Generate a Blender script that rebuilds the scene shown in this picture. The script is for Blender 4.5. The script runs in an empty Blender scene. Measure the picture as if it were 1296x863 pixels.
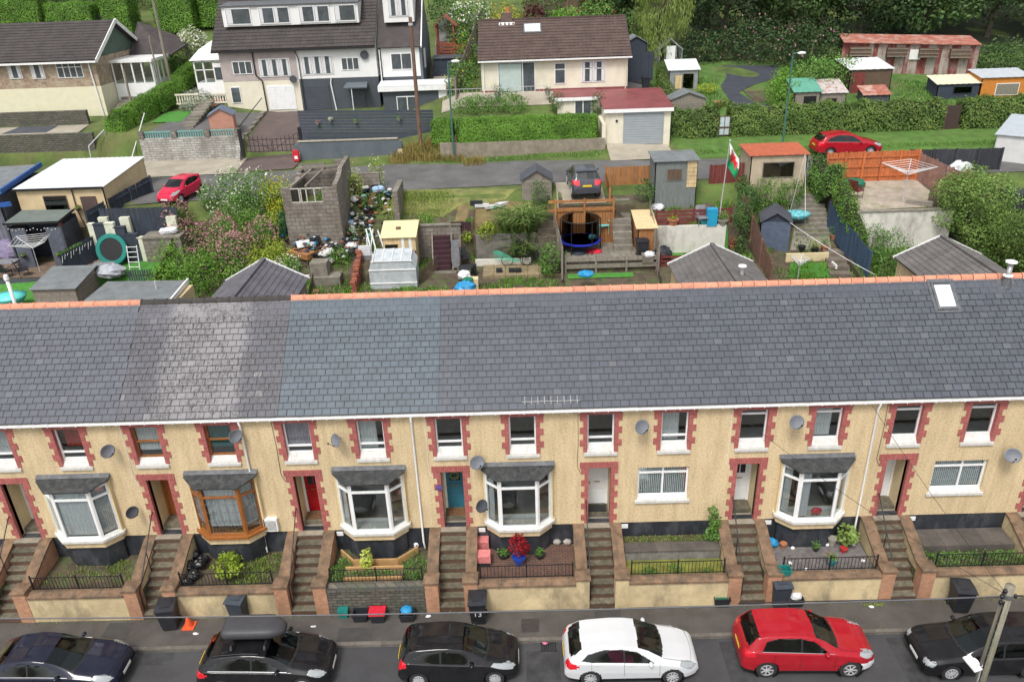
import bpy,math,random
import numpy as np
from math import radians,sin,cos,pi
from mathutils import Vector,Matrix
random.seed(7);rng=np.random.default_rng(11)
S=bpy.context.scene
COL=S.collection
F_PX,CXP,CYP=1000.0,648.0,431.5
def _rot(p,y,r):
 cp,sp,cy,sy=cos(p),sin(p),cos(y),sin(y)
 f=np.array([sy*cp,cy*cp,-sp]);ri=np.array([cy,-sy,0.]);d=np.cross(f,ri)
 return np.array([cos(r)*ri+sin(r)*d,-sin(r)*ri+cos(r)*d,f])
CR=_rot(radians(26.139),radians(-0.892),radians(2.090))
CC=np.array([0,-22.95,20.63])
cam=bpy.data.cameras.new('camera');cam.lens=F_PX/1296*36;cam.sensor_width=36;cam.clip_end=2000;cam.clip_start=.1
co=bpy.data.objects.new('camera',cam);COL.objects.link(co);S.camera=co
M4=Matrix.Identity(4)
for i in range(3):
 M4[i][0]=CR[0][i];M4[i][1]=-CR[1][i];M4[i][2]=-CR[2][i];M4[i][3]=CC[i]
co.matrix_world=M4
W=bpy.data.worlds.new('World');S.world=W;W.use_nodes=True
nt=W.node_tree;nt.nodes.clear()
sky=nt.nodes.new('ShaderNodeTexSky');sky.sky_type='NISHITA';sky.sun_disc=False
SUN_EL,SUN_AZ=radians(58),radians(200)
sky.sun_elevation=SUN_EL;sky.sun_rotation=SUN_AZ;sky.air_density=1.0;sky.dust_density=3.0;sky.ozone_density=1.0
hs=nt.nodes.new('ShaderNodeHueSaturation');hs.inputs['Saturation'].default_value=.22
bg=nt.nodes.new('ShaderNodeBackground');bg.inputs['Strength'].default_value=.14
wo=nt.nodes.new('ShaderNodeOutputWorld')
nt.links.new(sky.outputs[0],hs.inputs['Color']);nt.links.new(hs.outputs[0],bg.inputs[0]);nt.links.new(bg.outputs[0],wo.inputs[0])
sl=bpy.data.lights.new('sun','SUN');sl.energy=1.5;sl.angle=radians(16);sl.color=(1,.96,.9)
so=bpy.data.objects.new('sun',sl);COL.objects.link(so)
sd=Vector((sin(SUN_AZ)*cos(SUN_EL),cos(SUN_AZ)*cos(SUN_EL),sin(SUN_EL)))
so.rotation_euler=sd.to_track_quat('Z','Y').to_euler()
S.view_settings.view_transform='Standard';S.view_settings.look='None';S.view_settings.gamma=1;S.view_settings.exposure=0.65
S.view_settings.use_curve_mapping=False
S.cycles.max_bounces=6;S.cycles.transparent_max_bounces=12;S.cycles.use_denoising=True
MATS={}
def nodes_of(m):
 m.use_nodes=True;n=m.node_tree;n.nodes.clear()
 o=n.nodes.new('ShaderNodeOutputMaterial');b=n.nodes.new('ShaderNodeBsdfPrincipled');n.links.new(b.outputs[0],o.inputs[0])
 return n,b,o
def L(n,a,b):n.links.new(a,b)
def ramp(n,fac,stops):
 r=n.nodes.new('ShaderNodeValToRGB');L(n,fac,r.inputs[0]);e=r.color_ramp.elements
 e[0].position,e[0].color=stops[0][0],(*stops[0][1],1);e[1].position,e[1].color=stops[-1][0],(*stops[-1][1],1)
 for p,c in stops[1:-1]:
  q=e.new(p);q.color=(*c,1)
 return r.outputs[0]
def noise(n,scale,vec=None,detail=4,rough=.6,stretch=None,world=True):
 t=n.nodes.new('ShaderNodeTexNoise');t.inputs['Scale'].default_value=scale;t.inputs['Detail'].default_value=detail;t.inputs['Roughness'].default_value=rough
 if vec is None:
  if world:g=n.nodes.new('ShaderNodeNewGeometry');vec=g.outputs['Position']
  else:g=n.nodes.new('ShaderNodeTexCoord');vec=g.outputs['Object']
 if stretch:
  mp=n.nodes.new('ShaderNodeMapping');mp.inputs['Scale'].default_value=stretch;L(n,vec,mp.inputs[0]);vec=mp.outputs[0]
 L(n,vec,t.inputs['Vector']);return t.outputs[0]
def mixc(n,fac,a,b,mode='MIX'):
 m=n.nodes.new('ShaderNodeMix');m.data_type='RGBA';m.blend_type=mode
 for s,v in ((m.inputs[0],fac),(m.inputs[6],a),(m.inputs[7],b)):
  if hasattr(v,'links'):L(n,v,s)
  elif isinstance(v,(int,float)):s.default_value=v
  else:s.default_value=(*v,1)
 return m.outputs[2]
def mth(n,op,a,b=0.):
 m=n.nodes.new('ShaderNodeMath');m.operation=op
 for s,v in ((m.inputs[0],a),(m.inputs[1],b)):
  if hasattr(v,'links'):L(n,v,s)
  else:s.default_value=v
 return m.outputs[0]
def bump(n,b,h,strength=.3,dist=.02):
 k=n.nodes.new('ShaderNodeBump');k.inputs['Strength'].default_value=strength;k.inputs['Distance'].default_value=dist
 L(n,h,k.inputs['Height']);L(n,k.outputs[0],b.inputs['Normal'])
def sc3(c,k):return tuple(min(1,x*k) for x in c)
def mat(name,c,rough=.8,var=.25,scale=3.,fine=40.,bmp=.3,metal=0.,coat=0.,dirt=None,dirt_amt=.5,dirt_scale=1.2,rnd=0.,stretch=None,spec=None):
 """plain procedural surface: large mottling, fine grain, optional dirt patches, optional per-object tone"""
 if name in MATS:return MATS[name]
 m=bpy.data.materials.new(name);n,b,o=nodes_of(m)
 col=ramp(n,noise(n,scale,stretch=stretch),[(.3,sc3(c,1-var)),(.7,sc3(c,1+var))])
 if fine:
  f=noise(n,fine,detail=2)
  col=mixc(n,.35*min(1,var*3),col,ramp(n,f,[(.35,(.35,.35,.35)),(.65,(1,1,1))]),'MULTIPLY')
  if bmp:bump(n,b,f,bmp,.01)
 if dirt:
  dn=ramp(n,noise(n,dirt_scale,detail=6,rough=.7,stretch=(1,1,.45)),[(.48,(0,0,0)),(.68,(1,1,1))])
  col=mixc(n,mth(n,'MULTIPLY',dn,dirt_amt),col,dirt)
 if rnd:
  oi=n.nodes.new('ShaderNodeObjectInfo')
  k=mth(n,'ADD',mth(n,'MULTIPLY',oi.outputs['Random'],2*rnd),1-rnd)
  cb=n.nodes.new('ShaderNodeCombineColor');[L(n,k,cb.inputs[i]) for i in range(3)]
  col=mixc(n,1.,col,cb.outputs[0],'MULTIPLY')
 L(n,col,b.inputs['Base Color']);b.inputs['Roughness'].default_value=rough;b.inputs['Metallic'].default_value=metal
 b.inputs['Coat Weight'].default_value=coat
 if spec is not None:b.inputs['Specular IOR Level'].default_value=spec
 MATS[name]=m;return m
def glass_mat(name,tint=(.55,.6,.6),refl=.12,tr=.8):
 if name in MATS:return MATS[name]
 m=bpy.data.materials.new(name);n,b,o=nodes_of(m);n.nodes.remove(b)
 t=n.nodes.new('ShaderNodeBsdfTransparent');t.inputs[0].default_value=(*sc3(tint,tr),1)
 g=n.nodes.new('ShaderNodeBsdfGlossy');g.inputs['Roughness'].default_value=.03;g.inputs[0].default_value=(.9,.95,.95,1)
 ge=n.nodes.new('ShaderNodeNewGeometry');dt=n.nodes.new('ShaderNodeVectorMath');dt.operation='DOT_PRODUCT'
 L(n,ge.outputs['Normal'],dt.inputs[0]);L(n,ge.outputs['Incoming'],dt.inputs[1])
 q=mth(n,'POWER',mth(n,'SUBTRACT',1.,mth(n,'ABSOLUTE',dt.outputs['Value'])),5.)
 fac=mth(n,'ADD',mth(n,'MULTIPLY',q,.9),.03+refl);fac.node.use_clamp=True
 x=n.nodes.new('ShaderNodeMixShader');L(n,fac,x.inputs[0]);L(n,t.outputs[0],x.inputs[1]);L(n,g.outputs[0],x.inputs[2]);L(n,x.outputs[0],o.inputs[0])
 MATS[name]=m;return m
def leaf_mat(name,cols,rough=.65,trans=.15):
 """colours picked leaf by leaf from the face attribute rnd"""
 if name in MATS:return MATS[name]
 m=bpy.data.materials.new(name);n,b,o=nodes_of(m)
 a=n.nodes.new('ShaderNodeAttribute');a.attribute_name='rnd'
 st=[(i/max(1,len(cols)-1),c) for i,c in enumerate(cols)]
 col=ramp(n,a.outputs['Fac'],st)
 col=mixc(n,.5,col,ramp(n,noise(n,.9,detail=3),[(.35,(.5,.5,.5)),(.65,(1.25,1.25,1.1))]),'MULTIPLY')
 L(n,col,b.inputs['Base Color']);b.inputs['Roughness'].default_value=rough
 b.inputs['Specular IOR Level'].default_value=.25
 t=n.nodes.new('ShaderNodeBsdfTranslucent');L(n,col,t.inputs[0])
 x=n.nodes.new('ShaderNodeMixShader');x.inputs[0].default_value=trans
 L(n,b.outputs[0],x.inputs[1]);L(n,t.outputs[0],x.inputs[2]);L(n,x.outputs[0],o.inputs[0])
 MATS[name]=m;return m
def brick_mat(name,c1,c2,mortar,bw=.225,bh=.075,ms=.01,rough=.85,rot=None,fine=25,dirt=None,dirt_amt=.5,dirt_scale=1.3,bs=.4,axis='xz'):
 """courses laid in world space on faces that look along Y (xz) or X (yz)"""
 if name in MATS:return MATS[name]
 m=bpy.data.materials.new(name);n,b,o=nodes_of(m)
 g=n.nodes.new('ShaderNodeNewGeometry');s=n.nodes.new('ShaderNodeSeparateXYZ');L(n,g.outputs['Position'],s.inputs[0])
 c=n.nodes.new('ShaderNodeCombineXYZ');L(n,mth(n,'ADD',s.outputs[0],s.outputs[1]),c.inputs[0]);L(n,s.outputs[2],c.inputs[1])
 if rot=='soldier':
  L(n,s.outputs[2],c.inputs[0]);L(n,s.outputs[0],c.inputs[1])
 t=n.nodes.new('ShaderNodeTexBrick');L(n,c.outputs[0],t.inputs['Vector']);t.inputs['Scale'].default_value=1
 t.inputs['Brick Width'].default_value=bw;t.inputs['Row Height'].default_value=bh;t.inputs['Mortar Size'].default_value=ms
 t.inputs['Mortar Smooth'].default_value=.3;t.inputs['Bias'].default_value=0
 t.inputs['Color1'].default_value=(*c1,1);t.inputs['Color2'].default_value=(*c2,1);t.inputs['Mortar'].default_value=(*mortar,1)
 col=mixc(n,.5,t.outputs[0],ramp(n,noise(n,6),[(.3,(.6,.6,.6)),(.7,(1.2,1.2,1.2))]),'MULTIPLY')
 if dirt:
  dn=ramp(n,noise(n,dirt_scale,detail=6,rough=.7,stretch=(1,1,.5)),[(.45,(0,0,0)),(.65,(1,1,1))])
  col=mixc(n,mth(n,'MULTIPLY',dn,dirt_amt),col,dirt)
 L(n,col,b.inputs['Base Color']);b.inputs['Roughness'].default_value=rough
 bump(n,b,mth(n,'SUBTRACT',noise(n,fine),t.outputs['Fac']),bs,.015)
 MATS[name]=m;return m
ORG={}
class MB:
 def __init__(s):s.v=[];s.f=[];s.sm=False
 def add(s,v,f):
  k=len(s.v);s.v+=[tuple(p) for p in v];s.f+=[tuple(i+k for i in q) for q in f];return s
 def box(s,x0,x1,y0,y1,z0,z1):
  return s.add([(x0,y0,z0),(x1,y0,z0),(x1,y1,z0),(x0,y1,z0),(x0,y0,z1),(x1,y0,z1),(x1,y1,z1),(x0,y1,z1)],[(0,3,2,1),(4,5,6,7),(0,1,5,4),(1,2,6,5),(2,3,7,6),(3,0,4,7)])
 def bar(s,a,b,w,h=None,up=(0,0,1)):
  """square bar from a to b"""
  a,b=Vector(a),Vector(b);d=b-a
  if d.length<1e-6:return s
  h=h or w;d.normalize();u=Vector(up)
  if abs(d.dot(u))>.98:u=Vector((1,0,0))
  r=d.cross(u).normalized();u=r.cross(d)
  vs=[p +r*i*w/2 +u*j*h/2 for p in (a,b) for i,j in ((-1,-1),(1,-1),(1,1),(-1,1))]
  return s.add(vs,[(0,1,2,3),(7,6,5,4),(0,4,5,1),(1,5,6,2),(2,6,7,3),(3,7,4,0)])
 def tube(s,pts,r,n=6,r2=None,cap=True):
  pts=[Vector(p) for p in pts];k=len(s.v);m=len(pts);prev=None
  for i,p in enumerate(pts):
   d=(pts[min(i+1,m-1)]-pts[max(i-1,0)]).normalized()
   if prev is None:u=d.orthogonal().normalized()
   else:u=(prev -d*prev.dot(d));u=u.normalized() if u.length>1e-6 else d.orthogonal().normalized()
   prev=u;w=d.cross(u);rr=r if r2 is None else r+(r2-r)*i/max(1,m-1)
   for j in range(n):
    a=2*pi*j/n;s.v.append(tuple(p+(u*cos(a)+w*sin(a))*rr))
  for i in range(m-1):
   for j in range(n):
    s.f.append((k+i*n+j,k+i*n+(j+1)%n,k+(i+1)*n+(j+1)%n,k+(i+1)*n+j))
  if cap:s.f.append(tuple(k+j for j in range(n))[::-1]);s.f.append(tuple(k+(m-1)*n+j for j in range(n)))
  return s
 def lathe(s,c,prof,n=16,axis='z',sq=(1,1)):
  """prof: (radius, height) pairs"""
  k=len(s.v);m=len(prof)
  for r,h in prof:
   for j in range(n):
    a=2*pi*j/n;x,y=r*cos(a)*sq[0],r*sin(a)*sq[1]
    p=(x,y,h) if axis=='z' else (x,h,y) if axis=='y' else (h,x,y)
    s.v.append((c[0]+p[0],c[1]+p[1],c[2]+p[2]))
  for i in range(m-1):
   for j in range(n):s.f.append((k+i*n+j,k+i*n+(j+1)%n,k+(i+1)*n+(j+1)%n,k+(i+1)*n+j))
  s.f.append(tuple(k+j for j in range(n))[::-1]);s.f.append(tuple(k+(m-1)*n+j for j in range(n)))
  return s
 def blob(s,c,r,n=10,m=7,jit=0.,seed=0):
  rr=random.Random(seed);k=len(s.v)
  r=(r,r,r) if isinstance(r,(int,float)) else r
  for i in range(m+1):
   t=pi*i/m
   for j in range(n):
    a=2*pi*j/n;q=1+jit*(rr.random()*2-1)
    s.v.append((c[0]+r[0]*sin(t)*cos(a)*q,c[1]+r[1]*sin(t)*sin(a)*q,c[2]+r[2]*cos(t)*q))
  for i in range(m):
   for j in range(n):s.f.append((k+i*n+j,k+(i+1)*n+j,k+(i+1)*n+(j+1)%n,k+i*n+(j+1)%n))
  return s
 def prism(s,poly,axis,a,b):
  """poly: 2D points; axis x: (y,z), y: (x,z), z: (x,y)"""
  def P(u,v,t):return (t,u,v) if axis=='x' else (u,t,v) if axis=='y' else (u,v,t)
  n=len(poly);k=len(s.v)
  s.v+=[P(u,v,a) for u,v in poly]+[P(u,v,b) for u,v in poly]
  s.f.append(tuple(k+i for i in range(n))[::-1]);s.f.append(tuple(k+n+i for i in range(n)))
  for i in range(n):s.f.append((k+i,k+(i+1)%n,k+n+(i+1)%n,k+n+i))
  return s
 def slab(s,q,t):
  """thick sheet under the quad/polygon q (list of points), t down"""
  n=len(q);k=len(s.v);q=[Vector(p) for p in q]
  nn=(q[1]-q[0]).cross(q[2]-q[0]).normalized()
  if nn.z<0:nn=-nn
  s.v+=[tuple(p) for p in q]+[tuple(p-nn*t) for p in q]
  s.f.append(tuple(k+i for i in range(n)));s.f.append(tuple(k+n+i for i in range(n))[::-1])
  for i in range(n):s.f.append((k+i,k+n+i,k+n+(i+1)%n,k+(i+1)%n))
  return s
 def build(s,name,m,parent=None,label=None,kind=None,smooth=False,cat=None,group=None,org=None):
  me=bpy.data.meshes.new(name)
  if parent is not None:og=ORG[parent.name]
  elif org is not None:og=org
  else:
   a=np.array(s.v);og=(float((a[:,0].min()+a[:,0].max())/2),float((a[:,1].min()+a[:,1].max())/2),float(a[:,2].min()))
   if kind:og=(0,0,0)
  me.from_pydata([(x-og[0],y-og[1],z-og[2]) for x,y,z in s.v],[],s.f)
  import bmesh
  bm=bmesh.new();bm.from_mesh(me);bmesh.ops.recalc_face_normals(bm,faces=bm.faces);bm.to_mesh(me);bm.free()
  if smooth:me.shade_smooth()
  o=link(name,me,m,parent,og)
  tag(o,label,cat,group,kind);return o
def link(name,me,m,parent=None,og=(0,0,0)):
 if m is not None and not me.materials:me.materials.append(m)
 o=bpy.data.objects.new(name,me);COL.objects.link(o)
 if parent is not None:o.parent=parent
 else:o.location=og
 ORG[o.name]=tuple(og);return o
def tag(o,label=None,cat=None,group=None,kind=None):
 for k,v in (('label',label),('category',cat),('group',group),('kind',kind)):
  if v:o[k]=v
def thing(name,loc,label,cat,group=None,rz=0.):
 o=bpy.data.objects.new(name,None);COL.objects.link(o);o.location=loc;o.rotation_euler=(0,0,rz);o.empty_display_size=.1
 ORG[o.name]=(0,0,0) if rz or group=='local' else tuple(loc)
 tag(o,label,cat,group);return o
def lthing(name,loc,label,cat,group=None,rz=0.):
 """a thing whose parts are written in its own local axes"""
 o=thing(name,loc,label,cat,group,rz);ORG[o.name]=(0,0,0);return o
def inst(src,name,parent,loc,rot=None,scale=None):
 """another object sharing SRC's mesh, at loc in PARENT's axes"""
 o=bpy.data.objects.new(name,src.data);COL.objects.link(o);o.parent=parent;o.location=loc
 if rot is not None:o.rotation_euler=rot
 if scale is not None:o.scale=scale
 return o
def copy_tree(o,parent=None):
 c=o.copy();COL.objects.link(c)
 if parent is not None:c.parent=parent
 ORG[c.name]=ORG.get(o.name,(0,0,0))
 for ch in list(o.children):copy_tree(ch,c)
 return c
def ray(px,py):return CR.T @ np.array([(px-CXP)/F_PX,(py-CYP)/F_PX,1.])
def atY(px,py,Y):
 d=ray(px,py);return Vector(CC+d*(Y-CC[1])/d[1])
def atZ(px,py,Z):
 d=ray(px,py);return Vector(CC+d*(Z-CC[2])/d[2])
def pxm(P):
 return F_PX/float((CR @ (np.array(P,float)-CC))[2])
COMMON=[(-400,-.12),(-3.62,-.12),(-3.61,-.03),(-2.1,-.03),(-2.0,.9),(.1,.93),(.15,1.6),(7.2,1.7),(9,2.3),(12,3.5),(14,4.3)]
STRIPS=[(-999,[(15.5,4.75),(17.4,4.8),(17.45,5.5),(20.9,5.6),(20.95,7.1),(21.6,7.2)]),(-17.2,[(15.5,5.0),(18,5.9),(21.6,7.4)]),(-11.2,[(15.5,4.7),(17.2,4.8),(17.3,5.2),(21.6,7.0)]),(-7.6,[(15.5,4.7),(20.0,5.0),(20.05,6.9),(21.6,7.4)]),(-2.6,[(15.5,4.4),(17.2,4.7),(19.8,4.85),(19.85,6.35),(21.6,7.2)]),(2.3,[(15.5,4.8),(17,5.0),(17.05,5.5),(20.0,5.6),(20.05,7.8),(21.6,7.95)]),(7.3,[(15.5,5.2),(18.6,5.4),(18.65,6.9),(21.6,7.3)]),(13.0,[(15.5,4.5),(18,5.2),(21.6,7.2)]),(17.6,[(15.5,5.0),(17.9,5.6),(17.95,7.6),(21.6,8.0)]),(23.2,[(15.5,5.0),(18,5.6),(21.6,7.4)]),]
UPPER=[(-90,[(22.4,8.1),(28,8.2),(32.6,8.5),(33.2,10.3),(40,11.0),(48,13.6),(60,17.5),(90,30),(150,50),(500,75)]),(-24,[(22.4,8.1),(28,8.2),(32.6,8.3),(33.2,10.1),(40,10.8),(48,13.3),(60,17),(90,30),(150,50),(500,75)]),(-18.5,[(22.4,8.1),(28,8.2),(32.6,8.3),(33.2,9.3),(40,10.1),(48,12.5),(60,17),(90,30),(150,50),(500,75)]),(-8.5,[(22.4,8.1),(28,8.2),(30,8.3),(33.2,9.2),(40,10.2),(48,12.5),(60,17),(90,30),(150,50),(500,75)]),(-4,[(22.4,8.1),(28,8.15),(30.55,8.15),(30.9,9.3),(36,10.9),(37,11.5),(44,11.9),(50,14),(60,17),(90,30),(150,50),(500,75)]),(7.2,[(22.4,8.1),(28,8.2),(30.6,8.6),(31.2,8.8),(36,10.9),(37,11.4),(44,11.9),(50,14),(60,17),(90,30),(150,50),(500,75)]),(12,[(22.4,8.1),(28,8.3),(33,8.6),(38,10),(50,11.7),(60,14),(90,28),(150,50),(500,75)]),(90,[(22.4,8.1),(28,8.3),(33,8.5),(38,10),(50,11.7),(60,14),(90,28),(150,50),(500,75)]),]
def _prof(p,y):return np.interp(y,[a for a,b in p],[b for a,b in p])
def Gv(X,Y):
 X=np.asarray(X,float);Y=np.asarray(Y,float)
 z=_prof(COMMON,Y)
 up=np.zeros_like(Y);xs=[u[0] for u in UPPER];prof=[_prof(u[1],Y) for u in UPPER]
 for i in range(len(xs)-1):
  m=(X>=xs[i])&(X<=xs[i+1]);t=(X-xs[i])/(xs[i+1]-xs[i]);up=np.where(m,prof[i]*(1-t)+prof[i+1]*t,up)
 up=np.where(X<xs[0],prof[0],up);up=np.where(X>xs[-1],prof[-1],up)
 st=np.zeros_like(Y)
 for i,(x0,p) in enumerate(STRIPS):
  x1=STRIPS[i+1][0] if i+1<len(STRIPS) else 999
  st=np.where((X>=x0)&(X<x1),_prof([(14,4.3)]+p+[(22.4,8.1)],Y),st)
 return np.where(Y<14,z,np.where(Y<22.4,st,up))
def G(x,y):return float(Gv(x,y))
def gp(px,py,y0=13.0):
 """first point of the land that the pixel sees beyond y0"""
 d=ray(px,py);t=(y0-CC[1])/d[1];st=.03
 for _ in range(6000):
  p=CC+d*t
  if p[2]<=G(p[0],p[1]):return Vector((p[0],p[1],G(p[0],p[1])))
  t+=st/1.0
 return Vector(CC+d*60)
# ======================================
RENDER=mat('pebble_render',(.64,.50,.305),.95,.06,1.2,22,.7,dirt=(.42,.33,.19),dirt_amt=.25,dirt_scale=.9,rnd=.05)
def _rend():
 m=RENDER;n=m.node_tree;b=[x for x in n.nodes if x.type=='BSDF_PRINCIPLED'][0]
 src=b.inputs['Base Color'].links[0].from_socket
 sp=ramp(n,noise(n,15,detail=3,rough=.8),[(.36,(.74,.71,.66)),(.48,(1,1,1)),(.62,(1.13,1.13,1.13))])
 st=ramp(n,noise(n,2.2,detail=5,rough=.7,stretch=(1.6,1.6,.16)),[(.42,(1,1,1)),(.7,(.74,.72,.68))])
 L(n,mixc(n,.8,mixc(n,.9,src,sp,'MULTIPLY'),st,'MULTIPLY'),b.inputs['Base Color'])
_rend()
CREAM=mat('smooth_cream_render',(.68,.56,.34),.8,.08,2,30,.1,dirt=(.4,.33,.2),dirt_amt=.35)
REDB=brick_mat('red_painted_brick',(.47,.14,.125),(.38,.105,.09),(.24,.08,.07),.16,.075,.008,rough=.7)
REDS=brick_mat('red_painted_soldier_brick',(.48,.14,.125),(.37,.1,.09),(.2,.07,.06),.24,.075,.009,rough=.7,rot='soldier')
PLINTH=mat('black_bitumen_paint',(.026,.03,.038),.55,.35,2,12,.3,dirt=(.16,.16,.17),dirt_amt=.35,dirt_scale=1.6)
WHITE=mat('white_plastic',(.8,.8,.79),.35,.03,3,0,0,dirt=(.45,.44,.4),dirt_amt=.25,dirt_scale=5)
SILLM=mat('weathered_white_sill',(.60,.59,.56),.8,.1,6,30,.2,dirt=(.3,.29,.26),dirt_amt=.4,dirt_scale=6)
GLASS=glass_mat('window_glass',(.9,.93,.93),.13,.97)
BLACK=mat('black_painted_metal',(.012,.012,.014),.45,.2,5,0)
DARK=mat('dark_interior',(.30,.26,.21),.9,.3,2,0)
CURT=mat('net_curtain',(.62,.62,.63),.9,.12,6,0,stretch=(7,7,.3))
LEAD=mat('lead_sheet',(.10,.105,.115),.6,.3,4,20,.2,dirt=(.22,.22,.22),dirt_amt=.4,dirt_scale=5)
CANOPY=mat('dark_felt_canopy',(.035,.038,.04),.8,.4,5,18,.6,dirt=(.10,.10,.09),dirt_amt=.6,dirt_scale=4)
TERRA=mat('terracotta_ridge',(.62,.27,.17),.8,.12,6,30,.2,rnd=.12,dirt=(.3,.13,.09),dirt_amt=.4,dirt_scale=5)
DKRIDGE=mat('dark_ridge',(.05,.045,.042),.85,.3,6,30,.3,rnd=.1)
COPING=mat('brown_weathered_coping',(.20,.125,.075),.9,.4,3,25,.4,dirt=(.055,.05,.04),dirt_amt=.75,dirt_scale=2.2)
PIERB=brick_mat('orange_pier_brick',(.52,.27,.155),(.44,.22,.125),(.42,.25,.16),.215,.075,.008,dirt=(.2,.12,.08),dirt_amt=.4)
TREAD=mat('mossy_stone_tread',(.155,.135,.095),.9,.4,5,30,.4,dirt=(.06,.065,.035),dirt_amt=.7,dirt_scale=3,rnd=.15)
RISER=brick_mat('brown_riser_brick',(.15,.075,.045),(.11,.06,.04),(.08,.05,.035),.215,.07,.01,dirt=(.08,.06,.04),dirt_amt=.6)
WALLR=mat('stained_wall_render',(.6,.48,.28),.95,.18,1.5,26,.6,dirt=(.16,.13,.09),dirt_amt=.65,dirt_scale=1.1)
STONEW=brick_mat('grey_stone_courses',(.16,.14,.11),(.095,.09,.075),(.05,.05,.045),.34,.13,.018,dirt=(.05,.07,.03),dirt_amt=.5,bs=1)
def slate_mat(name,base,light,dark,patch=None,edge=True):
 base=sc3(base,.72);light=sc3(light,.78 if patch is None else 1.)
 m=bpy.data.materials.new(name);n,b,o=nodes_of(m)
 oi=n.nodes.new('ShaderNodeObjectInfo')
 col=ramp(n,oi.outputs['Random'],[(0,sc3(base,.93)),(.5,base),(.95,sc3(base,1.05)),(1,light)])
 col=mixc(n,.45,col,ramp(n,noise(n,2.2,detail=5),[(.3,(.6,.6,.62)),(.7,(1.25,1.25,1.22))]),'MULTIPLY')
 if patch:
  g=n.nodes.new('ShaderNodeNewGeometry');s=n.nodes.new('ShaderNodeSeparateXYZ');L(n,g.outputs['Position'],s.inputs[0])
  x0,x1=patch
  e=mth(n,'SUBTRACT',1,mth(n,'ABSOLUTE',mth(n,'DIVIDE',mth(n,'SUBTRACT',s.outputs[0],(x0+x1)/2),(x1-x0)/2)))
  e=mth(n,'ADD',mth(n,'MULTIPLY',e,4),mth(n,'MULTIPLY',noise(n,4),2.2))
  e=mth(n,'SUBTRACT',e,1.6);e.node.use_clamp=True
  col=mixc(n,mth(n,'MULTIPLY',e,.85),col,mixc(n,.6,light,ramp(n,oi.outputs['Random'],[(0,sc3(light,.85)),(1,sc3(light,1.15))])))
  dn=ramp(n,noise(n,1.1,detail=3),[(.40,(0,0,0)),(.5,(1,1,1))])
  d2=ramp(n,noise(n,9,detail=5,rough=.8,stretch=(1.6,.8,.8)),[(.44,(0,0,0)),(.6,(1,1,1))])
  col=mixc(n,mth(n,'MULTIPLY',mth(n,'MULTIPLY',dn,d2),.85),col,dark)
 else:
  dn=ramp(n,noise(n,2.6,detail=3,rough=.55,stretch=(1,1.6,1.6)),[(.66,(0,0,0)),(.72,(1,1,1))])
  d2=ramp(n,noise(n,14,detail=4),[(.42,(0,0,0)),(.6,(1,1,1))])
  col=mixc(n,mth(n,'MULTIPLY',mth(n,'MULTIPLY',dn,d2),.7),col,dark)
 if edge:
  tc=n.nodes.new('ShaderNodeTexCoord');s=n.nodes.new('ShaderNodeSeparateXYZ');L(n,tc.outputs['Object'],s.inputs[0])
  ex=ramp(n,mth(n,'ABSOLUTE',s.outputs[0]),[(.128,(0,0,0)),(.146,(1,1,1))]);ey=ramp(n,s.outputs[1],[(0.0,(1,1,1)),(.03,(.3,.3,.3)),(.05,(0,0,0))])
  col=mixc(n,mth(n,'MULTIPLY',mth(n,'MAXIMUM',ex,ey),.9),col,(.012,.012,.014))  # dark joints along the sides, course shadow painted into the lower edge colour
 L(n,col,b.inputs['Base Color']);b.inputs['Roughness'].default_value=.5
 bump(n,b,noise(n,18,detail=4),.25,.01)
 return m
SLP={'slate_purple_grey':((.114,.122,.148),(.145,.15,.175),(.05,.05,.056)),'slate_pale_weathered':((.13,.128,.15),(.21,.2,.208),(.035,.032,.032),(-13.1,-9.3)),'slate_blue_grey':((.105,.136,.166),(.115,.145,.175),(.06,.07,.08)),'slate_dark_grey':((.096,.106,.132),(.125,.13,.15),(.035,.037,.042)),'slate_mid_grey':((.104,.114,.14),(.135,.14,.16),(.045,.047,.052))}
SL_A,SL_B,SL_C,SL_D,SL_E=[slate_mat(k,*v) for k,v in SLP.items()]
SLR={k:slate_mat(k+'_top_rows',*v,edge=False) for k,v in SLP.items()}
TP=.767;X0S=[-24.49+5.22*i for i in range(9)]
SEAM=[-24.4,-19.1,-13.84,-8.35,-2.92,2.3,7.5,12.7,17.9,22.5]
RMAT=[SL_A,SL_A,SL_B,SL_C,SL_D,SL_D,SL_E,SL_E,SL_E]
RIDGEM=[TERRA,TERRA,DKRIDGE,TERRA,TERRA,TERRA,TERRA,TERRA,TERRA]
def rz_(y):return 6.87+(y+.17)*TP
ang=math.atan(TP);ca,sa=cos(ang),sin(ang)
_sl=None
def slate_mesh(w,name):
 b=MB();j=.005
 b.v=[(-w/2+j,0,0),(w/2-j,0,0),(w/2-j,.31,-.004),(-w/2+j,.31,-.004)];b.v+=[(x,y,z-.014) for x,y,z in b.v]
 b.f=[(0,1,2,3),(0,4,5,1),(1,5,6,2),(3,7,4,0)]
 me=bpy.data.meshes.new(name);me.from_pydata(b.v,[],b.f);return me
SW=.2983
SLM={}
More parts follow.
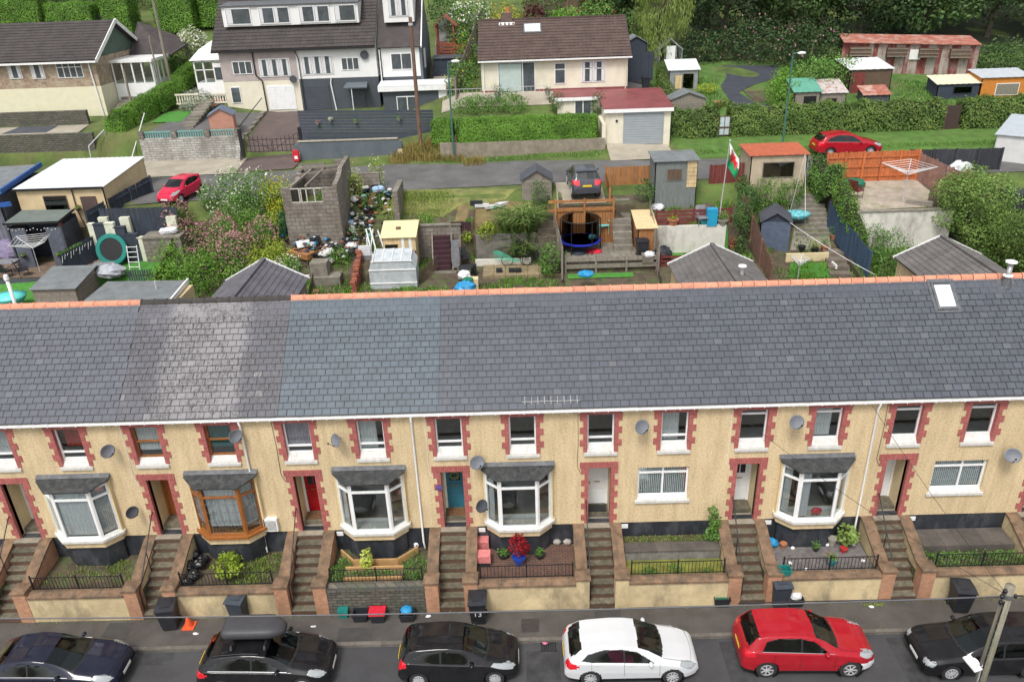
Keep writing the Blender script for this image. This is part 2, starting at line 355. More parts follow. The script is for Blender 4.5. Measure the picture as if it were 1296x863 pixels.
def window(P,name,x0,x1,z0,z1,y,transoms=(),mullions=(),fm=None,fw=.06,curtain=None,sill=None,glass=None,label=None,axis=None,inner=True,depth=.07):
 """a window in local axes: frame > pane, curtain; returns the frame"""
 fm=fm or WHITE;b=MB()
 b.box(x0,x0+fw,y,y+depth,z0,z1).box(x1-fw,x1,y,y+depth,z0,z1).box(x0+fw,x1-fw,y,y+depth,z0,z0+fw).box(x0+fw,x1-fw,y,y+depth,z1-fw,z1)
 for t in transoms:b.box(x0+fw,x1-fw,y-.004,y+depth-.01,t-fw*.45,t+fw*.45)
 for m_ in mullions:b.box(m_-fw*.45,m_+fw*.45,y-.006,y+depth-.012,z0+fw,z1-fw)
 f=b.build(name,fm,P,label);zs=[z0+fw]+sorted(transoms)+[z1-fw];xs=[x0+fw]+sorted(mullions)+[x1-fw]
 for a in range(len(zs)-1):
  for c in range(len(xs)-1):
   MB().box(xs[c]+.005,xs[c+1]-.005,y+depth*.45,y+depth*.45+.008,zs[a]+.005,zs[a+1]-.005).build('pane',glass or GLASS,f)
 if curtain:
  cm,l,r,top,bot=curtain;q=MB();n=max(4,int((r-l)/.05));k=0
  q.v=[(l+(r-l)*i/n,y+.085+.022*(i%2),zz) for zz in (bot,top) for i in range(n+1)]
  q.f=[(i,i+1,n+2+i,n+1+i) for i in range(n)]
  q.build('curtain',cm,f)
 return f
def teeth(b,xl,xr,z0,z1,band=.13,tt=.12,ph=.51,th=.25,y=-.022,yb=.02,side=0):
 """painted quoins either side of an opening"""
 for sgn,xe in ((-1,xl),(1,xr)):
  if side and sgn != side:continue
  z=z1;out=True
  while z>z0+.02:
   h=min(th if out else ph-th,z-z0);w=band+(tt if out else 0);
   a,c=(xe-w,xe) if sgn<0 else (xe,xe+w)
   b.box(a,c,y,yb,z-h,z-.0005);z -= h;out=not out
 return b
DOORM={'orange':mat('orange_stained_door',(.33,.10,.025),.5,.2,5),'red':mat('red_door_paint',(.33,.006,.01),.35,.1,4,0),'teal':mat('teal_door_paint',(.03,.15,.22),.4,.1,4,0),'white':mat('white_door',(.74,.76,.76),.35,.04,4,0)}
BROWNF=mat('varnished_brown_frame',(.28,.10,.025),.45,.25,6,0)
GREYP=mat('dark_grey_paint',(.055,.062,.075),.6,.15,3,0)
BRASS=mat('brass',(.5,.33,.1),.3,.1,5,0,0,1.)
REDC=mat('red_curtain_cloth',(.42,.03,.02),.9,.4,4,0,stretch=(6,6,1))
TEALC=mat('teal_curtain_cloth',(.01,.13,.13),.8,.3,4,0,stretch=(6,6,1))
PURPC=mat('lilac_net_curtain',(.36,.32,.38),.9,.3,6,0,stretch=(7,7,.4))
BLIND=mat('vertical_blind_slats',(.66,.68,.68),.7,.1,6,0)
HOUSES=[dict(door='white',bay='bay',A=('low',CURT),B=('low',CURT)),dict(door='white',bay='bay',A=('low',CURT),B=('low',REDC)),dict(door='orange',bay='brown',A=('mid',CURT),B=('mid',TEALC)),dict(door='red',bay='bay',A=('low',PURPC),B=('low',CURT)),dict(door='teal',bay='bay',A=('low',None),B=('low',None)),dict(door='white',bay='flat',A=('low',None),B=('low',CURT)),dict(door='white',bay='bay',A=('top',None),B=('top',CURT)),dict(door='white',bay='flat',A=('top',None),B=('top',None)),dict(door='white',bay='bay',A=('top',None),B=('top',CURT)),]
HL=['cream terraced house cut by the left edge of the photo','cream terraced house with red curtains upstairs, beside the brown-framed house','cream terraced house with brown wooden bay and pale patchy slates','cream terraced house with a red front door','cream terraced house with a teal door carrying a wreath','cream terraced house with white door and one flat ground-floor window beside the teal-door house','cream terraced house with white bay behind the gravel garden and red car','cream terraced house with flat window of vertical blinds behind the dark hedge bed','cream terraced house at the right edge of the photo, right of the paved hedge bed']
HOUSE=[]
def make_house(i):
 X0=X0S[i];c=HOUSES[i];H=thing('terraced_house',(X0,0,1.6),HL[i],'house','cream terraced houses in a row')
 ORG[H.name]=(0,0,0);W5=5.22
 H.location=(X0,0,0)
 holes=[(.49,1.44,4.97,6.57),(3.02,3.97,4.97,6.57),(.55,1.35,1.87,4.34)]
 if c['bay']=='flat':holes.append((2.3,4.1,2.86,4.26) if i==5 else (2.25,4.1,2.84,4.2))
 else:holes.append((2.12,4.44,2.2,4.4))
 xs=sorted({0,W5,*[h[0] for h in holes],*[h[1] for h in holes]});zs=sorted({1.87,6.85,*[h[2] for h in holes],*[h[3] for h in holes]})
 w=MB()
 for a in range(len(xs)-1):
  for e in range(len(zs)-1):
   cx,cz=(xs[a]+xs[a+1])/2,(zs[e]+zs[e+1])/2
   if any(h[0]<cx<h[1] and h[2]<cz<h[3] for h in holes):continue
   w.box(xs[a],xs[a+1],0,.26,zs[e],zs[e+1])
 w.build('wall',RENDER,H)
 MB().box(0,W5,.02,.27,.5,1.869).build('plinth',PLINTH,H)
 MB().box(0,W5,6.9,7.15,0,6.9).build('rear_wall',RENDER,H)
 MB().box(.03,W5-.03,3.4,3.45,1.5,6.9).box(.03,W5-.03,.27,3.4,4.55,4.66).box(1.42,1.5,.27,3.4,1.9,4.55).box(2.6,2.7,.27,3.4,4.66,6.8).box(.03,W5-.03,.27,3.4,1.78,1.9).build('room_partition',DARK,H)
 if i in (0,8):
  q=MB();xx=0 if i==0 else W5
  q.prism([(0.003,.5),(7.149,.5),(7.149,6.86),(3.5,9.6),(.003,6.86)],'x',xx-.12 if i else xx-.12,xx+.12 if i==0 else xx+.12);q.build('gable_wall',RENDER,H)
 xa,xb=SEAM[i]-X0,SEAM[i+1]-X0
 r=MB();r.slab([(xa,-.15,rz_(-.15)-.02),(xb,-.15,rz_(-.15)-.02),(xb,3.5,rz_(3.5)-.02),(xa,3.5,rz_(3.5)-.02)],.06)
 r.slab([(xa,3.5,rz_(3.5)-.021),(xb,3.5,rz_(3.5)-.021),(xb,7.2,rz_(-.2)),(xa,7.2,rz_(-.2))],.06)
 R=r.build('roof',RMAT[i],H);R.data.materials.clear();R.data.materials.append(BLACK)
 rows=19;g=.2437;k=0;rest=MB();n_max=300
 key=RMAT[i].name
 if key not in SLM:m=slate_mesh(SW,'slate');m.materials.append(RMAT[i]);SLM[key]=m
 me=SLM[key]
 for rw in range(rows):
  s0=-.02+rw*g;x=xa+SW/2-(SW/2 if rw%2 else 0)+random.uniform(-.01,.01)
  while x-SW/2<xb:
   jx,js,tl=random.uniform(-.004,.004),random.uniform(-.006,.006),random.uniform(-.004,.004)
   hw=SW
   lo_,hi_=max(x-SW/2,xa),min(x+SW/2,xb)
   if hi_-lo_<.04:x+=SW;continue
   sc=(hi_-lo_)/SW;px_=(lo_+hi_)/2
   y=-.17+(s0+js)*ca;z=6.87+(s0+js)*sa+.028
   if k<n_max:
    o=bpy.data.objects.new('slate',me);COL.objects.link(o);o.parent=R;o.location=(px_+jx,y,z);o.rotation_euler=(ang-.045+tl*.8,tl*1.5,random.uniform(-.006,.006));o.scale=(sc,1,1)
   else:
    a2=ang-.045;w2=SW*sc/2-.004
    p=[(px_-w2,y,z),(px_+w2,y,z),(px_+w2,y+.3*cos(a2),z+.3*sin(a2)),(px_-w2,y+.3*cos(a2),z+.3*sin(a2))]
    rest.slab(p,.011)
   k+=1;x+=SW
 if rest.v:rest.build('slates',SLR[RMAT[i].name],R,kind='stuff')
 n=12;tl=(xb-xa)/n
 rm=MB();
 for j in range(7):
  pass
 prof=[(-.14,-.10),(-.11,-.02),(-.055,.05),(0,.075),(.055,.05),(.11,-.02),(.14,-.10)]
 rv=[(xx,p[0]*q,p[1]*q+(.0 if q==1 else .012)) for xx,q in ((0,1.12),(.05,1.12),(.051,1.),(tl-.012,1.)) for p in prof]
 rf=[(a*7+j,a*7+j+1,a*7+j+8,a*7+j+7) for a in range(3) for j in range(6)]
 me2=bpy.data.meshes.new('ridge_tile');me2.from_pydata(rv,[],rf);me2.materials.append(RIDGEM[i])
 for j in range(n):
  o=bpy.data.objects.new('ridge_tile',me2);COL.objects.link(o);o.parent=R;o.location=(xa+j*tl,3.5,9.69+random.uniform(-.006,.006))
 gb=MB();gb.box(0,W5,-.235,-.12,6.75,6.80)
 for j in range(11):gb.box(.2+j*.48,.23+j*.48,-.245,-.11,6.725,6.81)
 gb.build('gutter',WHITE,H);MB().box(0,W5,-.1,-.003,6.70,6.84).build('fascia',WHITE,H)
 for (x0,x1,z0,z1),(st,cm),nm in ((holes[0],c['A'],0),(holes[1],c['B'],1)):
  for sg in (-1,1):
   sb=teeth(MB(),x0,x1,4.99,6.51,side=sg);xe=x0 if sg<0 else x1;sb.box(xe-.012,xe+.012,-.02,.14,5,6.57).build('window_surround',REDB,H)
  MB().box(x0-.27,x1+.27,-.026,.02,6.512,6.70).build('lintel',REDS,H)
  fm=BROWNF if c['bay']=='brown' else WHITE;tz=dict(low=5.5,mid=5.85,top=6.28)[st]
  cur=None
  if cm is not None:
   if cm is CURT and nm:cur=(cm,x0+.08,x1-.3,6.5,5.3)
   elif cm is REDC:cur=(cm,x0+.25,x1-.06,6.5,5.7)
   elif cm is TEALC:cur=(cm,x0+.06,x1-.06,6.5,5.5)
   else:cur=(cm,x0+.08,x1-.08,6.5,5.45)
  f=window(H,'window',x0,x1,5.2,6.57,.13,(tz,),(),fm,.065,cur)
  s=MB();s.prism([(.13,5.2),(-.01,5.0),(-.01,4.97),(.13,4.97)],'x',x0+.005,x1-.005).box(x0-.1,x1+.1,-.075,.0,4.86,4.965);s.build('sill',SILLM,f)
 x0,x1=.55,1.35
 for sg in (-1,1):
  sb=teeth(MB(),x0,x1,1.875,4.32,side=sg);xe=x0 if sg<0 else x1;sb.box(xe-.01,xe+.01,-.02,.1,1.9,4.33).build('door_surround',REDB,H)
 MB().box(x0-.3,x1+.25,-.026,.05,4.32,4.56).build('lintel',REDS,H)
 MB().box(x0-.03,x0,.101,1.02,1.9,4.4).box(x1,x1+.03,.101,1.02,1.9,4.4).box(x0,x1,.26,1.0,4.34,4.4).build('porch_lining',CREAM,H)
 MB().box(x0,x1,.32,1.0,1.7,2.07).build('porch_floor',TREAD,H)
 d=MB().box(x0+.08,x1-.08,.9,.95,2.08,4.06).build('door',DOORM[c['door']],H)
 MB().box(x0,x0+.08,.86,.96,2.08,4.34).box(x1-.08,x1,.86,.96,2.08,4.34).box(x0+.08,x1-.08,.86,.96,4.06,4.12).build('door_frame',WHITE if c['door'] != 'orange' else BROWNF,d)
 MB().box(x0+.08,x1-.08,.9,.93,4.12,4.34).build('fanlight',GLASS,d)
 MB().box(x0+.28,x1-.28,.885,.9,3.05,3.09).build('letterbox',BRASS,d);MB().box(x0+.11,x0+.14,.87,.9,2.98,3.1).build('handle',BRASS,d)
 if c['door'] in ('red','teal') or i==6:
  MB().box(x0+.2,x1-.42,.885,.899,3.3,3.85).box(x0+.42,x1-.2,.885,.899,3.3,3.85).build('door_glass',mat('dark_door_glass',(.03,.035,.04),.1,.2,5,0),d)
 pb=MB()
 for zz in (2.25,2.75):pb.box(x0+.17,x1-.43,.888,.9,zz,zz+.42).box(x0+.43,x1-.17,.888,.9,zz,zz+.42)
 pb.build('door_panels',DOORM[c['door']],d)
 if c['bay']=='flat':
  h=holes[3];f=window(H,'window',h[0],h[1],h[2]+.12,h[3],.1,(h[3]-.28,),((h[0]+h[1])/2,) if i==5 else ((h[0]+h[1])/2+.1,),WHITE,.07)
  for k in range(24):
   xx=h[0]+.12+k*(h[1]-h[0]-.24)/23
   bb=MB();bb.v=[(xx-.022,.20,h[2]+.2),(xx+.022,.185,h[2]+.2),(xx+.022,.185,h[3]-.1),(xx-.022,.20,h[3]-.1)];bb.f=[(0,1,2,3)];bb.build('blind_slat',BLIND,f)
  MB().prism([(.1,h[2]+.12),(-.02,h[2]+.03),(-.02,h[2]),(.1,h[2])],'x',h[0]+.005,h[1]-.005).box(h[0]-.08,h[1]+.08,-.08,.0,h[2]-.1,h[2]).build('sill',SILLM,f)
 else:
  bay(H,i,BROWNF if c['bay']=='brown' else WHITE)
 HOUSE.append(H);return H
def bay(H,i,fm):
 P=[(2.08,0.),(2.1,-.14),(2.62,-.6),(3.96,-.6),(4.46,-.14),(4.48,0.)]
 B=MB();B.prism([(2.1,.0),(2.1,-.16),(2.58,-.62),(4.0,-.62),(4.46,-.16),(4.46,.0)],'z',1.87,2.14)
 bw=B.build('bay_window',RENDER,H,'brown wooden bay with leaded curtains' if fm is BROWNF else None)
 MB().prism([(2.0,.0),(2.0,-.2),(2.55,-.72),(4.03,-.72),(4.56,-.2),(4.56,.0)],'z',2.14,2.235).build('sill',SILLM if fm is WHITE else fm,bw)
 MB().prism([(2.2,.0),(2.2,-.1),(2.66,-.5),(3.92,-.5),(4.36,-.1),(4.36,.0)],'z',.8,1.868).build('bay_base',PLINTH,bw)
 for xc in (2.06,4.44):MB().box(xc,xc+.06,-.16,.0,2.236,4.38).build('cheek',CREAM,bw)
 zt,zb,tz=4.38,2.236,3.95 if fm is WHITE else 3.9
 for a in (1,2,3):
  (xa,ya),(xb,yb)=P[a],P[a+1];d=Vector((xb-xa,yb-ya,0));ln=d.length;d.normalize();an=math.atan2(d.y,d.x)
  e=bpy.data.objects.new('casement',None)
  fr=MB();fw=.085
  fr.box(0,fw,0,.08,zb,zt).box(ln-fw,ln,0,.08,zb,zt).box(fw,ln-fw,0,.08,zb,zb+fw).box(fw,ln-fw,0,.08,zt-fw,zt).box(fw,ln-fw,-.003,.077,tz-.035,tz+.035)
  if fm is BROWNF:
   pass
  m=Matrix.Translation((xa,ya,0)) @ Matrix.Rotation(an,4,'Z')
  fr.v=[tuple(m @ Vector(v)) for v in fr.v];f=fr.build('casement',fm,bw)
  for z0,z1 in ((zb+fw,tz-.035),(tz+.035,zt-fw)):
   q=MB().box(fw,ln-fw,.035,.043,z0,z1);q.v=[tuple(m @ Vector(v)) for v in q.v];q.build('pane',GLASS,f)
  if a != 2 or i in (0,1,2,6):
   q=MB();n=16;lo,hi=(.12,ln-.12) if i==2 else (.1 if a==3 or i==1 else .1,ln*(.95 if i==1 else .3) if a != 1 or i==1 else ln*.5)
   q.v=[tuple(m @ Vector((lo+(hi-lo)*t/n,.1+.02*(t%2),zz))) for zz in (zb+(.35 if i==2 else .12),zt-.1) for t in range(n+1)]
   q.f=[(t,t+1,n+2+t,n+1+t) for t in range(n)];q.build('curtain',CURT,f)
  if i==2:
   q=MB()
   for t in range(1,5):q.box(ln*t/5-.008,ln*t/5+.008,.03,.05,zb+.5,tz-.04)
   for t in range(1,4):q.box(fw,ln-fw,.031,.049,zb+.3+t*.35,zb+.315+t*.35)
   q.v=[tuple(m @ Vector(v)) for v in q.v];q.build('glazing_bars',mat('grey_lead_bars',(.2,.2,.2),.6,.1,5,0),f)
 q=MB().box(2.2,4.36,-.05,.2,2.1,2.22).build('window_board',WHITE,bw)
 MB().slab([(2.0,.0,4.62),(4.56,.0,4.62),(4.56,-.22,4.53),(4.06,-.76,4.40),(2.52,-.76,4.40),(2.0,-.22,4.53)],.05).build('canopy',CANOPY,bw)
 MB().slab([(1.98,-.003,4.67),(4.58,-.003,4.67),(4.58,-.16,4.585),(1.98,-.16,4.585)],.025).build('flashing',LEAD,bw)
 MB().prism([(2.1,-.01),(2.1,-.14),(2.62,-.6),(3.96,-.6),(4.46,-.14),(4.46,-.01)],'z',4.36,4.385).build('soffit',WHITE,bw)
for i in range(9):make_house(i)
def wallthing(name,mb,m,label,cat,group=None,smooth=False):return mb.build(name,m,None,label,None,smooth,cat,group)
for hi,x in ((2,-9.72),(3,-3.88),(6,11.9)):
 H=HOUSE[hi];lx=x-X0S[hi];MB().tube([(lx,-.18,6.72),(lx,-.07,6.45),(lx,-.07,1.3),(lx+.05,-.16,1.05)],.036,8).build('downpipe',WHITE,H,smooth=True)
for hi in range(9):
 lx=.17;b=MB().tube([(lx,-.02,6.7),(lx+.02,-.02,5.6),(lx-.01,-.02,4.4),(lx+.12,-.035,4.1)],.008,4);b.build('cable',BLACK if hi%2 else WHITE,HOUSE[hi])
DISHG=mat('grey_dish',(.15,.16,.18),.5,.1,8,0);DISHD=mat('dark_dish',(.06,.065,.08),.5,.1,8,0)
def dish(px,py,m,label,r=.3,dx=.5):
 P=atY(px,py,-.34);t=thing('satellite_dish',P,label,'satellite dish','satellite dishes on the house fronts')
 r *= .9;d=Vector((dx*1.5,-.62,.34)).normalized();q=d.to_track_quat('Z','Y').to_matrix()
 b=MB();b.lathe((0,0,0),[(.01,0),(r*.5,.015),(r*.85,.05),(r,.075),(r*.99,.082),(r*.8,.055),(r*.4,.02),(.01,.012)],20,sq=(1,.88))
 b.v=[tuple(q @ Vector(v)+P) for v in b.v];b.build('reflector',m,t,smooth=True)
 e=q @ Vector((0,-r*.9,.05));f=q @ Vector((0,-r*.35,.36))
 MB().tube([P+e,P+f],.012,5).build('feed_arm',BLACK,t);MB().blob(P+f,.035,6,5).build('receiver',BLACK,t,smooth=True)
 MB().tube([P-d*.02,P-d*.1+Vector((0,.12,-.02)),(P.x,-.0,P.z-.12)],.018,6).build('bracket',BLACK,t)
dish(135,571,DISHG,'grey dish high on the wall beside the red-curtain window',.29,.6)
dish(166,648,DISHD,'dark dish low on the wall right of the leftmost white bay',.27,.6)
dish(297,552,DISHG,'grey dish near the top of the long white downpipe by the brown bay',.29,.5)
dish(427,557,DISHG,'grey dish between the two upper windows above the red door',.29,-.4)
dish(603,585,DISHG,'grey dish level with the dark canopy right of the teal door',.31,.2)
dish(608,640,DISHD,'near-black dish at the side of the bay next to the teal door',.29,.4)
dish(811,540,DISHG,'grey dish between the upper windows over the flat white window',.31,.2)
dish(1007,534,DISHG,'grey dish above the bay behind the red car',.31,.1)
dish(1281,576,DISHG,'grey dish right of the window with vertical blinds',.32,-.1)
P=Vector((14.95,2.88,rz_(2.88)))
t=lthing('roof_window',P,'pale rooflight let into the slates at the right end of the roof','rooflight');t.rotation_euler=(ang,0,0)
MB().box(-.36,.36,-.56,.56,-.05,.085).box(-.46,.46,-.66,-.56,-.02,.03).box(-.46,-.36,-.56,.62,-.02,.035).box(.36,.46,-.56,.62,-.02,.035).box(-.46,.46,.56,.68,-.02,.06).build('frame',LEAD,t)
MB().box(-.28,.28,-.46,.42,.086,.095).build('pane',mat('milky_glass',(.62,.66,.68),.15,.08,3,0),t)
MB().box(-.3,.3,.43,.53,.08,.11).build('top_hood',GREYP,t)
t=lthing('roof_flue',(17.25,3.2,rz_(3.2)),'metal flue with white cap on the slates near the right edge','flue')
MB().lathe((0,0,0),[(.09,-.1),(.09,.75),(.085,.75)],12).build('flue_pipe',mat('galvanised_metal',(.4,.4,.4),.45,.15,5,0,0,.6),t,smooth=True)
MB().lathe((0,0,0),[(.17,.32),(.17,.36),(.1,.40),(.1,.3)],12).build('collar',WHITE,t);MB().lathe((0,0,0),[(.03,.82),(.2,.84),(.19,.88),(.04,.93)],14).build('cap',WHITE,t)
MB().slab([(-.32,-.3,-.22),(.32,-.3,-.22),(.3,.12,.12),(-.3,.12,.12)],.03).lathe((0,0,0),[(.2,-.1),(.12,.25),(.11,.26)],12).build('flashing',LEAD,t)
P=atY(8,352,8.2);t=lthing('soil_vent',(P.x,P.y,P.z-1.6),'white vent pipe with slotted cap rising behind the roof at the far left','vent pipe')
MB().lathe((0,0,0),[(.07,-1),(.07,1.5)],10).build('vent_pipe',WHITE,t,smooth=True);MB().lathe((0,0,0),[(.1,1.5),(.11,1.55),(.09,1.72),(.05,1.76)],10).build('vent_cap',WHITE,t)
P=atY(820,511,-.1)
b=MB().bar((.9+1.0,-.1,7.0),(2.75+.7,.35,7.32),.02)
t=thing('roof_aerial',(1.2,.0,6.95),'white aerial lying along the slates just above the gutter','aerial')
a=MB().bar((-.1,.02,7.06),(1.85,.02,7.06),.014)
for k in range(9):a.bar((0+k*.22,-.09,7.02),(k*.22,.14,7.19),.01)
a.build('boom',mat('pale_metal',(.55,.55,.52),.5,.1,5,0),t);MB().tube([(1.6,.02,7.06),(1.65,-.1,6.9),(1.65,-.05,6.6)],.015,5).build('bracket',BLACK,t)
P=atY(344,662,-.02);t=thing('meter_box',(P.x,0,P.z-.3),'white meter box on the wall left of the red door house steps','meter box')
MB().box(P.x-.24,P.x+.24,-.16,.0,P.z-.26,P.z+.28).build('casing',WHITE,t);MB().box(P.x-.19,P.x+.19,-.175,-.161,P.z-.2,P.z+.22).build('door',mat('meter_grey',(.4,.4,.38),.6,.3,10,0),t)
for px,py,w in ((556,640,.09),):
 P=atY(556,617,-.05);wallthing('wall_plaque',MB().lathe((P.x,-.04,P.z),[(.02,-.03),(.13,-.02),(.13,.01),(.02,.02)],14,'y'),mat('purple_plaque',(.12,.07,.2),.6,.3,12,0),'round purple plaque on the red quoins left of the teal door','plaque')
P=Vector((X0S[4]+.95,.86,3.55));b=MB()
for k in range(14):a=2*pi*k/14;b.blob((P.x+cos(a)*.14,P.y,P.z+sin(a)*.14),.055,5,4,.5,k)
wallthing('door_wreath',b,mat('wreath_green',(.16,.2,.1),.9,.5,14,0),'green wreath hung on the teal front door','wreath')
for i,(nm) in enumerate(('mat by the red door','mat by the teal door','mat by the leftmost of the white doors')):
 hi=(3,4,5)[i];wallthing('door_mat',MB().box(X0S[hi]+.62,X0S[hi]+1.28,.4,.8,2.072,2.09),mat('brown_mat',(.16,.08,.035),.95,.3,10) if i<2 else BLACK,('brown coir ' if i<2 else 'black rubber ')+nm.replace('leftmost of the white doors','white door beside the flat window'),'doormat')
for hi in (3,4,5,6,7):
 MB().box(X0S[hi]+1.78,X0S[hi]+2.02,-.02,.02,1.62,1.78).build('air_brick',WHITE,HOUSE[hi]).location=(-X0S[hi],0,0)
def _stepmesh():
 b=MB().box(0,.95,.02,.30,-.2,.165);r=bpy.data.meshes.new('step');r.from_pydata(b.v,[],b.f);r.materials.append(RISER)
 c=MB();c.v=[];c.box(0,.95,0,.30,.165,.208);t=bpy.data.meshes.new('tread');t.from_pydata(c.v,[],c.f);t.materials.append(TREAD)
 return r,t
SM,TM=_stepmesh();ro=bpy.data.objects
NAMES=['at the left edge of the photo','of the red-curtain house','of the brown-bay house','leading to the red door','leading to the teal door','to the white door with a black mat','behind the red car','behind the black estate car','at the right edge of the photo']
WP=WALLR
for i in range(9):
 X0=X0S[i];T=thing('front_steps',(X0,-1,0),'flight of mossy brown steps '+NAMES[i].replace('of the','up to the'),'steps','front steps of the terrace')
 for k in range(9):
  o=bpy.data.objects.new('step',SM);COL.objects.link(o);o.parent=T;o.location=(.40,-2.26+.25*k+1,.208*k+random.uniform(-.008,.004));q=bpy.data.objects.new('tread',TM);COL.objects.link(q);q.parent=o
 MB().box(X0+.55,X0+1.35,.0,.32,1.5,1.868).box(X0+.42,X0+1.33,-.26,-.0,1.871,1.885).build('landing',mat('pale_step_stone',(.3,.26,.2),.9,.2,4,25,.3,dirt=(.12,.10,.07),dirt_amt=.5),T)
 for side,(a,c) in enumerate(((.0,.40),(1.35,1.75))):
  if i==8 and side:pass
  f=MB().prism([(-1.86,0),(-.0,0),(-.0,1.8),(-.22,1.8),(-1.86,1.12)],'x',X0+a+.03,X0+c-.03).build('flank_wall',PIERB if i in (1,3,5) else WALLR,T)
  MB().slab([(X0+a,-1.87,1.2),(X0+c,-1.87,1.2),(X0+c,-.25,1.86),(X0+a,-.25,1.86)],.08).slab([(X0+a,-.25,1.86),(X0+c,-.25,1.86),(X0+c,-.005,1.88),(X0+a,-.005,1.88)],.08).build('coping',COPING,f)
  p=MB().box(X0+a-.03,X0+c+.03,-2.3,-1.86,-.05,1.3).build('pier',PIERB if i != 5 else WALLR,T)
  b=MB();xa,xb,ya,yb=X0+a-.07,X0+c+.07,-2.35,-1.8;b.box(xa,xb,ya,yb,1.3,1.37);k=len(b.v)
  b.v+=[(xa,ya,1.371),(xb,ya,1.371),(xb,yb,1.371),(xa,yb,1.371),(xa+.16,ya+.2,1.44),(xb-.16,ya+.2,1.44),(xb-.16,yb-.2,1.44),(xa+.16,yb-.2,1.44)]
  b.f+=[(k,k+1,k+5,k+4),(k+1,k+2,k+6,k+5),(k+2,k+3,k+7,k+6),(k+3,k,k+4,k+7),(k+4,k+5,k+6,k+7)];b.build('pier_cap',COPING,p)
 x0,x1=X0+1.78,X0+5.19
 Wt=thing('front_wall',((x0+x1)/2,-2.2,0),('low stone garden wall ' if i==3 else 'low rendered garden wall ')+NAMES[i].replace('leading to','beside the steps to').replace('to the white','beside the steps to the white'),'wall','front garden walls')
 MB().box(x0,x1,-2.28,-2.04,-.05,1.08).build('wall',STONEW if i==3 else WALLR,Wt)
 n=4;cl=(x1-x0)/n
 for k in range(n):
  MB().prism([(-2.34,1.08),(-1.98,1.08),(-1.98,1.2),(-2.1,1.22),(-2.34,1.16)],'x',x0+k*cl+.004,x0+(k+1)*cl-.004).build('coping_stone',COPING if i != 3 else STONEW,Wt)
 if i != 8:
  Rr=thing('railings',((x0+x1)/2,-1.96,1),'black railings on the wall '+NAMES[i].replace('leading to','beside the steps to').replace('to the white','beside the steps to the white'),'railing','front garden railings')
  yb=-1.94;post=None;xa,xb=x0+.12,x1-.1
  for z in (1.2,1.70):MB().box(xa,xb,yb-.012,yb+.012,z,z+.022).build('rail',BLACK,Rr)
  for k in range(3):
   x=xa+(xb-xa)*k/2;MB().box(x-.022,x+.022,yb-.022,yb+.022,.95,1.80).build('post',BLACK,Rr)
  bar0=None;nb=26
  for k in range(1,nb):
   if k==nb//2:continue
   x=xa+(xb-xa)*k/nb
   if bar0 is None:bar0=MB().box(x-.007,x+.007,yb-.007,yb+.007,1.06,1.71).build('bar',BLACK,Rr);bx=x
   else:o=bpy.data.objects.new('bar',bar0.data);COL.objects.link(o);o.parent=Rr;o.location=(x-bx,0,0)
 if i not in (4,):
  hx=X0+(.47 if i != 6 else .5);T2=thing('handrail',(hx,-1.2,0),'bent black handrail on the steps '+NAMES[i].replace('of the','up to the').replace('leading to','up to'),'handrail','handrails on the front steps')
  MB().tube([(hx,-2.15,.3),(hx,-2.12,1.15),(hx,-1.9,1.32),(hx,-.6,2.45),(hx,-.1,2.9),(hx+.02,.35,3.0)],.02,6).build('rail',BLACK,T2,smooth=True)
  for y,zb,zt in ((-1.1,1.15,2.0),(.3,2.05,2.98)):MB().tube([(hx,y,zb),(hx,y,zt)],.016,5).build('post',BLACK,T2)
# ======================================
GRASS=mat('rough_grass',(.085,.13,.028),.95,.4,.7,14,.6,dirt=(.16,.13,.06),dirt_amt=.55,dirt_scale=.5)
SOIL=mat('dark_soil',(.09,.068,.045),.95,.4,2,12,.8,dirt=(.08,.13,.035),dirt_amt=.85,dirt_scale=1.3)
ASPH=mat('wet_asphalt',(.062,.062,.066),.62,.22,.8,60,.4,dirt=(.032,.032,.036),dirt_amt=.6,dirt_scale=.5)
PAVE=mat('worn_pavement_tarmac',(.085,.076,.068),.85,.22,1.2,50,.5,dirt=(.045,.04,.035),dirt_amt=.6,dirt_scale=.7)
LANEM=mat('grey_lane_asphalt',(.125,.122,.12),.85,.25,.6,30,.5,dirt=(.07,.068,.065),dirt_amt=.6,dirt_scale=.6)
CONC=mat('pale_concrete',(.36,.32,.25),.9,.18,.8,30,.3,dirt=(.2,.18,.14),dirt_amt=.5,dirt_scale=.8)
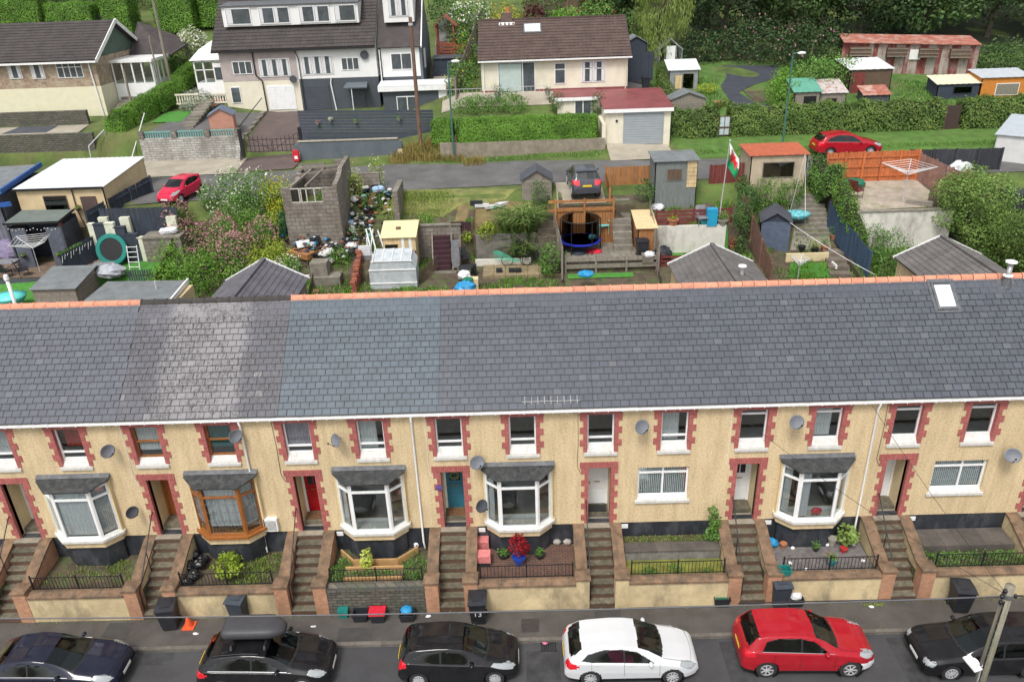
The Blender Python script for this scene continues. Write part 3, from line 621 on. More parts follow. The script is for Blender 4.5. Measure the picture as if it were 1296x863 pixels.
def ground():
 slot=[]
 for x in X0S:slot+=[x+.385,x+.395,x+1.355,x+1.365]
 xs=sorted(set(np.round(np.concatenate([np.arange(-34,36,.4),np.arange(-60,100,2.),[-600,-400,-250,-150,-100,130,180,250,400,600],slot,[s[0]-.01 for s in STRIPS[1:]],[s[0] for s in STRIPS[1:]]]),3)))
 ys=sorted(set(np.round(np.concatenate([[-400,-250,-120,-60,-30,-12,-3.62,-3.61,-2.3,-2.1,-2.0,-.3,-.02,.02],np.arange(7,24,.25),np.arange(24,60,.6),np.arange(60,150,4),[180,240,320,400,600],[17.4,17.45,20.9,20.95,17.2,17.3,20.05,19.8,19.85,17.05,18.65,17.95,17.9,18.6]]),3)))
 xs,ys=np.array(xs),np.array(ys);X,Y=np.meshgrid(xs,ys);Z=Gv(X,Y)
 for x in X0S:
  m=(X>x+.39)&(X<x+1.36)&(Y>-2.35)&(Y<.01);Z=np.where(m,-.04,Z)
  Z=np.where((X>x+.39)&(X<x+1.36)&(Y>-.5)&(Y<.0),.5,Z)
 far=(Y>24);Z=Z+np.where(far&(X*0==0),.12*np.sin(X*.9+Y*.7)*np.sin(Y*.5-X*.3),0)*np.clip((Y-36)/10,0,1)
 nx,ny=len(xs),len(ys);v=np.stack([X.ravel(),Y.ravel(),Z.ravel()],1)
 i=np.arange(nx-1)[None,:]+np.arange(ny-1)[:,None]*nx;i=i.ravel()
 f=np.stack([i,i+1,i+nx+1,i+nx],1)
 me=bpy.data.meshes.new('ground');me.from_pydata(v.tolist(),[],f.tolist());me.materials.append(GRASS);me.materials.append(SOIL)
 cx,cy=X.ravel()[f].mean(1),Y.ravel()[f].mean(1)
 me.polygons.foreach_set('material_index',((cy<21.5)).astype(int))
 me.shade_smooth();o=bpy.data.objects.new('ground',me);COL.objects.link(o);o['kind']='structure';ORG[o.name]=(0,0,0)
 try:me.set_sharp_from_angle(angle=.6)
 except Exception:pass
ground()
MB().box(-120,120,-8.8,-3.66,-.3,-.11).build('road',ASPH,None,None,'structure')
PV=MB().box(-60,60,-3.52,-2.28,-.25,0).build('pavement',PAVE,None,None,'structure')
MB().box(-60,60,-12.4,-8.95,-.25,0).build('far_pavement',PAVE,None,None,'structure')
KS=mat('kerb_stone_grey',(.15,.135,.115),.9,.2,4,30,.4,rnd=.12,dirt=(.07,.065,.05),dirt_amt=.6)
k0=None
for k in range(46):
 x=-20.6+k*.915
 if k0 is None:
  k0=MB().box(x+.004,x+.911,-3.66,-3.518,-.2,.006).build('kerb_stone',KS,PV);kx=x
 else:
  o=bpy.data.objects.new('kerb_stone',k0.data);COL.objects.link(o);o.parent=PV;o.location=(x-kx,0,random.uniform(-.003,.004))
def sheet(name,poly_px,m,lift=.03,kind='structure',res=.5,label=None,**kw):
 """a surface laid on the land inside a pixel-traced outline"""
 return sheet_w(name,[gp(*p) for p in poly_px],m,lift,kind,res,label,**kw)
def sheet_w(name,pts,m,lift=.03,kind='structure',res=.5,label=None,cat=None,group=None):
 import bmesh
 bm=bmesh.new();vs=[bm.verts.new((p[0],p[1],0)) for p in pts];bm.faces.new(vs)
 xs=[p[0] for p in pts];ys=[p[1] for p in pts]
 x=math.floor(min(xs))
 while x<max(xs):
  bmesh.ops.bisect_plane(bm,geom=bm.verts[:]+bm.edges[:]+bm.faces[:],plane_co=(x,0,0),plane_no=(1,0,0));x+=res
 y=math.floor(min(ys))
 while y<max(ys):
  bmesh.ops.bisect_plane(bm,geom=bm.verts[:]+bm.edges[:]+bm.faces[:],plane_co=(0,y,0),plane_no=(0,1,0));y+=res
 for v in bm.verts:v.co.z=G(v.co.x,v.co.y)+lift
 bmesh.ops.triangulate(bm,faces=bm.faces[:])
 me=bpy.data.meshes.new(name);bm.to_mesh(me);bm.free();me.materials.append(m)
 o=bpy.data.objects.new(name,me);COL.objects.link(o);tag(o,label,cat,group,kind);ORG[o.name]=(0,0,0);return o
sheet_w('back_lane',[(-23.4,22.3),(-17,22.6),(-9,23.2),(0,23.7),(9,23.6),(18,23.2),(40,22.8),(60,24),(60,28.5),(30,28.0),(14,27.6),(8,28.2),(0,29.2),(-8,29.3),(-17,28.4),(-24,28.0)],LANEM,.035,res=1.)
sheet_w('concrete_apron',[(-26.5,28.05),(-17.6,28.45),(-18.4,32.4),(-26.8,32.4)],CONC,.045,res=1.)
for k,(x0,x1,y0,y1,m) in enumerate([(-12.6,-10.9,-6.4,-5.4,(.13,.07,.05)),(-16.5,-12,-4.2,-3.7,(.045,.045,.047)),(-.2,.9,-6.2,-4.0,(.04,.04,.043)),(6.2,7.0,-6.3,-3.8,(.045,.045,.048)),(11.7,12.4,-6.3,-3.8,(.04,.04,.042))]):
 MB().box(x0,x1,y0,y1,-.11-.02,-.11+.004).build('road_patch',mat('tar_patch_%s'%'abcde'[k],m,.7,.3,3,50,.4) if 0 else mat(['rusty_stain','dark_gutter_seal','trench_patch','trench_patch_pale','trench_patch_dark'][k],m,.7,.3,3,50,.4,dirt=(.062,.062,.066),dirt_amt=.8,dirt_scale=1.5),None,None,'structure')
for x0,x1,y0,y1 in ((-14.8,-13.9,-3.5,-2.4),(2.2,3.1,-3.5,-2.4),(8.8,9.3,-3.5,-2.4),(-6.6,-5.4,-3.5,-2.9)):MB().box(x0,x1,y0,y1,-.01,.004).build('pavement_patch',mat('pavement_patch_tarmac',(.055,.052,.05),.85,.2,3,50,.4),None,None,'structure')
# ======================================
TYRE=mat('tyre_rubber',(.02,.02,.021),.85,.2,6,0);ALLOY=mat('alloy_wheel',(.55,.55,.57),.4,.1,6,0,0,.3)
TRIM=mat('black_car_trim',(.014,.014,.016),.5,.2,6,0);CHROME=mat('chrome_trim',(.75,.75,.76),.15,.05,5,0,0,1.)
CARGLASS=glass_mat('car_glass',(.42,.52,.50),.03,.8);HEADL=mat('headlamp_lens',(.30,.32,.33),.12,.1,9,0,coat=1.)
TAILL=mat('red_lamp_lens',(.65,.008,.02),.15,.1,9,0,coat=1.);PLATE_W=mat('white_number_plate',(.75,.75,.72),.4,.05,5,0);PLATE_Y=mat('yellow_number_plate',(.75,.5,.04),.4,.05,5,0)
SEATM=mat('dark_car_seat',(.03,.03,.033),.8,.3,8,0)
def paint(name,c,dirty=.06):
 if name in MATS:return MATS[name]
 m=bpy.data.materials.new(name);n,b,o=nodes_of(m)
 col=mixc(n,dirty,c,ramp(n,noise(n,3,detail=6),[(.3,(.05,.05,.05)),(.7,(.35,.33,.3))]))
 L(n,col,b.inputs['Base Color']);b.inputs['Roughness'].default_value=.32;b.inputs['Coat Weight'].default_value=.7;b.inputs['Coat Roughness'].default_value=.06
 b.inputs['Specular IOR Level'].default_value=.03;MATS[name]=m;return m
def cr(P,sub):
 """Catmull-Rom through the control rows, sub = points per span"""
 P=np.array(P,float);out=[];n=len(P)
 for i in range(n-1):
  p0,p1,p2,p3=P[max(i-1,0)],P[i],P[i+1],P[min(i+2,n-1)]
  for k in range(sub[i]):
   t=k/sub[i];out.append(.5*((2*p1)+(-p0+p2)*t+(2*p0-5*p1+4*p2-p3)*t*t+(-p0+3*p1-3*p2+p3)*t**3))
 out.append(P[-1]);return np.array(out)
def inpoly(px,py,poly):
 c=np.zeros(px.shape,bool);n=len(poly)
 for i in range(n):
  x1,y1=poly[i];x2,y2=poly[(i+1)%n]
  if y1==y2:continue
  k=((y1>py) != (y2>py))&(px<(x2-x1)*(py-y1)/(y2-y1)+x1);c ^= k
 return c
def make_car(name,label,c,pm,at,rz,cat='car',group=None,plate=None):
 """c: lengths in metres, x measured back from the nose; built along local x, nose at +x"""
 L_,W2=c['L'],c['W']*.49;T=lthing(name,at,label,cat,group,rz);T.scale=(.965,)*3
 zm=sum(p[1] for p in c['side'])/len(c['side']);top=c['top'];belt=[(x,z-.03) for x,z in c['belt']];side=[(x,zm-.01+(z-zm)*1.27) for x,z in c['side']];ws,rw=c['ws'],c['rw']
 xs=np.unique(np.round(np.concatenate([[0,.012,.03,.06,.1],np.arange(.14,L_-.12,.03),[L_-.1,L_-.06,L_-.03,L_-.012,L_]]),4))
 SUB=[2,3,4,4,4,15,3,7,6]
 tx=np.array(top);tz=np.interp(xs,tx[:,0],tx[:,1])
 def smooth(a,k=3):
  for _ in range(k):a=np.concatenate([a[:1],(a[:-2]+2*a[1:-1]+a[2:])/4,a[-1:]])
  return a
 tz=smooth(tz,4);bz=smooth(np.interp(xs,[p[0] for p in belt],[p[1] for p in belt]),3);bz=np.minimum(bz,tz-.015)
 fr,re=c.get('fr',.75),c.get('re',.55)
 w=W2*np.where(xs<fr,1-(c.get('fk',.30))*(1-xs/fr)**2.4,np.where(xs>L_-re,1-c.get('rk',.16)*((xs-L_+re)/re)**2.6,1.))
 rwid=W2*c.get('roof',.68)-.03*W2*0;zb=np.interp(xs,[0,.12,.6,L_-.5,L_-.1,L_],[.34,.22,.2,.2,.24,.36])
 rings=[]
 for i,x in enumerate(xs):
  g=np.clip((tz[i]-bz[i])/.34,0,1);wi=w[i];h=tz[i]-bz[i]
  P=[(wi*.80,zb[i]),(wi*.95,zb[i]+.03),(wi*1.0,zb[i]+.22*(bz[i]-zb[i])/.6+.06),(wi*1.0,zb[i]+.62*(bz[i]-zb[i])),(wi*.985,bz[i]-.05),(wi*(.94-.0*g),bz[i]+.012*g),((rwid+.05)*g+wi*.88*(1-g),bz[i]+h*(.88*g+.45*(1-g))),(rwid*.93*g+wi*.74*(1-g),bz[i]+h*(.965*g+.8*(1-g))),(rwid*.55*g+wi*.4*(1-g),tz[i]-.012),(0,tz[i])]
  rings.append(cr(P,SUB))
 R=np.array(rings);ns,nr=R.shape[:2]
 cum=np.concatenate([[0],np.cumsum(SUB)]);par=np.interp(np.arange(nr),cum,np.arange(len(SUB)+1))
 X=np.repeat(xs[:,None],nr,1);Yh,Zh=R[...,0],R[...,1]
 full=lambda a,sg=1:np.concatenate([a,sg*a[:,-2::-1]],1)
 FX,FY,FZ=full(X),full(Yh,-1),full(Zh);FY[:,nr:]=-Yh[:,-2::-1];parf=np.concatenate([par,par[-2::-1]]);nc=FX.shape[1]
 def snap(poly,msk,tol=.0115):
  bx,bz_,bd=FX.copy(),FZ.copy(),np.full(FX.shape,9.)
  for i in range(len(poly)):
   (xa,za),(xb,zb2)=poly[i],poly[(i+1)%len(poly)];ll=(xb-xa)**2+(zb2-za)**2+1e-9
   t=np.clip(((FX-xa)*(xb-xa)+(FZ-za)*(zb2-za))/ll,0,1);px,pz=xa+t*(xb-xa),za+t*(zb2-za);d=np.hypot(FX-px,FZ-pz);m=d<bd;bd=np.where(m,d,bd);bx=np.where(m,px,bx);bz_=np.where(m,pz,bz_)
  m=msk&(bd<tol);FX[m]=bx[m];FZ[m]=bz_[m]
 pv_=np.repeat(parf[None,:],ns,0);inner_=np.ones_like(FX,bool);inner_[0]=inner_[-1]=False
 snap(side,(pv_>4.9)&(pv_<7.05))
 for poly,code,ymin in c['lamps']:snap(poly,(np.abs(FY)>ymin*W2*.9)&inner_,.012)
 def ctr(a):return (a[:-1,:-1]+a[1:,:-1]+a[:-1,1:]+a[1:,1:])/4
 cx,cy,cz=ctr(FX),ctr(FY),ctr(FZ);pf=np.repeat(((parf[:-1]+parf[1:])/2)[None,:],ns-1,0)
 kind=np.zeros(cx.shape,int)
 up=pf>4.95;q=(cy/W2)**2
 for poly,code in ((side,1),):
  zc=cz;grow=[(p[0]+(-.05 if p[0]<c['bp'] else .05)*0,p[1]) for p in poly]
  m=up&(pf<7.0)&inpoly(cx,zc,poly);kind[m]=np.where(cx[m]<c['bp'],1,10);kind[m&(np.abs(cx-c['bp'])<.035)]=4
  if 'bp2' in c:kind[m&(np.abs(cx-c['bp2'])<.03)]=4
 m=(pf>6.2)&(cx>ws[0]+c.get('wc',.16)*q)&(cx<ws[1]+.05*q)&(np.abs(cy)<rwid*1.12+.2*(1-(cx-ws[0])/(ws[1]-ws[0])));kind[m]=2
 e=(pf>6.2)&(cx>ws[0]+c.get('wc',.16)*q-.07)&~m&(cx<ws[0]+.22)&(np.abs(cy)<W2*.84);kind[e]=4
 m=(pf>6.6)&(cx>rw[0]-.06*q)&(cx<rw[1]-.1*q)&(np.abs(cy)<rwid*1.04);kind[m]=3
 ax=(c['fa'],c['ra']);wr=c['wr']
 for a in ax:
  m=(pf<5)&((cx-a)**2+(cz-wr)**2<(wr+.05)**2);kind[m]=9
 m=(pf<1.2)&(kind==0);kind[m]=4
 for poly,code,ymin in c['lamps']:
  m=inpoly(cx,cz,poly)&(np.abs(cy)>ymin*W2)&(kind != 9);kind[m]=code
 if 'grille' in c:
  m=(cx<.16)&inpoly(np.abs(cy)/W2,cz,c['grille']);kind[m]=7
 if 'lip' in c:
  m=(cx<c['lip'][0])&(cz<c['lip'][1])&(cz>c['lip'][2])&(kind==0);kind[m]=8
 V=np.stack([L_/2-FX,FY,FZ],-1).reshape(-1,3);ids=np.arange(ns*nc).reshape(ns,nc)
 quads=np.stack([ids[:-1,:-1],ids[1:,:-1],ids[1:,1:],ids[:-1,1:]],-1)
 def part(nm,codes,m,parent=T,sel=None,thick=0.,lab=None):
  k=np.isin(kind,codes)
  if sel is not None:k=k&sel
  f=quads[k].reshape(-1,4)
  if len(f)==0:return None
  u,inv=np.unique(f,return_inverse=True);vv=V[u].tolist();ff=inv.reshape(-1,4).tolist()
  if nm=='body':
   for row in (0,ns-1):
    pass
  me=bpy.data.meshes.new(nm);me.from_pydata(vv,[],ff);me.materials.append(m);me.shade_smooth();o=link(nm,me,m,parent,(0,0,0))
  if lab:o['label']=lab
  return o
 B=part('body',[0],pm)
 for row,nm in ((0,'nose_panel'),(ns-1,'tail_panel')):
  me=bpy.data.meshes.new(nm);me.from_pydata([tuple(p) for p in V.reshape(ns,nc,3)[row]],[],[tuple(range(nc))]);link(nm,me,pm,B,(0,0,0))
 left=cy>0
 part('windscreen',[2],CARGLASS);part('rear_window',[3],CARGLASS)
 for sg in (left,~left):
  part('side_window',[1],CARGLASS,sel=sg);part('side_window',[10],CARGLASS,sel=sg);part('headlight',[5],HEADL,sel=sg);part('tail_light',[6],TAILL,sel=sg)
 part('trim',[4],TRIM);part('grille',[7],TRIM)
 if 'lip' in c:part('front_bumper',[8],c.get('lipm',WHITE),lab='white painted lower edge of the front bumper')
 def on(x,pr,off=.004):
  i=int(np.argmin(abs(xs-x)));j=int(np.argmin(abs(par-pr)));return (L_/2-xs[i],R[i,j,0]+off,R[i,j,1])
 seam=MB()
 for sx in c['doors']:
  for sg in (1,-1):
   pts=[]
   for pr in np.linspace(1.6,4.9,9):p=on(sx,pr,.002);pts.append((p[0],p[1]*sg,p[2]))
   seam.tube(pts,.006,4)
 for sg in (1,-1):
  seam.tube([(lambda p:(p[0],p[1]*sg,p[2]))(on(x,5,.003)) for x in np.linspace(c['hood'][0],c['hood'][1],8)] if 0 else [(L_/2-x,sg*W2*.80*(1-.22*(1-min(1,x/.7))**2),float(np.interp(x,xs,tz))-.02) for x in np.linspace(.22,ws[0],8)],.005,4)
  seam.tube([(L_/2-x,sg*(rwid*.97),float(np.interp(x,xs,tz))-.035) for x in np.linspace(ws[1],rw[0],9)],.008,4)
 seam.tube([on(x_,9,0) if 0 else (L_/2-c['hood'][0]-.16*(yy/W2)**2+0,yy,float(np.interp(c['hood'][0]+.16*(yy/W2)**2,xs,tz))-.012*0-.05*(abs(yy)/W2)**3+.004) for x_,yy in [(0,t) for t in np.linspace(-W2*.7,W2*.7,9)]],.005,4)
 seam.build('panel_gaps',TRIM,T,kind=None)
 for sg in (1,-1):
  for hx in c['handles']:
   p=on(hx,4.05,.012);MB().box(p[0]-.09,p[0]+.09,sg*p[1]-.012,sg*p[1]+.012,p[2]-.012,p[2]+.012).build('door_handle',c.get('hm',pm),T)
  p=on(c['mx'],5.0,0);m=MB().blob((p[0]+.0,sg*(p[1]+.1),p[2]+.06),(.075,.105,.062),10,7);m.build('wing_mirror',c.get('mm',pm),T,smooth=True)
  if c.get('chrome'):
   pts=[(lambda p:(p[0],p[1]*sg,p[2]))(on(x,5.0,.006)) for x in np.linspace(side[0][0]-.1,c['chrome'],14)]
   MB().tube(pts,.011,5).build('window_trim',CHROME,T)
  for a in ax:
   arch=MB().lathe((L_/2-a,sg*(W2-.3),wr),[(wr+.07,-.02),(wr+.07,.27*1)],20,'y');arch.f=arch.f[:-2]
   if sg<0:arch.v=[(x,-W2+.3-(y+W2-.3),z) for x,y,z in arch.v]
   arch.build('wheel_arch',TRIM,T)
   wy=sg*(W2-.13);w_=MB().lathe((L_/2-a,wy,wr-.0),[(wr*.62,-.1),(wr*.93,-.105),(wr,-.08),(wr,.08),(wr*.93,.105),(wr*.62,.1)],28,'y').build('wheel',TYRE,T,smooth=False)
   r_=MB();yo=wy+sg*.108
   r_.lathe((L_/2-a,yo,wr),[(wr*.66,-.012),(wr*.66,.012),(wr*.58,.012),(wr*.58,-.012)],24,'y');r_.f=r_.f[:-2]
   for t in range(c.get('spokes',10)):
    an=2*pi*t/c.get('spokes',10);r_.bar((L_/2-a+cos(an)*wr*.12,yo,wr+sin(an)*wr*.12),(L_/2-a+cos(an)*wr*.6,yo,wr+sin(an)*wr*.6),.02,.045,up=(0,1,0)) if 0 else r_.bar((L_/2-a+cos(an)*wr*.12,yo,wr+sin(an)*wr*.12),(L_/2-a+cos(an)*wr*.6,yo,wr+sin(an)*wr*.6),.042,.02,up=(0,1,0))
   r_.lathe((L_/2-a,yo,wr),[(wr*.16,-.02),(wr*.14,.02)],12,'y');r_.build('rim',c.get('rimm',ALLOY),w_)
   MB().lathe((L_/2-a,wy-sg*.02,wr),[(wr*.6,-.01),(wr*.6,.01)],18,'y').build('brake_disc',TRIM,w_)
 hb=float(np.interp(c['bp'],xs,bz));x0=L_/2-ws[1]
 it=MB()
 MB().box(L_/2-rw[1]+.1,L_/2-ws[0]-.45,-W2*.82,W2*.82,.3,.36).build('cabin_floor',SEATM,T)
 MB().box(L_/2-ws[0]-.62,L_/2-ws[0]-.1,-W2*.78,W2*.78,.55,hb-.03).build('dashboard',SEATM,T)
 for sg in (1,-1):
  s_=MB().box(x0-.62,x0-.1,sg*.36-.23,sg*.36+.23,.36,.56).bar((x0-.55,sg*.36,.5),(x0-.78,sg*.36,1.12),.46,.14,up=(0,1,0));s_.v=s_.v
  s_.bar((x0-.79,sg*.36,1.14),(x0-.83,sg*.36,1.28),.1,.26,up=(1,0,0));s_.build('seat',c.get('seatm',SEATM),T)
 MB().box(L_/2-rw[0]-.15+.1,L_/2-rw[0]+.35,-W2*.7,W2*.7,.36,.6).box(L_/2-rw[0]-.2,L_/2-rw[0]-.06,-W2*.7,W2*.7,.5,hb+.02).build('rear_seat',SEATM,T)
 st=MB().lathe((0,0,0),[(.17,-.012),(.185,0),(.17,.012),(.155,0)],18);q3=Matrix.Translation((x0-.05,.37 if c.get('rhd',-1)>0 else -.37,hb+.0)) @ Matrix.Rotation(-1.05,4,'Y');st.f=st.f[:-2]
 st.v=[tuple(q3 @ Vector(v)) for v in st.v];st.build('steering_wheel',TRIM,T)
 for x,m,zz in ((L_/2+.005,PLATE_W,c.get('pz',.42)),(-L_/2-.005,PLATE_Y,c.get('pzr',.75))):
  pl=MB().box(x-.008,x+.008,-.26,.26,zz-.055,zz+.055).build('number_plate',m,T)
  if plate:
   for k,ch in enumerate(plate):pass
 if c.get('rails'):
  for sg in (1,-1):MB().tube([(L_/2-x,sg*(rwid*.95),float(np.interp(x,xs,tz))+.015) for x in np.linspace(ws[1]+.25,rw[0]-.1,8)],.016,5).build('roof_rail',c.get('railm',TRIM),T)
 return T
FOCUS=dict(L=4.36,W=1.82,top=[(0,.50),(.03,.66),(.12,.76),(.5,.88),(1.05,1.0),(1.15,1.03),(1.95,1.40),(2.35,1.465),(2.8,1.48),(3.55,1.42),(3.85,1.36),(4.2,1.03),(4.3,.92),(4.36,.6)],belt=[(0,.48),(.1,.66),(.6,.82),(1.2,.93),(2.5,1.0),(4.0,1.06),(4.25,.98),(4.36,.58)],ws=(1.2,1.98),rw=(3.82,4.2),bp=2.45,side=[(1.42,.955),(2.05,1.27),(2.5,1.345),(3.1,1.345),(3.6,1.24),(3.82,1.1),(3.4,1.045),(2.2,.985)],fa=.88,ra=3.53,wr=.325,mx=1.62,doors=(1.3,2.45,3.5),hood=(.2,1.2),handles=(2.28,3.32),lamps=[([(.06,.66),(.3,.6),(.68,.8),(.62,.87),(.2,.80)],5,.72),([(4.02,.98),(3.86,.86),(4.2,.72),(4.34,.8),(4.3,1.0)],6,.62)],grille=[(0,.36),(.62,.36),(.5,.5),(0,.5)])
FIESTA=dict(FOCUS,L=3.95,W=1.72,top=[(0,.5),(.03,.64),(.1,.76),(.45,.9),(.9,1.02),(1.0,1.05),(1.75,1.40),(2.2,1.475),(2.6,1.48),(3.3,1.43),(3.6,1.37),(3.83,1.05),(3.9,.9),(3.95,.55)],belt=[(0,.48),(.1,.68),(.6,.84),(1.1,.94),(2.4,1.02),(3.6,1.12),(3.85,1.0),(3.95,.52)],ws=(1.02,1.78),rw=(3.5,3.83),bp=2.5,side=[(1.3,.97),(1.85,1.28),(2.4,1.35),(3.0,1.33),(3.4,1.2),(2.9,1.08),(2.0,1.0)],fa=.78,ra=3.27,wr=.31,mx=1.48,doors=(1.2,2.52),hood=(.18,1.0),handles=(2.3,),roof=.68,lamps=[([(.08,.7),(.2,.64),(.9,.86),(.8,.92),(.2,.82)],5,.68),([(3.62,1.06),(3.62,.92),(3.86,.74),(3.94,.84),(3.9,1.1)],6,.66)],spokes=12)
ASX=dict(FOCUS,L=4.29,W=1.77,top=[(0,.6),(.03,.78),(.1,.9),(.5,1.0),(1.1,1.08),(1.2,1.12),(1.95,1.52),(2.3,1.6),(2.7,1.625),(3.5,1.59),(3.85,1.53),(4.16,1.14),(4.24,1.0),(4.29,.66)],belt=[(0,.58),(.1,.82),(.6,.95),(1.2,1.04),(2.5,1.1),(4.0,1.16),(4.2,1.06),(4.29,.62)],ws=(1.25,1.98),rw=(3.78,4.14),bp=2.45,side=[(1.5,1.075),(2.05,1.4),(2.5,1.49),(3.2,1.49),(3.55,1.42),(3.72,1.16),(2.6,1.11)],fa=.82,ra=3.49,wr=.345,mx=1.66,doors=(1.38,2.45,3.3),hood=(.2,1.25),handles=(2.3,3.25),chrome=3.72,lamps=[([(.05,.8),(.3,.78),(.6,.93),(.55,.98),(.1,.93)],5,.6),([(4.0,1.12),(3.86,1.0),(4.1,.9),(4.28,.88),(4.26,1.08)],6,.62)],lip=(.55,.62,.3),lipm=mat('white_bumper_paint',(.75,.75,.74),.35,.05,5,0,coat=.5),spokes=7)
ASTRA=dict(FOCUS,L=4.47,W=1.84,top=[(0,.5),(.03,.64),(.1,.74),(.5,.87),(1.1,.98),(1.25,1.01),(2.15,1.38),(2.6,1.46),(2.9,1.465),(3.5,1.38),(3.9,1.22),(4.25,1.02),(4.4,.92),(4.47,.6)],belt=[(0,.48),(.1,.66),(.6,.8),(1.3,.92),(2.5,.98),(4.0,1.03),(4.35,.95),(4.47,.56)],ws=(1.28,2.18),rw=(3.62,4.2),bp=2.75,side=[(1.55,.95),(2.2,1.25),(2.7,1.33),(3.1,1.3),(3.6,1.15),(3.85,1.02),(2.8,.98)],fa=.9,ra=3.6,wr=.34,mx=1.75,doors=(1.45,2.85),hood=(.2,1.25),handles=(2.65,),chrome=3.8,roof=.67,lamps=[([(.06,.66),(.25,.6),(.72,.8),(.66,.86),(.2,.78)],5,.72),([(4.1,.98),(3.95,.9),(4.3,.74),(4.46,.8),(4.4,1.0)],6,.6)])
GOLF=dict(FOCUS,L=4.4,W=1.74,top=[(0,.5),(.02,.68),(.06,.76),(.5,.87),(1.1,.96),(1.2,.99),(1.95,1.38),(2.3,1.45),(2.8,1.47),(3.7,1.45),(4.08,1.40),(4.28,1.0),(4.36,.9),(4.4,.55)],belt=[(0,.48),(.06,.7),(.6,.82),(1.2,.9),(2.5,.95),(4.2,.98),(4.34,.9),(4.4,.5)],ws=(1.22,1.98),rw=(4.06,4.28),bp=2.4,bp2=3.35,fk=.16,fr=.5,side=[(1.45,.93),(2.05,1.26),(2.5,1.335),(3.3,1.345),(3.9,1.31),(4.1,.99),(2.6,.965)],fa=.85,ra=3.38,wr=.31,mx=1.6,doors=(1.35,2.42,3.35),hood=(.12,1.2),handles=(2.25,3.2),roof=.72,lamps=[([(-.01,.6),(.22,.58),(.3,.72),(.02,.76)],5,.60),([(4.2,.98),(4.2,.7),(4.42,.7),(4.4,.98)],6,.72)],grille=[(0,.6),(.55,.6),(.55,.7),(0,.7)])
PBLK=paint('black_car_paint',(.006,.006,.008),.03);PNAVY=paint('dark_navy_car_paint',(.008,.01,.026),.03);PWHT=paint('white_car_paint',(.58,.59,.6),.03);PRED=paint('red_car_paint',(.36,.006,.016),.03)
PPINK=paint('cherry_car_paint',(.55,.01,.05),.03);PGREY=paint('grey_car_paint',(.16,.17,.19),.04)
def park(px,py,z=.55):return atZ(px,py,z)
ZR=-.11
def street_car(kind,x_rear_px,x_front_px,y_px,*a,**k):
 pa,pb=atZ(x_rear_px,y_px,.5),atZ(x_front_px,y_px,.5);X=(pa.x+pb.x)/2
 return X
GC='cars parked along the kerb'
make_car('parked_car','dark navy coupe nearest the left edge, with chrome window line',ASTRA,PNAVY,(-15.3,-4.6,ZR),0,group=GC)
BK=make_car('parked_car','black hatchback carrying a grey roof box',dict(FOCUS,chrome=3.85,hm=PBLK,rails=1),PBLK,(-8.5,-4.6,ZR),0,group=GC)
make_car('parked_car','small black three-door hatchback in front of the teal door steps',FIESTA,PBLK,(-2.35,-4.55,ZR),0,group=GC)
make_car('parked_car','white hatchback parked on the street',dict(FOCUS,seatm=mat('pink_child_seat',(.5,.03,.16),.8,.3,8,0)),PWHT,(3.1,-4.6,ZR),0,group=GC)
make_car('parked_car','red crossover with white front bumper edge',dict(ASX,rhd=-1),PRED,(8.65,-4.5,ZR),radians(-1.5),group=GC)
make_car('parked_car','black estate car facing left behind the utility pole',GOLF,PBLK,(14.25,-4.75,ZR),radians(180.0),group=GC)
RB=thing('roof_box',(-8.25,-4.4,1.5),'grey roof box strapped on the black hatchback','roof box')
RBM=mat('grey_roof_box_plastic',(.05,.05,.055),.55,.1,6,60,.2)
def rbox():
 xs=np.linspace(0,1,15);prof=[]
 b=MB();n=14;x0,x1,yc,hw,z0,h=-9.75,-7.8,-4.44,.43,1.56,.36
 for t in xs:
  x=x0+(x1-x0)*t;k=min(1,.80+t*4) if t<.05 else 1;k *= 1-.55*max(0,(t-.7)/.3)**2.2;hh=h*(1-.5*max(0,(t-.72)/.28)**2)*(.82 if t<.01 else 1)
  for j in range(n):
   a=2*pi*j/n;sx=math.copysign(abs(cos(a))**.45,cos(a));sz=math.copysign(abs(sin(a))**.55,sin(a));b.v.append((x,yc+hw*k*sx,z0+hh*.5+hh*.5*sz))
 for i in range(14):
  for j in range(n):b.f.append((i*n+j,i*n+(j+1)%n,(i+1)*n+(j+1)%n,(i+1)*n+j))
 b.f.append(tuple(range(n)));b.f.append(tuple(14*n+j for j in range(n)));return b
rbox().build('shell',RBM,RB,smooth=True)
for x in (-9.4,-8.35):MB().bar((x,-5.0,1.5),(x,-3.95,1.5),.05,.03).bar((x,-5.0,1.5),(x,-5.08,1.4),.06,.03).build('roof_bar',TRIM,RB)
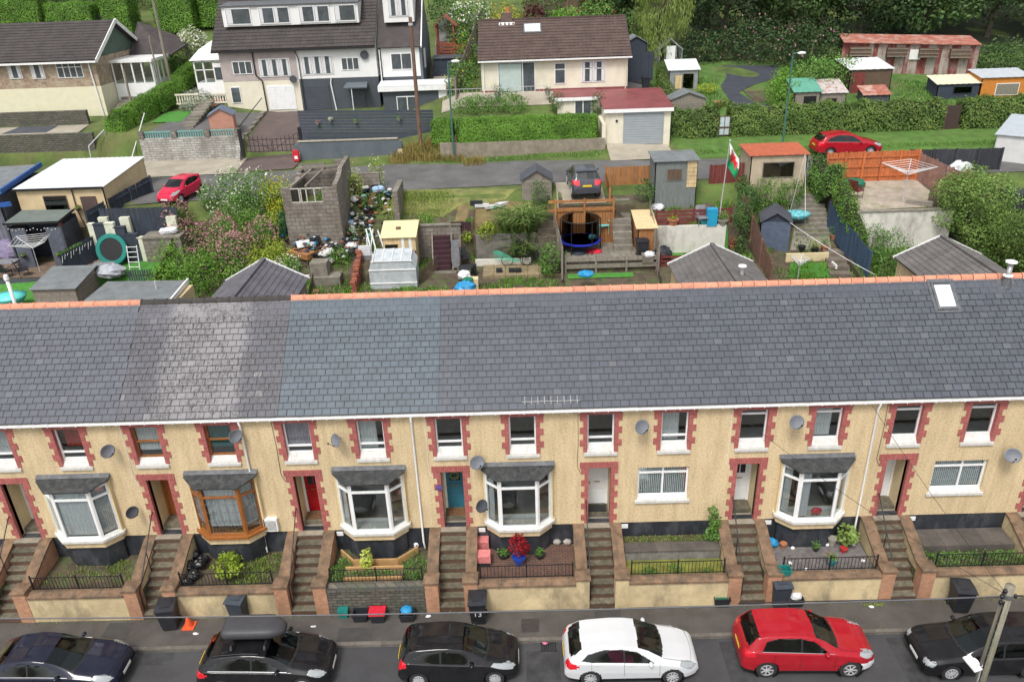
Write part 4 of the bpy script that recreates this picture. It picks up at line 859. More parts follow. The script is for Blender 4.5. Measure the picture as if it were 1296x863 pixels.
# ======================================
def _leafmesh(name,pts,nrm,size,aspect=.55,tilt=.9,droop=0.):
 """one four-sided leaf at every point; rnd = a tone per leaf"""
 n=len(pts);r=rng.normal(size=(n,3));nn=nrm*(1-tilt)+r*tilt*.6;nn /= np.linalg.norm(nn,axis=1)[:,None]+1e-9
 a=np.cross(nn,rng.normal(size=(n,3)));
 if droop:a=a*(1-droop)+np.array([0,0,-1.])*droop*np.linalg.norm(a,axis=1)[:,None]
 a /= np.linalg.norm(a,axis=1)[:,None]+1e-9;b=np.cross(nn,a);b /= np.linalg.norm(b,axis=1)[:,None]+1e-9
 s=(size*rng.uniform(.6,1.35,n))[:,None];a=a*s;b=b*s*aspect
 V=np.stack([pts-a*.5,pts+b*.5,pts+a*.5,pts-b*.5],1).reshape(-1,3).astype(np.float32)
 me=bpy.data.meshes.new(name);me.vertices.add(4*n);me.vertices.foreach_set('co',V.ravel());me.loops.add(4*n);me.loops.foreach_set('vertex_index',np.arange(4*n,dtype=np.int32))
 me.polygons.add(n);me.polygons.foreach_set('loop_start',np.arange(0,4*n,4,dtype=np.int32));me.update(calc_edges=True)
 at=me.attributes.new('rnd','FLOAT','FACE');return me,at
def leaves(name,blobs,n,size,m,parent=None,aspect=.55,tilt=.75,shell=.35,clump=.0,lump=.18,droop=0.,label=None,cat=None,group=None,kind=None,og=(0,0,0),tone=None,flat=0.):
 """leaf cloud through a set of ellipsoids (cx,cy,cz,rx,ry,rz), with lumps, gaps and twiggy edges"""
 B=np.array(blobs,float);vol=(B[:,3]*B[:,4]+B[:,3]*B[:,5]+B[:,4]*B[:,5]);k=rng.choice(len(B),n,p=vol/vol.sum())
 d=rng.normal(size=(n,3));d /= np.linalg.norm(d,axis=1)[:,None]
 ph=rng.uniform(0,6.28,6)
 lum=1+lump*(np.sin(d[:,0]*5+ph[0]+k)*np.sin(d[:,1]*5+ph[1]+k*2)+np.sin(d[:,2]*6+ph[2]+k*3)*.7*np.sin(d[:,0]*9+ph[3]))
 rad=(1-shell*rng.random(n)**1.6)*lum+rng.normal(size=n)*.03
 P=B[k,:3]+d*B[k,3:6]*rad[:,None]
 keep=np.ones(n,bool)
 for j in range(len(B)):
  q=(((P-B[j,:3])/B[j,3:6])**2).sum(1);keep &= ~((q<.3)&(k != j))
 P,d,k2=P[keep],d[keep],k[keep];nr=d.copy();nr[:,2]+=.5
 me,at=_leafmesh(name,P-np.array(og),nr,size,aspect,tilt,droop)
 nz=np.sin(P[:,0]*2.1+ph[4])*np.sin(P[:,1]*1.9+ph[5])*np.sin(P[:,2]*2.6)
 t=np.clip(.5+.22*nz+rng.normal(size=len(P))*.2,0,1) if tone is None else np.clip(tone(P,d)+rng.normal(size=len(P))*.12,0,1)
 at.data.foreach_set('value',t.astype(np.float32));me.materials.append(m)
 o=link(name,me,m,parent,og);tag(o,label,cat,group,kind);return o
def hedge_leaves(name,path,w,h,dens,size,m,parent=None,rough=.1,og=(0,0,0),z0=None,round_=.25,tone=None,top=None):
 """clipped hedge along a ground path; faces carry leaves, ends rounded"""
 pts=[];nr=[]
 for i in range(len(path)-1):
  a,b=np.array(path[i],float),np.array(path[i+1],float);L2=np.linalg.norm((b-a)[:2]);n=int(dens*L2*(2*h+w))
  t=rng.random(n);u=rng.random(n)*(2*h+w);dirn=(b-a)/max(L2,1e-6);side=np.array([dirn[1],-dirn[0],0])
  off=np.where(u<h,-w/2,np.where(u<h+w,u-h-w/2,w/2));zz=np.where(u<h,u,np.where(u<h+w,h,2*h+w-u))
  c=a[None,:]*(1-t[:,None])+b[None,:]*t[:,None]
  hh=1+rough*(np.sin(c[:,0]*2.3+c[:,1])+np.sin(c[:,0]*5.1+c[:,1]*3.3)*.5+.6*np.sin(c[:,0]*11))*.5
  e=np.clip((zz/h-(1-round_))/round_,0,1);off=off*(1-.28*e**2)
  jit=rng.normal(size=(n,3))*size*.5
  p=c+side[None,:]*(off*(1+rough*np.sin(c[:,0]*3.1+zz*4)*.6))[:,None];p[:,2]+=zz*hh;p+=jit
  N=side[None,:]*np.sign(off)[:,None]*(u>-1)[:,None];N=np.where(((u>h)&(u<h+w))[:,None],np.array([0,0,1.]),N);pts.append(p);nr.append(N)
 for end,nxt in ((path[0],path[1]),(path[-1],path[-2])):
  n=int(dens*w*h);a=np.array(end,float);dv=a-np.array(nxt,float);dv[2]=0;dv /= np.linalg.norm(dv)+1e-9;sd_=np.array([dv[1],-dv[0],0])
  o_=rng.uniform(-w/2,w/2,n);z_=rng.uniform(0,h,n);p=a[None,:]+sd_*o_[:,None]+dv*(.12*(1-(2*o_/w)**2))[:,None];p[:,2]+=z_;p+=rng.normal(size=(n,3))*size*.5;pts.append(p);nr.append(np.repeat(dv[None,:],n,0))
 P=np.concatenate(pts);N=np.concatenate(nr)+np.array([0,0,.3])
 me,at=_leafmesh(name,P-np.array(og),N,size,.6,.38);nz=np.sin(P[:,0]*1.7)*np.sin(P[:,2]*3+P[:,0])
 t=np.clip(.5+.2*nz+rng.normal(size=len(P))*.2,0,1) if tone is None else np.clip(tone(P)+rng.normal(size=len(P))*.12,0,1);at.data.foreach_set('value',t.astype(np.float32));me.materials.append(m)
 return link(name,me,m,parent,og)
def core(name,path,w,h,m,parent):
 b=MB()
 for i in range(len(path)-1):
  a,c=Vector(path[i]),Vector(path[i+1]);d=(c-a);d.z=0;d.normalize();s=Vector((d.y,-d.x,0))*w/2
  k=len(b.v);b.v+=[tuple(q) for q in (a-s,a+s,a+s*.8+Vector((0,0,h)),a-s*.8+Vector((0,0,h)),c-s,c+s,c+s*.8+Vector((0,0,h)),c-s*.8+Vector((0,0,h)))]
  b.f+=[(k,k+1,k+2,k+3),(k+4,k+7,k+6,k+5),(k,k+4,k+5,k+1),(k+1,k+5,k+6,k+2),(k+2,k+6,k+7,k+3),(k+3,k+7,k+4,k)]
 return b.build(name,m,parent)
LF=lambda nm,*c:leaf_mat(nm,c)
TWIG=mat('hedge_wood',(.035,.04,.018),.95,.4,5,0)
BARK=mat('tree_bark',(.12,.10,.075),.95,.35,4,25,.6)
HEDGE_G=LF('bright_hedge_leaf',(.075,.17,.022),(.13,.28,.036),(.20,.38,.06));HEDGE_D=LF('rough_hedge_leaf',(.06,.12,.028),(.115,.20,.045),(.22,.27,.075))
BUSH_G=LF('mid_green_leaf',(.06,.14,.03),(.12,.25,.05),(.21,.36,.09));BUSH_Y=LF('yellow_green_leaf',(.15,.24,.02),(.30,.40,.04),(.45,.52,.10))
BUSH_D=LF('dark_green_leaf',(.035,.08,.025),(.07,.15,.04),(.13,.23,.07));LIME=LF('lime_leaf',(.35,.45,.04),(.55,.62,.10),(.62,.68,.25))
RLEAF=LF('red_leaf',(.16,.008,.012),(.34,.012,.02),(.5,.03,.05));STRAW=LF('straw_leaf',(.20,.16,.06),(.33,.27,.11),(.28,.32,.08))
PINKF=LF('pink_flower',(.34,.14,.16),(.45,.22,.26),(.30,.26,.12));WHITEF=LF('white_flower',(.55,.55,.45),(.75,.75,.68),(.4,.45,.2));YELF=LF('yellow_flower',(.45,.38,.02),(.65,.55,.03),(.3,.4,.05));SILV=LF('silver_leaf',(.20,.24,.17),(.34,.38,.30),(.5,.52,.44))
def bush(label,P,r,m,n=700,size=.12,name='bush',cat='bush',h=None,group=None,blobs=None,stem=True,flowers=None,tilt=.75,**kw):
 """P on the ground, r radius, h height; parts: leaves, stem, flowers"""
 h=h or r*1.6;T=thing(name,tuple(P),label,cat,group)
 if blobs is None:
  blobs=[(P[0],P[1],P[2]+h*.52,r*.8,r*.8,h*.5)]
  for k in range(5):
   a=random.uniform(0,6.28);blobs.append((P[0]+cos(a)*r*.5,P[1]+sin(a)*r*.5,P[2]+h*random.uniform(.35,.72),r*.5,r*.5,h*.3))
 leaves('leaves',blobs,n,size,m,T,og=tuple(P),tilt=tilt,**kw)
 if stem:
  b=MB()
  for k in range(5):
   a=2*pi*k/5+.4;b.tube([(P[0],P[1],P[2]-.05),(P[0]+cos(a)*r*.2,P[1]+sin(a)*r*.2,P[2]+h*.4),(P[0]+cos(a)*r*.5,P[1]+sin(a)*r*.5,P[2]+h*.75)],max(.012,r*.035),4,r2=.006)
  b.build('stem',BARK,T)
 if flowers:leaves('flowers',[(b_[0],b_[1],b_[2],b_[3]*1.03,b_[4]*1.03,b_[5]*1.03) for b_ in blobs],flowers[1],flowers[2],flowers[0],T,shell=.08,og=tuple(P))
 return T
def grass_tufts(name,pts,m,n,h,spread,label,cat='grass',w=.018,kind='stuff',lean=.35,group=None):
 """blades of grass or reeds around the given points"""
 pts=np.array([tuple(p) for p in pts],float);k=rng.integers(0,len(pts),n);a=rng.uniform(0,6.28,n);r=spread*np.sqrt(rng.random(n))
 P=pts[k]+np.stack([np.cos(a)*r,np.sin(a)*r,np.zeros(n)],1);P[:,2]=Gv(P[:,0],P[:,1])
 H=h*rng.uniform(.4,1.1,n);b=rng.uniform(0,6.28,n);ln=lean*H*rng.uniform(.2,1.3,n)
 d=np.stack([np.cos(b),np.sin(b),0*b],1);s=np.stack([-np.sin(b),np.cos(b),0*b],1)*w/2
 mid=P+d*(ln*.35)[:,None]+np.array([0,0,1])*(H*.6)[:,None];tip=P+d*ln[:,None]+np.array([0,0,1])*(H*(1-.3*lean))[:,None]
 V=np.stack([P-s,P+s,mid+s*.8,mid-s*.8,tip],1).reshape(-1,3);i=np.arange(n)*5
 F=[t for j in i for t in ((j,j+1,j+2,j+3),(j+3,j+2,j+4))]
 me=bpy.data.meshes.new(name);me.from_pydata(V.tolist(),[],F);at=me.attributes.new('rnd','FLOAT','FACE');at.data.foreach_set('value',np.repeat(rng.random(n),2).astype(np.float32))
 me.materials.append(m);o=link(name,me,m);tag(o,label,cat,group,kind);return o
# ======================================
BINM=mat('black_bin_plastic',(.022,.024,.03),.5,.2,6,30,.1);BINB=mat('faded_blue_bin_plastic',(.045,.055,.07),.6,.2,6,30,.1)
TEALP=mat('teal_plastic',(.01,.17,.15),.5,.15,8,0);REDP=mat('red_plastic_lid',(.55,.02,.04),.4,.15,8,0);GREENP=mat('green_plastic_lid',(.0,.14,.075),.5,.15,8,0)
BLUEBAG=mat('blue_bag',(.02,.25,.5),.45,.25,9,0);WHITEBAG=mat('white_bag',(.62,.63,.65),.5,.15,9,0);PINKBAG=mat('faded_red_bag',(.62,.2,.2),.7,.2,7,0);BLKBAG=mat('black_bin_bag',(.012,.012,.014),.3,.2,9,0)
def text(s,size,m,parent,loc,rot,nm='lettering'):
 cu=bpy.data.curves.new(nm,'FONT');cu.body=s;cu.size=size;cu.extrude=.003;cu.align_x='CENTER';cu.align_y='CENTER'
 o=bpy.data.objects.new('tmp',cu);COL.objects.link(o);dg=bpy.context.evaluated_depsgraph_get();dg.update()
 me=bpy.data.meshes.new_from_object(o.evaluated_get(dg));bpy.data.objects.remove(o);me.name=nm;me.materials.clear();me.materials.append(m)
 q=bpy.data.objects.new(nm,me);COL.objects.link(q);q.parent=parent;q.location=loc;q.rotation_euler=rot;return q
def wheelie(P,label,m=BINM,rz=0.,num=None,sc=1.):
 T=lthing('wheelie_bin',P,label,'bin','wheelie bins',rz);w,d,h=.29*sc,.34*sc,.98*sc
 b=MB();b.v=[(-w*.8,-d*.7,.06),(w*.8,-d*.7,.06),(w*.8,d*.6,.06),(-w*.8,d*.6,.06),(-w,-d,h),(w,-d,h),(w,d,h),(-w,d,h)]
 b.f=[(0,3,2,1),(0,1,5,4),(1,2,6,5),(2,3,7,6),(3,0,4,7),(4,5,6,7)];b.build('body',m,T)
 l=MB();l.prism([(-d*1.12,h+.005),(d*1.02,h+.005),(d*1.02,h+.06),(-d*.3,h+.085),(-d*1.12,h+.04)],'x',-w*1.1,w*1.1);L_=l.build('lid',m,T)
 MB().box(-w*.6,w*.6,-d*.6,d*.6,h+.08,h+.095).build('lid_rib',m,L_)
 MB().tube([(-w*.9,d*1.14,h+.02),(w*.9,d*1.14,h+.02)],.018,6).build('handle',m,T)
 for s_ in (-1,1):MB().lathe((s_*w*.88,d*.75,.1),[(.1,-.03),(.1,.03)],14,'x').build('wheel',TYRE,T)
 if num:text(num,.3,WHITE,T,(0,-d*.88-.012,h*.55),(radians(96),0,0),'house_number')
 return T
def crate(P,label,m,lid=None,rz=0.,w=.26,d=.2,h=.33,stuff=None,name='recycling_box'):
 T=lthing(name,P,label,'recycling box','kerbside recycling boxes',rz);b=MB()
 b.v=[(-w*.8,-d*.8,0),(w*.8,-d*.8,0),(w*.8,d*.8,0),(-w*.8,d*.8,0),(-w,-d,h),(w,-d,h),(w,d,h),(-w,d,h),(-w*.9,-d*.88,h),(w*.9,-d*.88,h),(w*.9,d*.88,h),(-w*.9,d*.88,h),(-w*.75,-d*.75,.03),(w*.75,-d*.75,.03),(w*.75,d*.75,.03),(-w*.75,d*.75,.03)]
 b.f=[(0,3,2,1)]+[(i,(i+1)%4,4+(i+1)%4,4+i) for i in range(4)]+[(4+i,4+(i+1)%4,8+(i+1)%4,8+i) for i in range(4)]+[(8+i,8+(i+1)%4,12+(i+1)%4,12+i) for i in range(4)]+[(12,13,14,15)]
 b.build('tub',m,T);MB().box(-w*1.05,w*1.05,-d*1.06,-d*1.0,h-.05,h).box(-w*1.05,w*1.05,d*1.0,d*1.06,h-.05,h).build('rim',m,T)
 if lid:MB().prism([(-d*1.1,h),(d*1.1,h),(d*.95,h+.09),(-d*.95,h+.09)],'x',-w*1.1,w*1.1).build('lid',lid,T)
 return T
def bag(P,label,m,r=.28,h=.35,rz=0,seed=1,name='rubbish_bag',cat='bag',group=None,knot=True):
 T=thing(name,tuple(P),label,cat,group);b=MB().blob((P[0],P[1],P[2]+h*.48),(r,r*.85,h*.52),14,9,.12,seed);b.build('sack',m,T,smooth=False)
 if knot:MB().tube([(P[0],P[1],P[2]+h*.9),(P[0]+.02,P[1]-.02,P[2]+h*1.15)],.045,5,r2=.02).build('knot',m,T)
 return T
pv=lambda px,py,z=0.:atZ(px,py,z)
wheelie(pv(218,792),'black wheelie bin at the foot of the steps beside the orange cone',rz=radians(8))
wheelie(pv(306,783)+Vector((0,.02,0)),'faded blue-black wheelie bin against the wall behind the roof box',BINB,radians(-10))
wheelie(pv(606,784),'black wheelie bin numbered 13 by the teal door steps',num='13')
wheelie(pv(983,760)+Vector((0,-.12,0)),'dark blue-black wheelie bin beside the box with a green lid and bag',BINB,radians(4))
wheelie(pv(1212,770),'black wheelie bin against the wall behind the black estate car',rz=radians(-6))
crate(pv(436,779),'small teal food caddy against the stone wall',TEALP,TEALP,w=.16,d=.15,h=.3,name='food_caddy')
crate(pv(457,783),'black open recycling box beside the red-lidded box',BINM)
crate(pv(479,784),'black recycling box with a red lid',BINM,REDP,h=.38)
c_=crate(pv(516,783),'black recycling box holding a blue bag',BINM);bag(pv(516,781)+Vector((0,0,.24)),'crumpled blue bag filling the black box',BLUEBAG,.22,.22,knot=False)
c_=crate(pv(912,764),'black recycling box with a green lid sunk inside',BINM,None,h=.4,w=.28);q_=MB().box(-.2,.2,-.14,.14,.3,.36).build('lid',GREENP,c_)
crate(pv(1003,764)+Vector((.05,0,0)),'black recycling box with green lid pushed up by a white bag',BINM,None,w=.28);bag(pv(1003,763)+Vector((.05,0,.26)),'white bag under a green lid in the box beside the blue-black bin',WHITEBAG,.24,.25,knot=False)
T=lthing('traffic_cone',pv(240,792),'battered orange traffic cone beside the black bin','cone');CONE=mat('orange_cone',(.7,.1,.03),.5,.15,8,0)
MB().box(-.2,.2,-.2,.2,0,.04).build('base',CONE,T);MB().lathe((0,0,0),[(.15,.04),(.05,.42),(.03,.44)],12).build('cone',CONE,T)
MB().box(pv(686,800).x-.26,pv(686,800).x+.26,pv(671,800).y-.2,pv(671,785).y,.001,.012).build('drain_cover',mat('iron_cover',(.04,.037,.035),.6,.3,10,40),PV) if 0 else None
a_=pv(671,791);MB().box(a_.x-.3,a_.x+.3,a_.y-.3,a_.y+.3,.0,.008).build('inspection_cover',mat('iron_cover',(.045,.04,.038),.6,.3,10,40),PV)
T=thing('road_gully',(pv(694,817,ZR).x,-3.85,ZR),'iron gully grate in the gutter behind the white hatchback','drain')
gx=pv(694,817,ZR).x
for k in range(7):MB().box(gx-.24+k*.075,gx-.2+k*.075,-4.0,-3.68,ZR,ZR+.014).build('grate_bar',BLACK,T)
MB().box(gx-.28,gx+.28,-4.03,-4.0,ZR,ZR+.016).box(gx-.28,gx+.28,-3.68,-3.665,ZR,ZR+.016).build('frame',BLACK,T)
LITW=mat('litter_white',(.7,.7,.68),.8,.1,20,0);LITP=mat('litter_pink',(.6,.15,.3),.7,.2,20,0)
for k,(px,py,nm) in enumerate([(248,802,'beside the roof box car'),(397,793,'on the pavement right of the roof box'),(542,780,'left of the numbered bin'),(690,814,'by the gully grate'),(1103,768,'on the pavement beyond the red car')]):
 P=pv(px,py);b=MB().blob((P.x,P.y,.02),(.09,.05,.025),7,5,.4,k);b.build('litter',LITP if k==3 else LITW,None,('scrap of pink and white litter ' if k==3 else 'scrap of white litter ')+nm,None,False,'litter','litter on the pavement')
WEED=LF('weed_leaf',(.10,.18,.03),(.2,.3,.05),(.33,.36,.12))
grass_tufts('wall_foot_weeds',[(x,-2.34,0) for x in np.arange(-18,18,.33)]+[(x,-3.5,0) for x in (4.5,4.8,5.3,11.6,11.9)]+[(11.5+.1*k,-2.45,0) for k in range(8)]*3,WEED,1500,.09,.09,'thin weeds sprouting along the foot of the front walls','weeds',w=.03)
# ======================================
gz=.95
def gl(px,py,z=gz):return atZ(px,py,z)
def patch(name,hi,m,lift=.02,y0=-2.03,y1=-.0,x0=1.76,x1=5.2,parent=None):
 X0=X0S[hi];return sheet_w(name,[(X0+x0,y0),(X0+x1,y0),(X0+x1,y1),(X0+x0,y1)],m,lift,res=.5)
def paverblocks(hi,m,y0=-1.95,y1=-.05,x0=1.8,x1=5.18):
 pass
REDPAVE=brick_mat('red_block_paving',(.17,.085,.06),(.12,.065,.05),(.06,.045,.035),.2,.1,.012);
def flatbrick(name,c1,c2,mo,bw,bh,ms=.012,sc_=1.):
 m=brick_mat(name,c1,c2,mo,bw,bh,ms);n=m.node_tree
 cmb=[x for x in n.nodes if x.type=='COMBXYZ'][0];sp=[x for x in n.nodes if x.type=='SEPXYZ'][0]
 for l in list(cmb.inputs[0].links)+list(cmb.inputs[1].links):n.links.remove(l)
 n.links.new(sp.outputs[0],cmb.inputs[0]);n.links.new(sp.outputs[1],cmb.inputs[1]);return m
FPAVE=flatbrick('red_brick_paving',(.17,.085,.06),(.12,.07,.055),(.05,.04,.03),.2,.1);GRAV=mat('grey_gravel',(.16,.145,.14),.95,.35,6,30,1.);
MOSS=mat('mossy_yellow_grass',(.19,.19,.035),.95,.35,2.5,20,.9,dirt=(.08,.13,.03),dirt_amt=.7,dirt_scale=1.5)
SLABM=mat('dark_paving_slab',(.10,.085,.075),.9,.25,2,25,.4,rnd=.15,dirt=(.05,.055,.03),dirt_amt=.5)
patch('paving_teal_garden',4,FPAVE);patch('gravel_bed',6,GRAV);patch('moss_lawn',5,MOSS,y0=-2.03,y1=-.95)
X0=X0S[5];T=thing('planter_wall',(X0+3.4,-.8,gz),'low grey slab wall holding the raised bed behind the mossy lawn','wall')
for k in range(6):MB().box(X0+1.8+k*.565,X0+2.36+k*.565,-.96,-.82,gz-.1,gz+.34).build('block',mat('grey_planter_block',(.2,.19,.17),.9,.25,4,20,.4,rnd=.15,dirt=(.07,.07,.05)),T)
for k in range(6):MB().box(X0+1.8+k*.565,X0+2.36+k*.565,-.98,-.5,gz+.34,gz+.4).build('slab',SLABM,T)
MB().box(X0+1.8,X0+5.18,-.5,-.02,gz,gz+.3).build('bed_soil',SOIL,T)
X0=X0S[7];T=thing('raised_path',(X0+3.4,-.6,gz),'dark paved strip along the house above the low hedge bed','path')
for k in range(7):MB().box(X0+1.8+k*.485,X0+2.28+k*.485,-.95,-.04,gz,gz+.28).build('slab',SLABM,T)
leaves('ground_cover',[(X0+2.0+.25*k,-1.45,gz+.05,.3,.42,.22) for k in range(13)],4200,.07,BUSH_G,label='low green ground cover behind the railings near the utility pole',cat='ground cover',kind='stuff')
bag(gl(976,690),'bright blue bag on the gravel by the dark bay base',BLUEBAG,.24,.3,seed=4,name='blue_bag',knot=False)
crate(gl(993,727,1.22)+Vector((0,.05,0)),'green tub standing on the wall coping above the dark bin',TEALP,w=.2,d=.15,h=.25)
POTT=mat('terracotta_pot',(.42,.16,.08),.8,.15,6,20,.2);POTB=mat('blue_glazed_pot',(.01,.05,.3),.15,.2,6,0,coat=1.);POTG=mat('grey_stone_pot',(.3,.28,.24),.9,.2,6,20,.3);POTTE=mat('teal_glazed_pot',(.02,.25,.3),.2,.2,6,0,coat=.5);POTK=mat('black_plastic_pot',(.02,.02,.02),.6,.2,6,0)
def pot(P,label,m,r=.18,h=.3,leaf=None,lr=.2,lh=.3,n=160,group='potted plants',flowers=None,ls=.07):
 T=thing('plant_pot',tuple(P),label,'plant pot',group)
 MB().lathe(tuple(P),[(r*.65,0),(r*.95,h*.85),(r*1.06,h*.86),(r*1.06,h),(r*.9,h),(r*.88,h*.9),(.01,h*.9)],14).build('pot',m,T,smooth=False)
 if leaf:
  bl=[(P[0],P[1],P[2]+h+lh*.4,lr,lr,lh*.6)];leaves('plant',bl,n,ls,leaf,T,og=tuple(P),shell=.8)
  if flowers:leaves('flowers',bl,n//3,.06,flowers,T,og=tuple(P),shell=.1)
 return T
pot(gl(1052,714),'teal pot of pink flowers in the gravel behind the railings',POTTE,.17,.26,BUSH_G,.22,.25,200,flowers=PINKF)
pot(gl(1032,697),'small green plant in a dark pot beside the bay vent',POTK,.1,.15,BUSH_G,.14,.3,120)
bush('spreading green shrub with long leaves beside the white bay downpipe',gl(1070,688),.45,LF('apple_green_leaf',(.12,.2,.04),(.22,.32,.08),(.35,.42,.16)),420,.17,h=.8)
pot(gl(1052,690),'grey stone pot at the foot of the spreading shrub',POTG,.15,.35)
pot(gl(1064,692)-Vector((0,.25,0)),'small red pot in front of the spreading shrub',mat('red_pot',(.4,.03,.03),.4,.1,5,0),.13,.18)
for k,(px,py) in enumerate([(1003,695),(1047,691),(1080,690),(1092,711),(1053,706),(1000,714),(1020,722)]):
 P=gl(px,py);MB().blob((P.x,P.y,gz+.06),(.07,.06,.06),8,6,.15,k).build('white_stone',WHITE,None,'white painted stone on the gravel behind the red car',None,False,'stone','white stones on the gravel')
pot(gl(990,690)-Vector((0,.1,0)),'tipped terracotta pot beside the blue bag',POTT,.12,.2)
bush('crimson maple in a blue glazed pot',gl(657,710)+Vector((0,0,.3)),.42,RLEAF,900,.085,name='red_maple',cat='shrub',h=.85,tilt=.9)
pot(gl(657,713),'round blue glazed pot under the crimson maple',POTB,.24,.34)
pot(gl(637,705),'small dark planter of green leaves left of the blue pot',POTK,.2,.18,BUSH_G,.22,.16,160)
pot(gl(683,705),'small dark planter of green leaves right of the blue pot',POTK,.18,.18,BUSH_G,.18,.2,160)
for k,(px,py,nm) in enumerate([(613,712,'nearer of the two faded red recycling sacks'),(611,694,'further of the two faded red recycling sacks')]):
 P=gl(px,py);T=lthing('recycling_sack',P,nm+' by the teal door steps','sack','recycling sacks');b=MB();b.box(-.24,.24,-.2,.2,0,.42);b.build('sack',PINKBAG,T);MB().box(-.23,.23,-.21,.19,.421,.46).build('lid',PINKBAG,T);MB().box(-.23,.23,-.215,-.205,.02,.16).build('band',BINM,T)
bag(gl(616,682)+Vector((0,0,.1)),'blue plastic bag on top of the white bag behind the red sacks',BLUEBAG,.2,.45,seed=8,knot=True)
bag(gl(604,686),'white paper sack beside the blue bag behind the red sacks',WHITEBAG,.22,.42,seed=9,knot=False)
for k,px in enumerate((705,718)):bag(gl(px,688),('left' if not k else 'right')+'-hand grey sack of the pair under the white airbrick',mat('grey_sack',(.35,.33,.3),.8,.2,9,0),.15,.22,seed=20+k,knot=False,group='grey sacks by the wall')
X0=X0S[3];PLANK=mat('new_pine_board',(.5,.29,.12),.75,.2,5,30,.2,stretch=(1,6,6),rnd=.1)
T=thing('bay_planter',(X0+3.2,-.7,gz),'angled new pine edging round the bay base behind the lime shrub','planter')
for a,b in (((X0+1.95,-.35),(X0+2.5,-.92)),((X0+2.5,-.92),(X0+4.1,-.92)),((X0+4.1,-.92),(X0+4.75,-.3))):MB().bar((a[0],a[1],gz+.16),(b[0],b[1],gz+.16),.05,.3).build('board',PLANK,T)
T=thing('timber_planter',(X0+3.3,-1.55,gz),'long pine planter box behind the railings above the stone wall','planter')
for y,z in ((-1.75,.12),(-1.3,.2)):MB().box(X0+2.3,X0+4.35,y-.025,y+.025,gz+z-.12,gz+z+.12).build('board',PLANK,T)
MB().box(X0+2.3,X0+4.35,-1.72,-1.33,gz,gz+.16).build('soil',SOIL,T)
bush('bright lime-yellow shrub in front of the white bay by the stone wall',gl(466,722),.27,LIME,420,.12,h=.95,name='lime_shrub')
leaves('garden_greens',[(X0+1.95,-1.5,gz+.15,.3,.5,.22),(X0+4.7,-1.2,gz+.15,.45,.7,.2),(X0+3.3,-1.52,gz+.22,.9,.12,.1),(X0+2.2,-.9,gz+.15,.3,.3,.2),(X0+4.9,-1.8,gz+.15,.25,.25,.25)],2000,.07,BUSH_G,label='mixed low green plants around the pine planters',cat='plants',kind='stuff')
T=lthing('football',gl(527,692),'black and white football on the soil beside the long downpipe','ball');MB().blob((0,0,.11),.11,14,9).build('ball',WHITE,T,smooth=True)
for k in range(5):a=k*1.25;MB().blob((cos(a)*.085,sin(a)*.085-.01,.15),.035,6,4).build('patch',BLACK,T)
X0=X0S[2]
bush('rounded yellow-green shrub in front of the brown bay',gl(290,727),.62,BUSH_Y,950,.13,h=.85)
bush('dark green shrub against the wall behind the bin bags',gl(246,690),.33,BUSH_G,420,.11,h=.8)
grass_tufts('weedy_bed',[(X0+4.3,-1.1,0),(X0+4.6,-.6,0),(X0+4.0,-1.6,0),(X0+3.9,-.7,0)],WEED,900,.14,.5,'weedy stones at the right of the brown-bay garden','weeds',w=.04)
for k,(px,py,z,r) in enumerate([(246,702,0,.26),(258,707,0,.22),(240,716,0,.27),(246,727,0,.25),(232,704,.1,.18),(254,716,.12,.22),(240,700,.28,.2),(238,735,0,.2)]):
 bag(gl(px,py+4)+Vector((0,0,z)),'shiny black bin bag in the heap left of the yellow-green shrub',BLKBAG,r,r*1.35,seed=30+k,name='bin_bag',group='black bin bags in a heap')
X0=X0S[1]
for k,(px,py) in enumerate([(70,700),(100,712),(140,706),(155,715),(90,695),(125,722)]):pass
grass_tufts('bed_weeds',[(X0+2.2+.4*k,-1.2+.3*(k%3),0) for k in range(8)]+[(X0+4.2,-.6,0)]*4,WEED,700,.12,.4,'thin weeds on the bare soil bed below the leftmost full bay','weeds',w=.03)
bush('single pale green weed standing under the leftmost full bay',gl(115,704),.13,LF('pale_weed',(.25,.35,.1),(.4,.5,.2),(.5,.55,.25)),70,.13,h=.7,name='tall_weed',cat='plant')
MB().blob((gl(50,726).x,gl(50,726).y,gz+.08),(.2,.12,.1),9,6,.3,3).build('blue_toy',mat('blue_toy',(.02,.08,.4),.5,.2,8,0),None,'blue plastic lump in the corner of the leftmost railed garden',None,False,'toy')
bush('tall bright green self-sown shrub by the white-doored house wall',gl(900,678,1.3),.3,BUSH_G,560,.12,h=1.45,name='shrub',cat='shrub',blobs=[(gl(897,678,1.3).x,-.45,1.6,.28,.2,.28),(gl(897,678,1.3).x+.1,-.42,2.15,.24,.2,.38),(gl(897,678,1.3).x+.35,-.45,1.5,.28,.2,.25),(gl(897,678,1.3).x+.02,-.4,2.6,.16,.14,.2)])
grass_tufts('raised_bed_weeds',[(X0S[5]+2+.3*k,-.25,0) for k in range(11)],WEED,900,.14,.2,'weeds growing along the raised bed under the flat window','weeds',w=.035)
bpy.data.objects['raised_bed_weeds'].location.z=.28
grass_tufts('moss_lawn_weeds',[(X0S[5]+2.6,-1.6,0),(X0S[5]+4.6,-1.75,0),(X0S[5]+3.5,-1.5,0)],BUSH_G,260,.16,.28,'green weeds dotted over the mossy lawn','weeds',w=.05)
bush('small leafy weed against the landing of the flat-window house',gl(880,655,1.2),.1,BUSH_G,60,.1,h=.3,name='weed',cat='plant') if 0 else None
P=atY(1036,641,-.5);MB().blob((P.x,-.38,2.48),(.2,.1,.14),12,8).build('red_cushion',REDP,None,'red ornament on the window board of the bay behind the red car',None,True,'ornament')
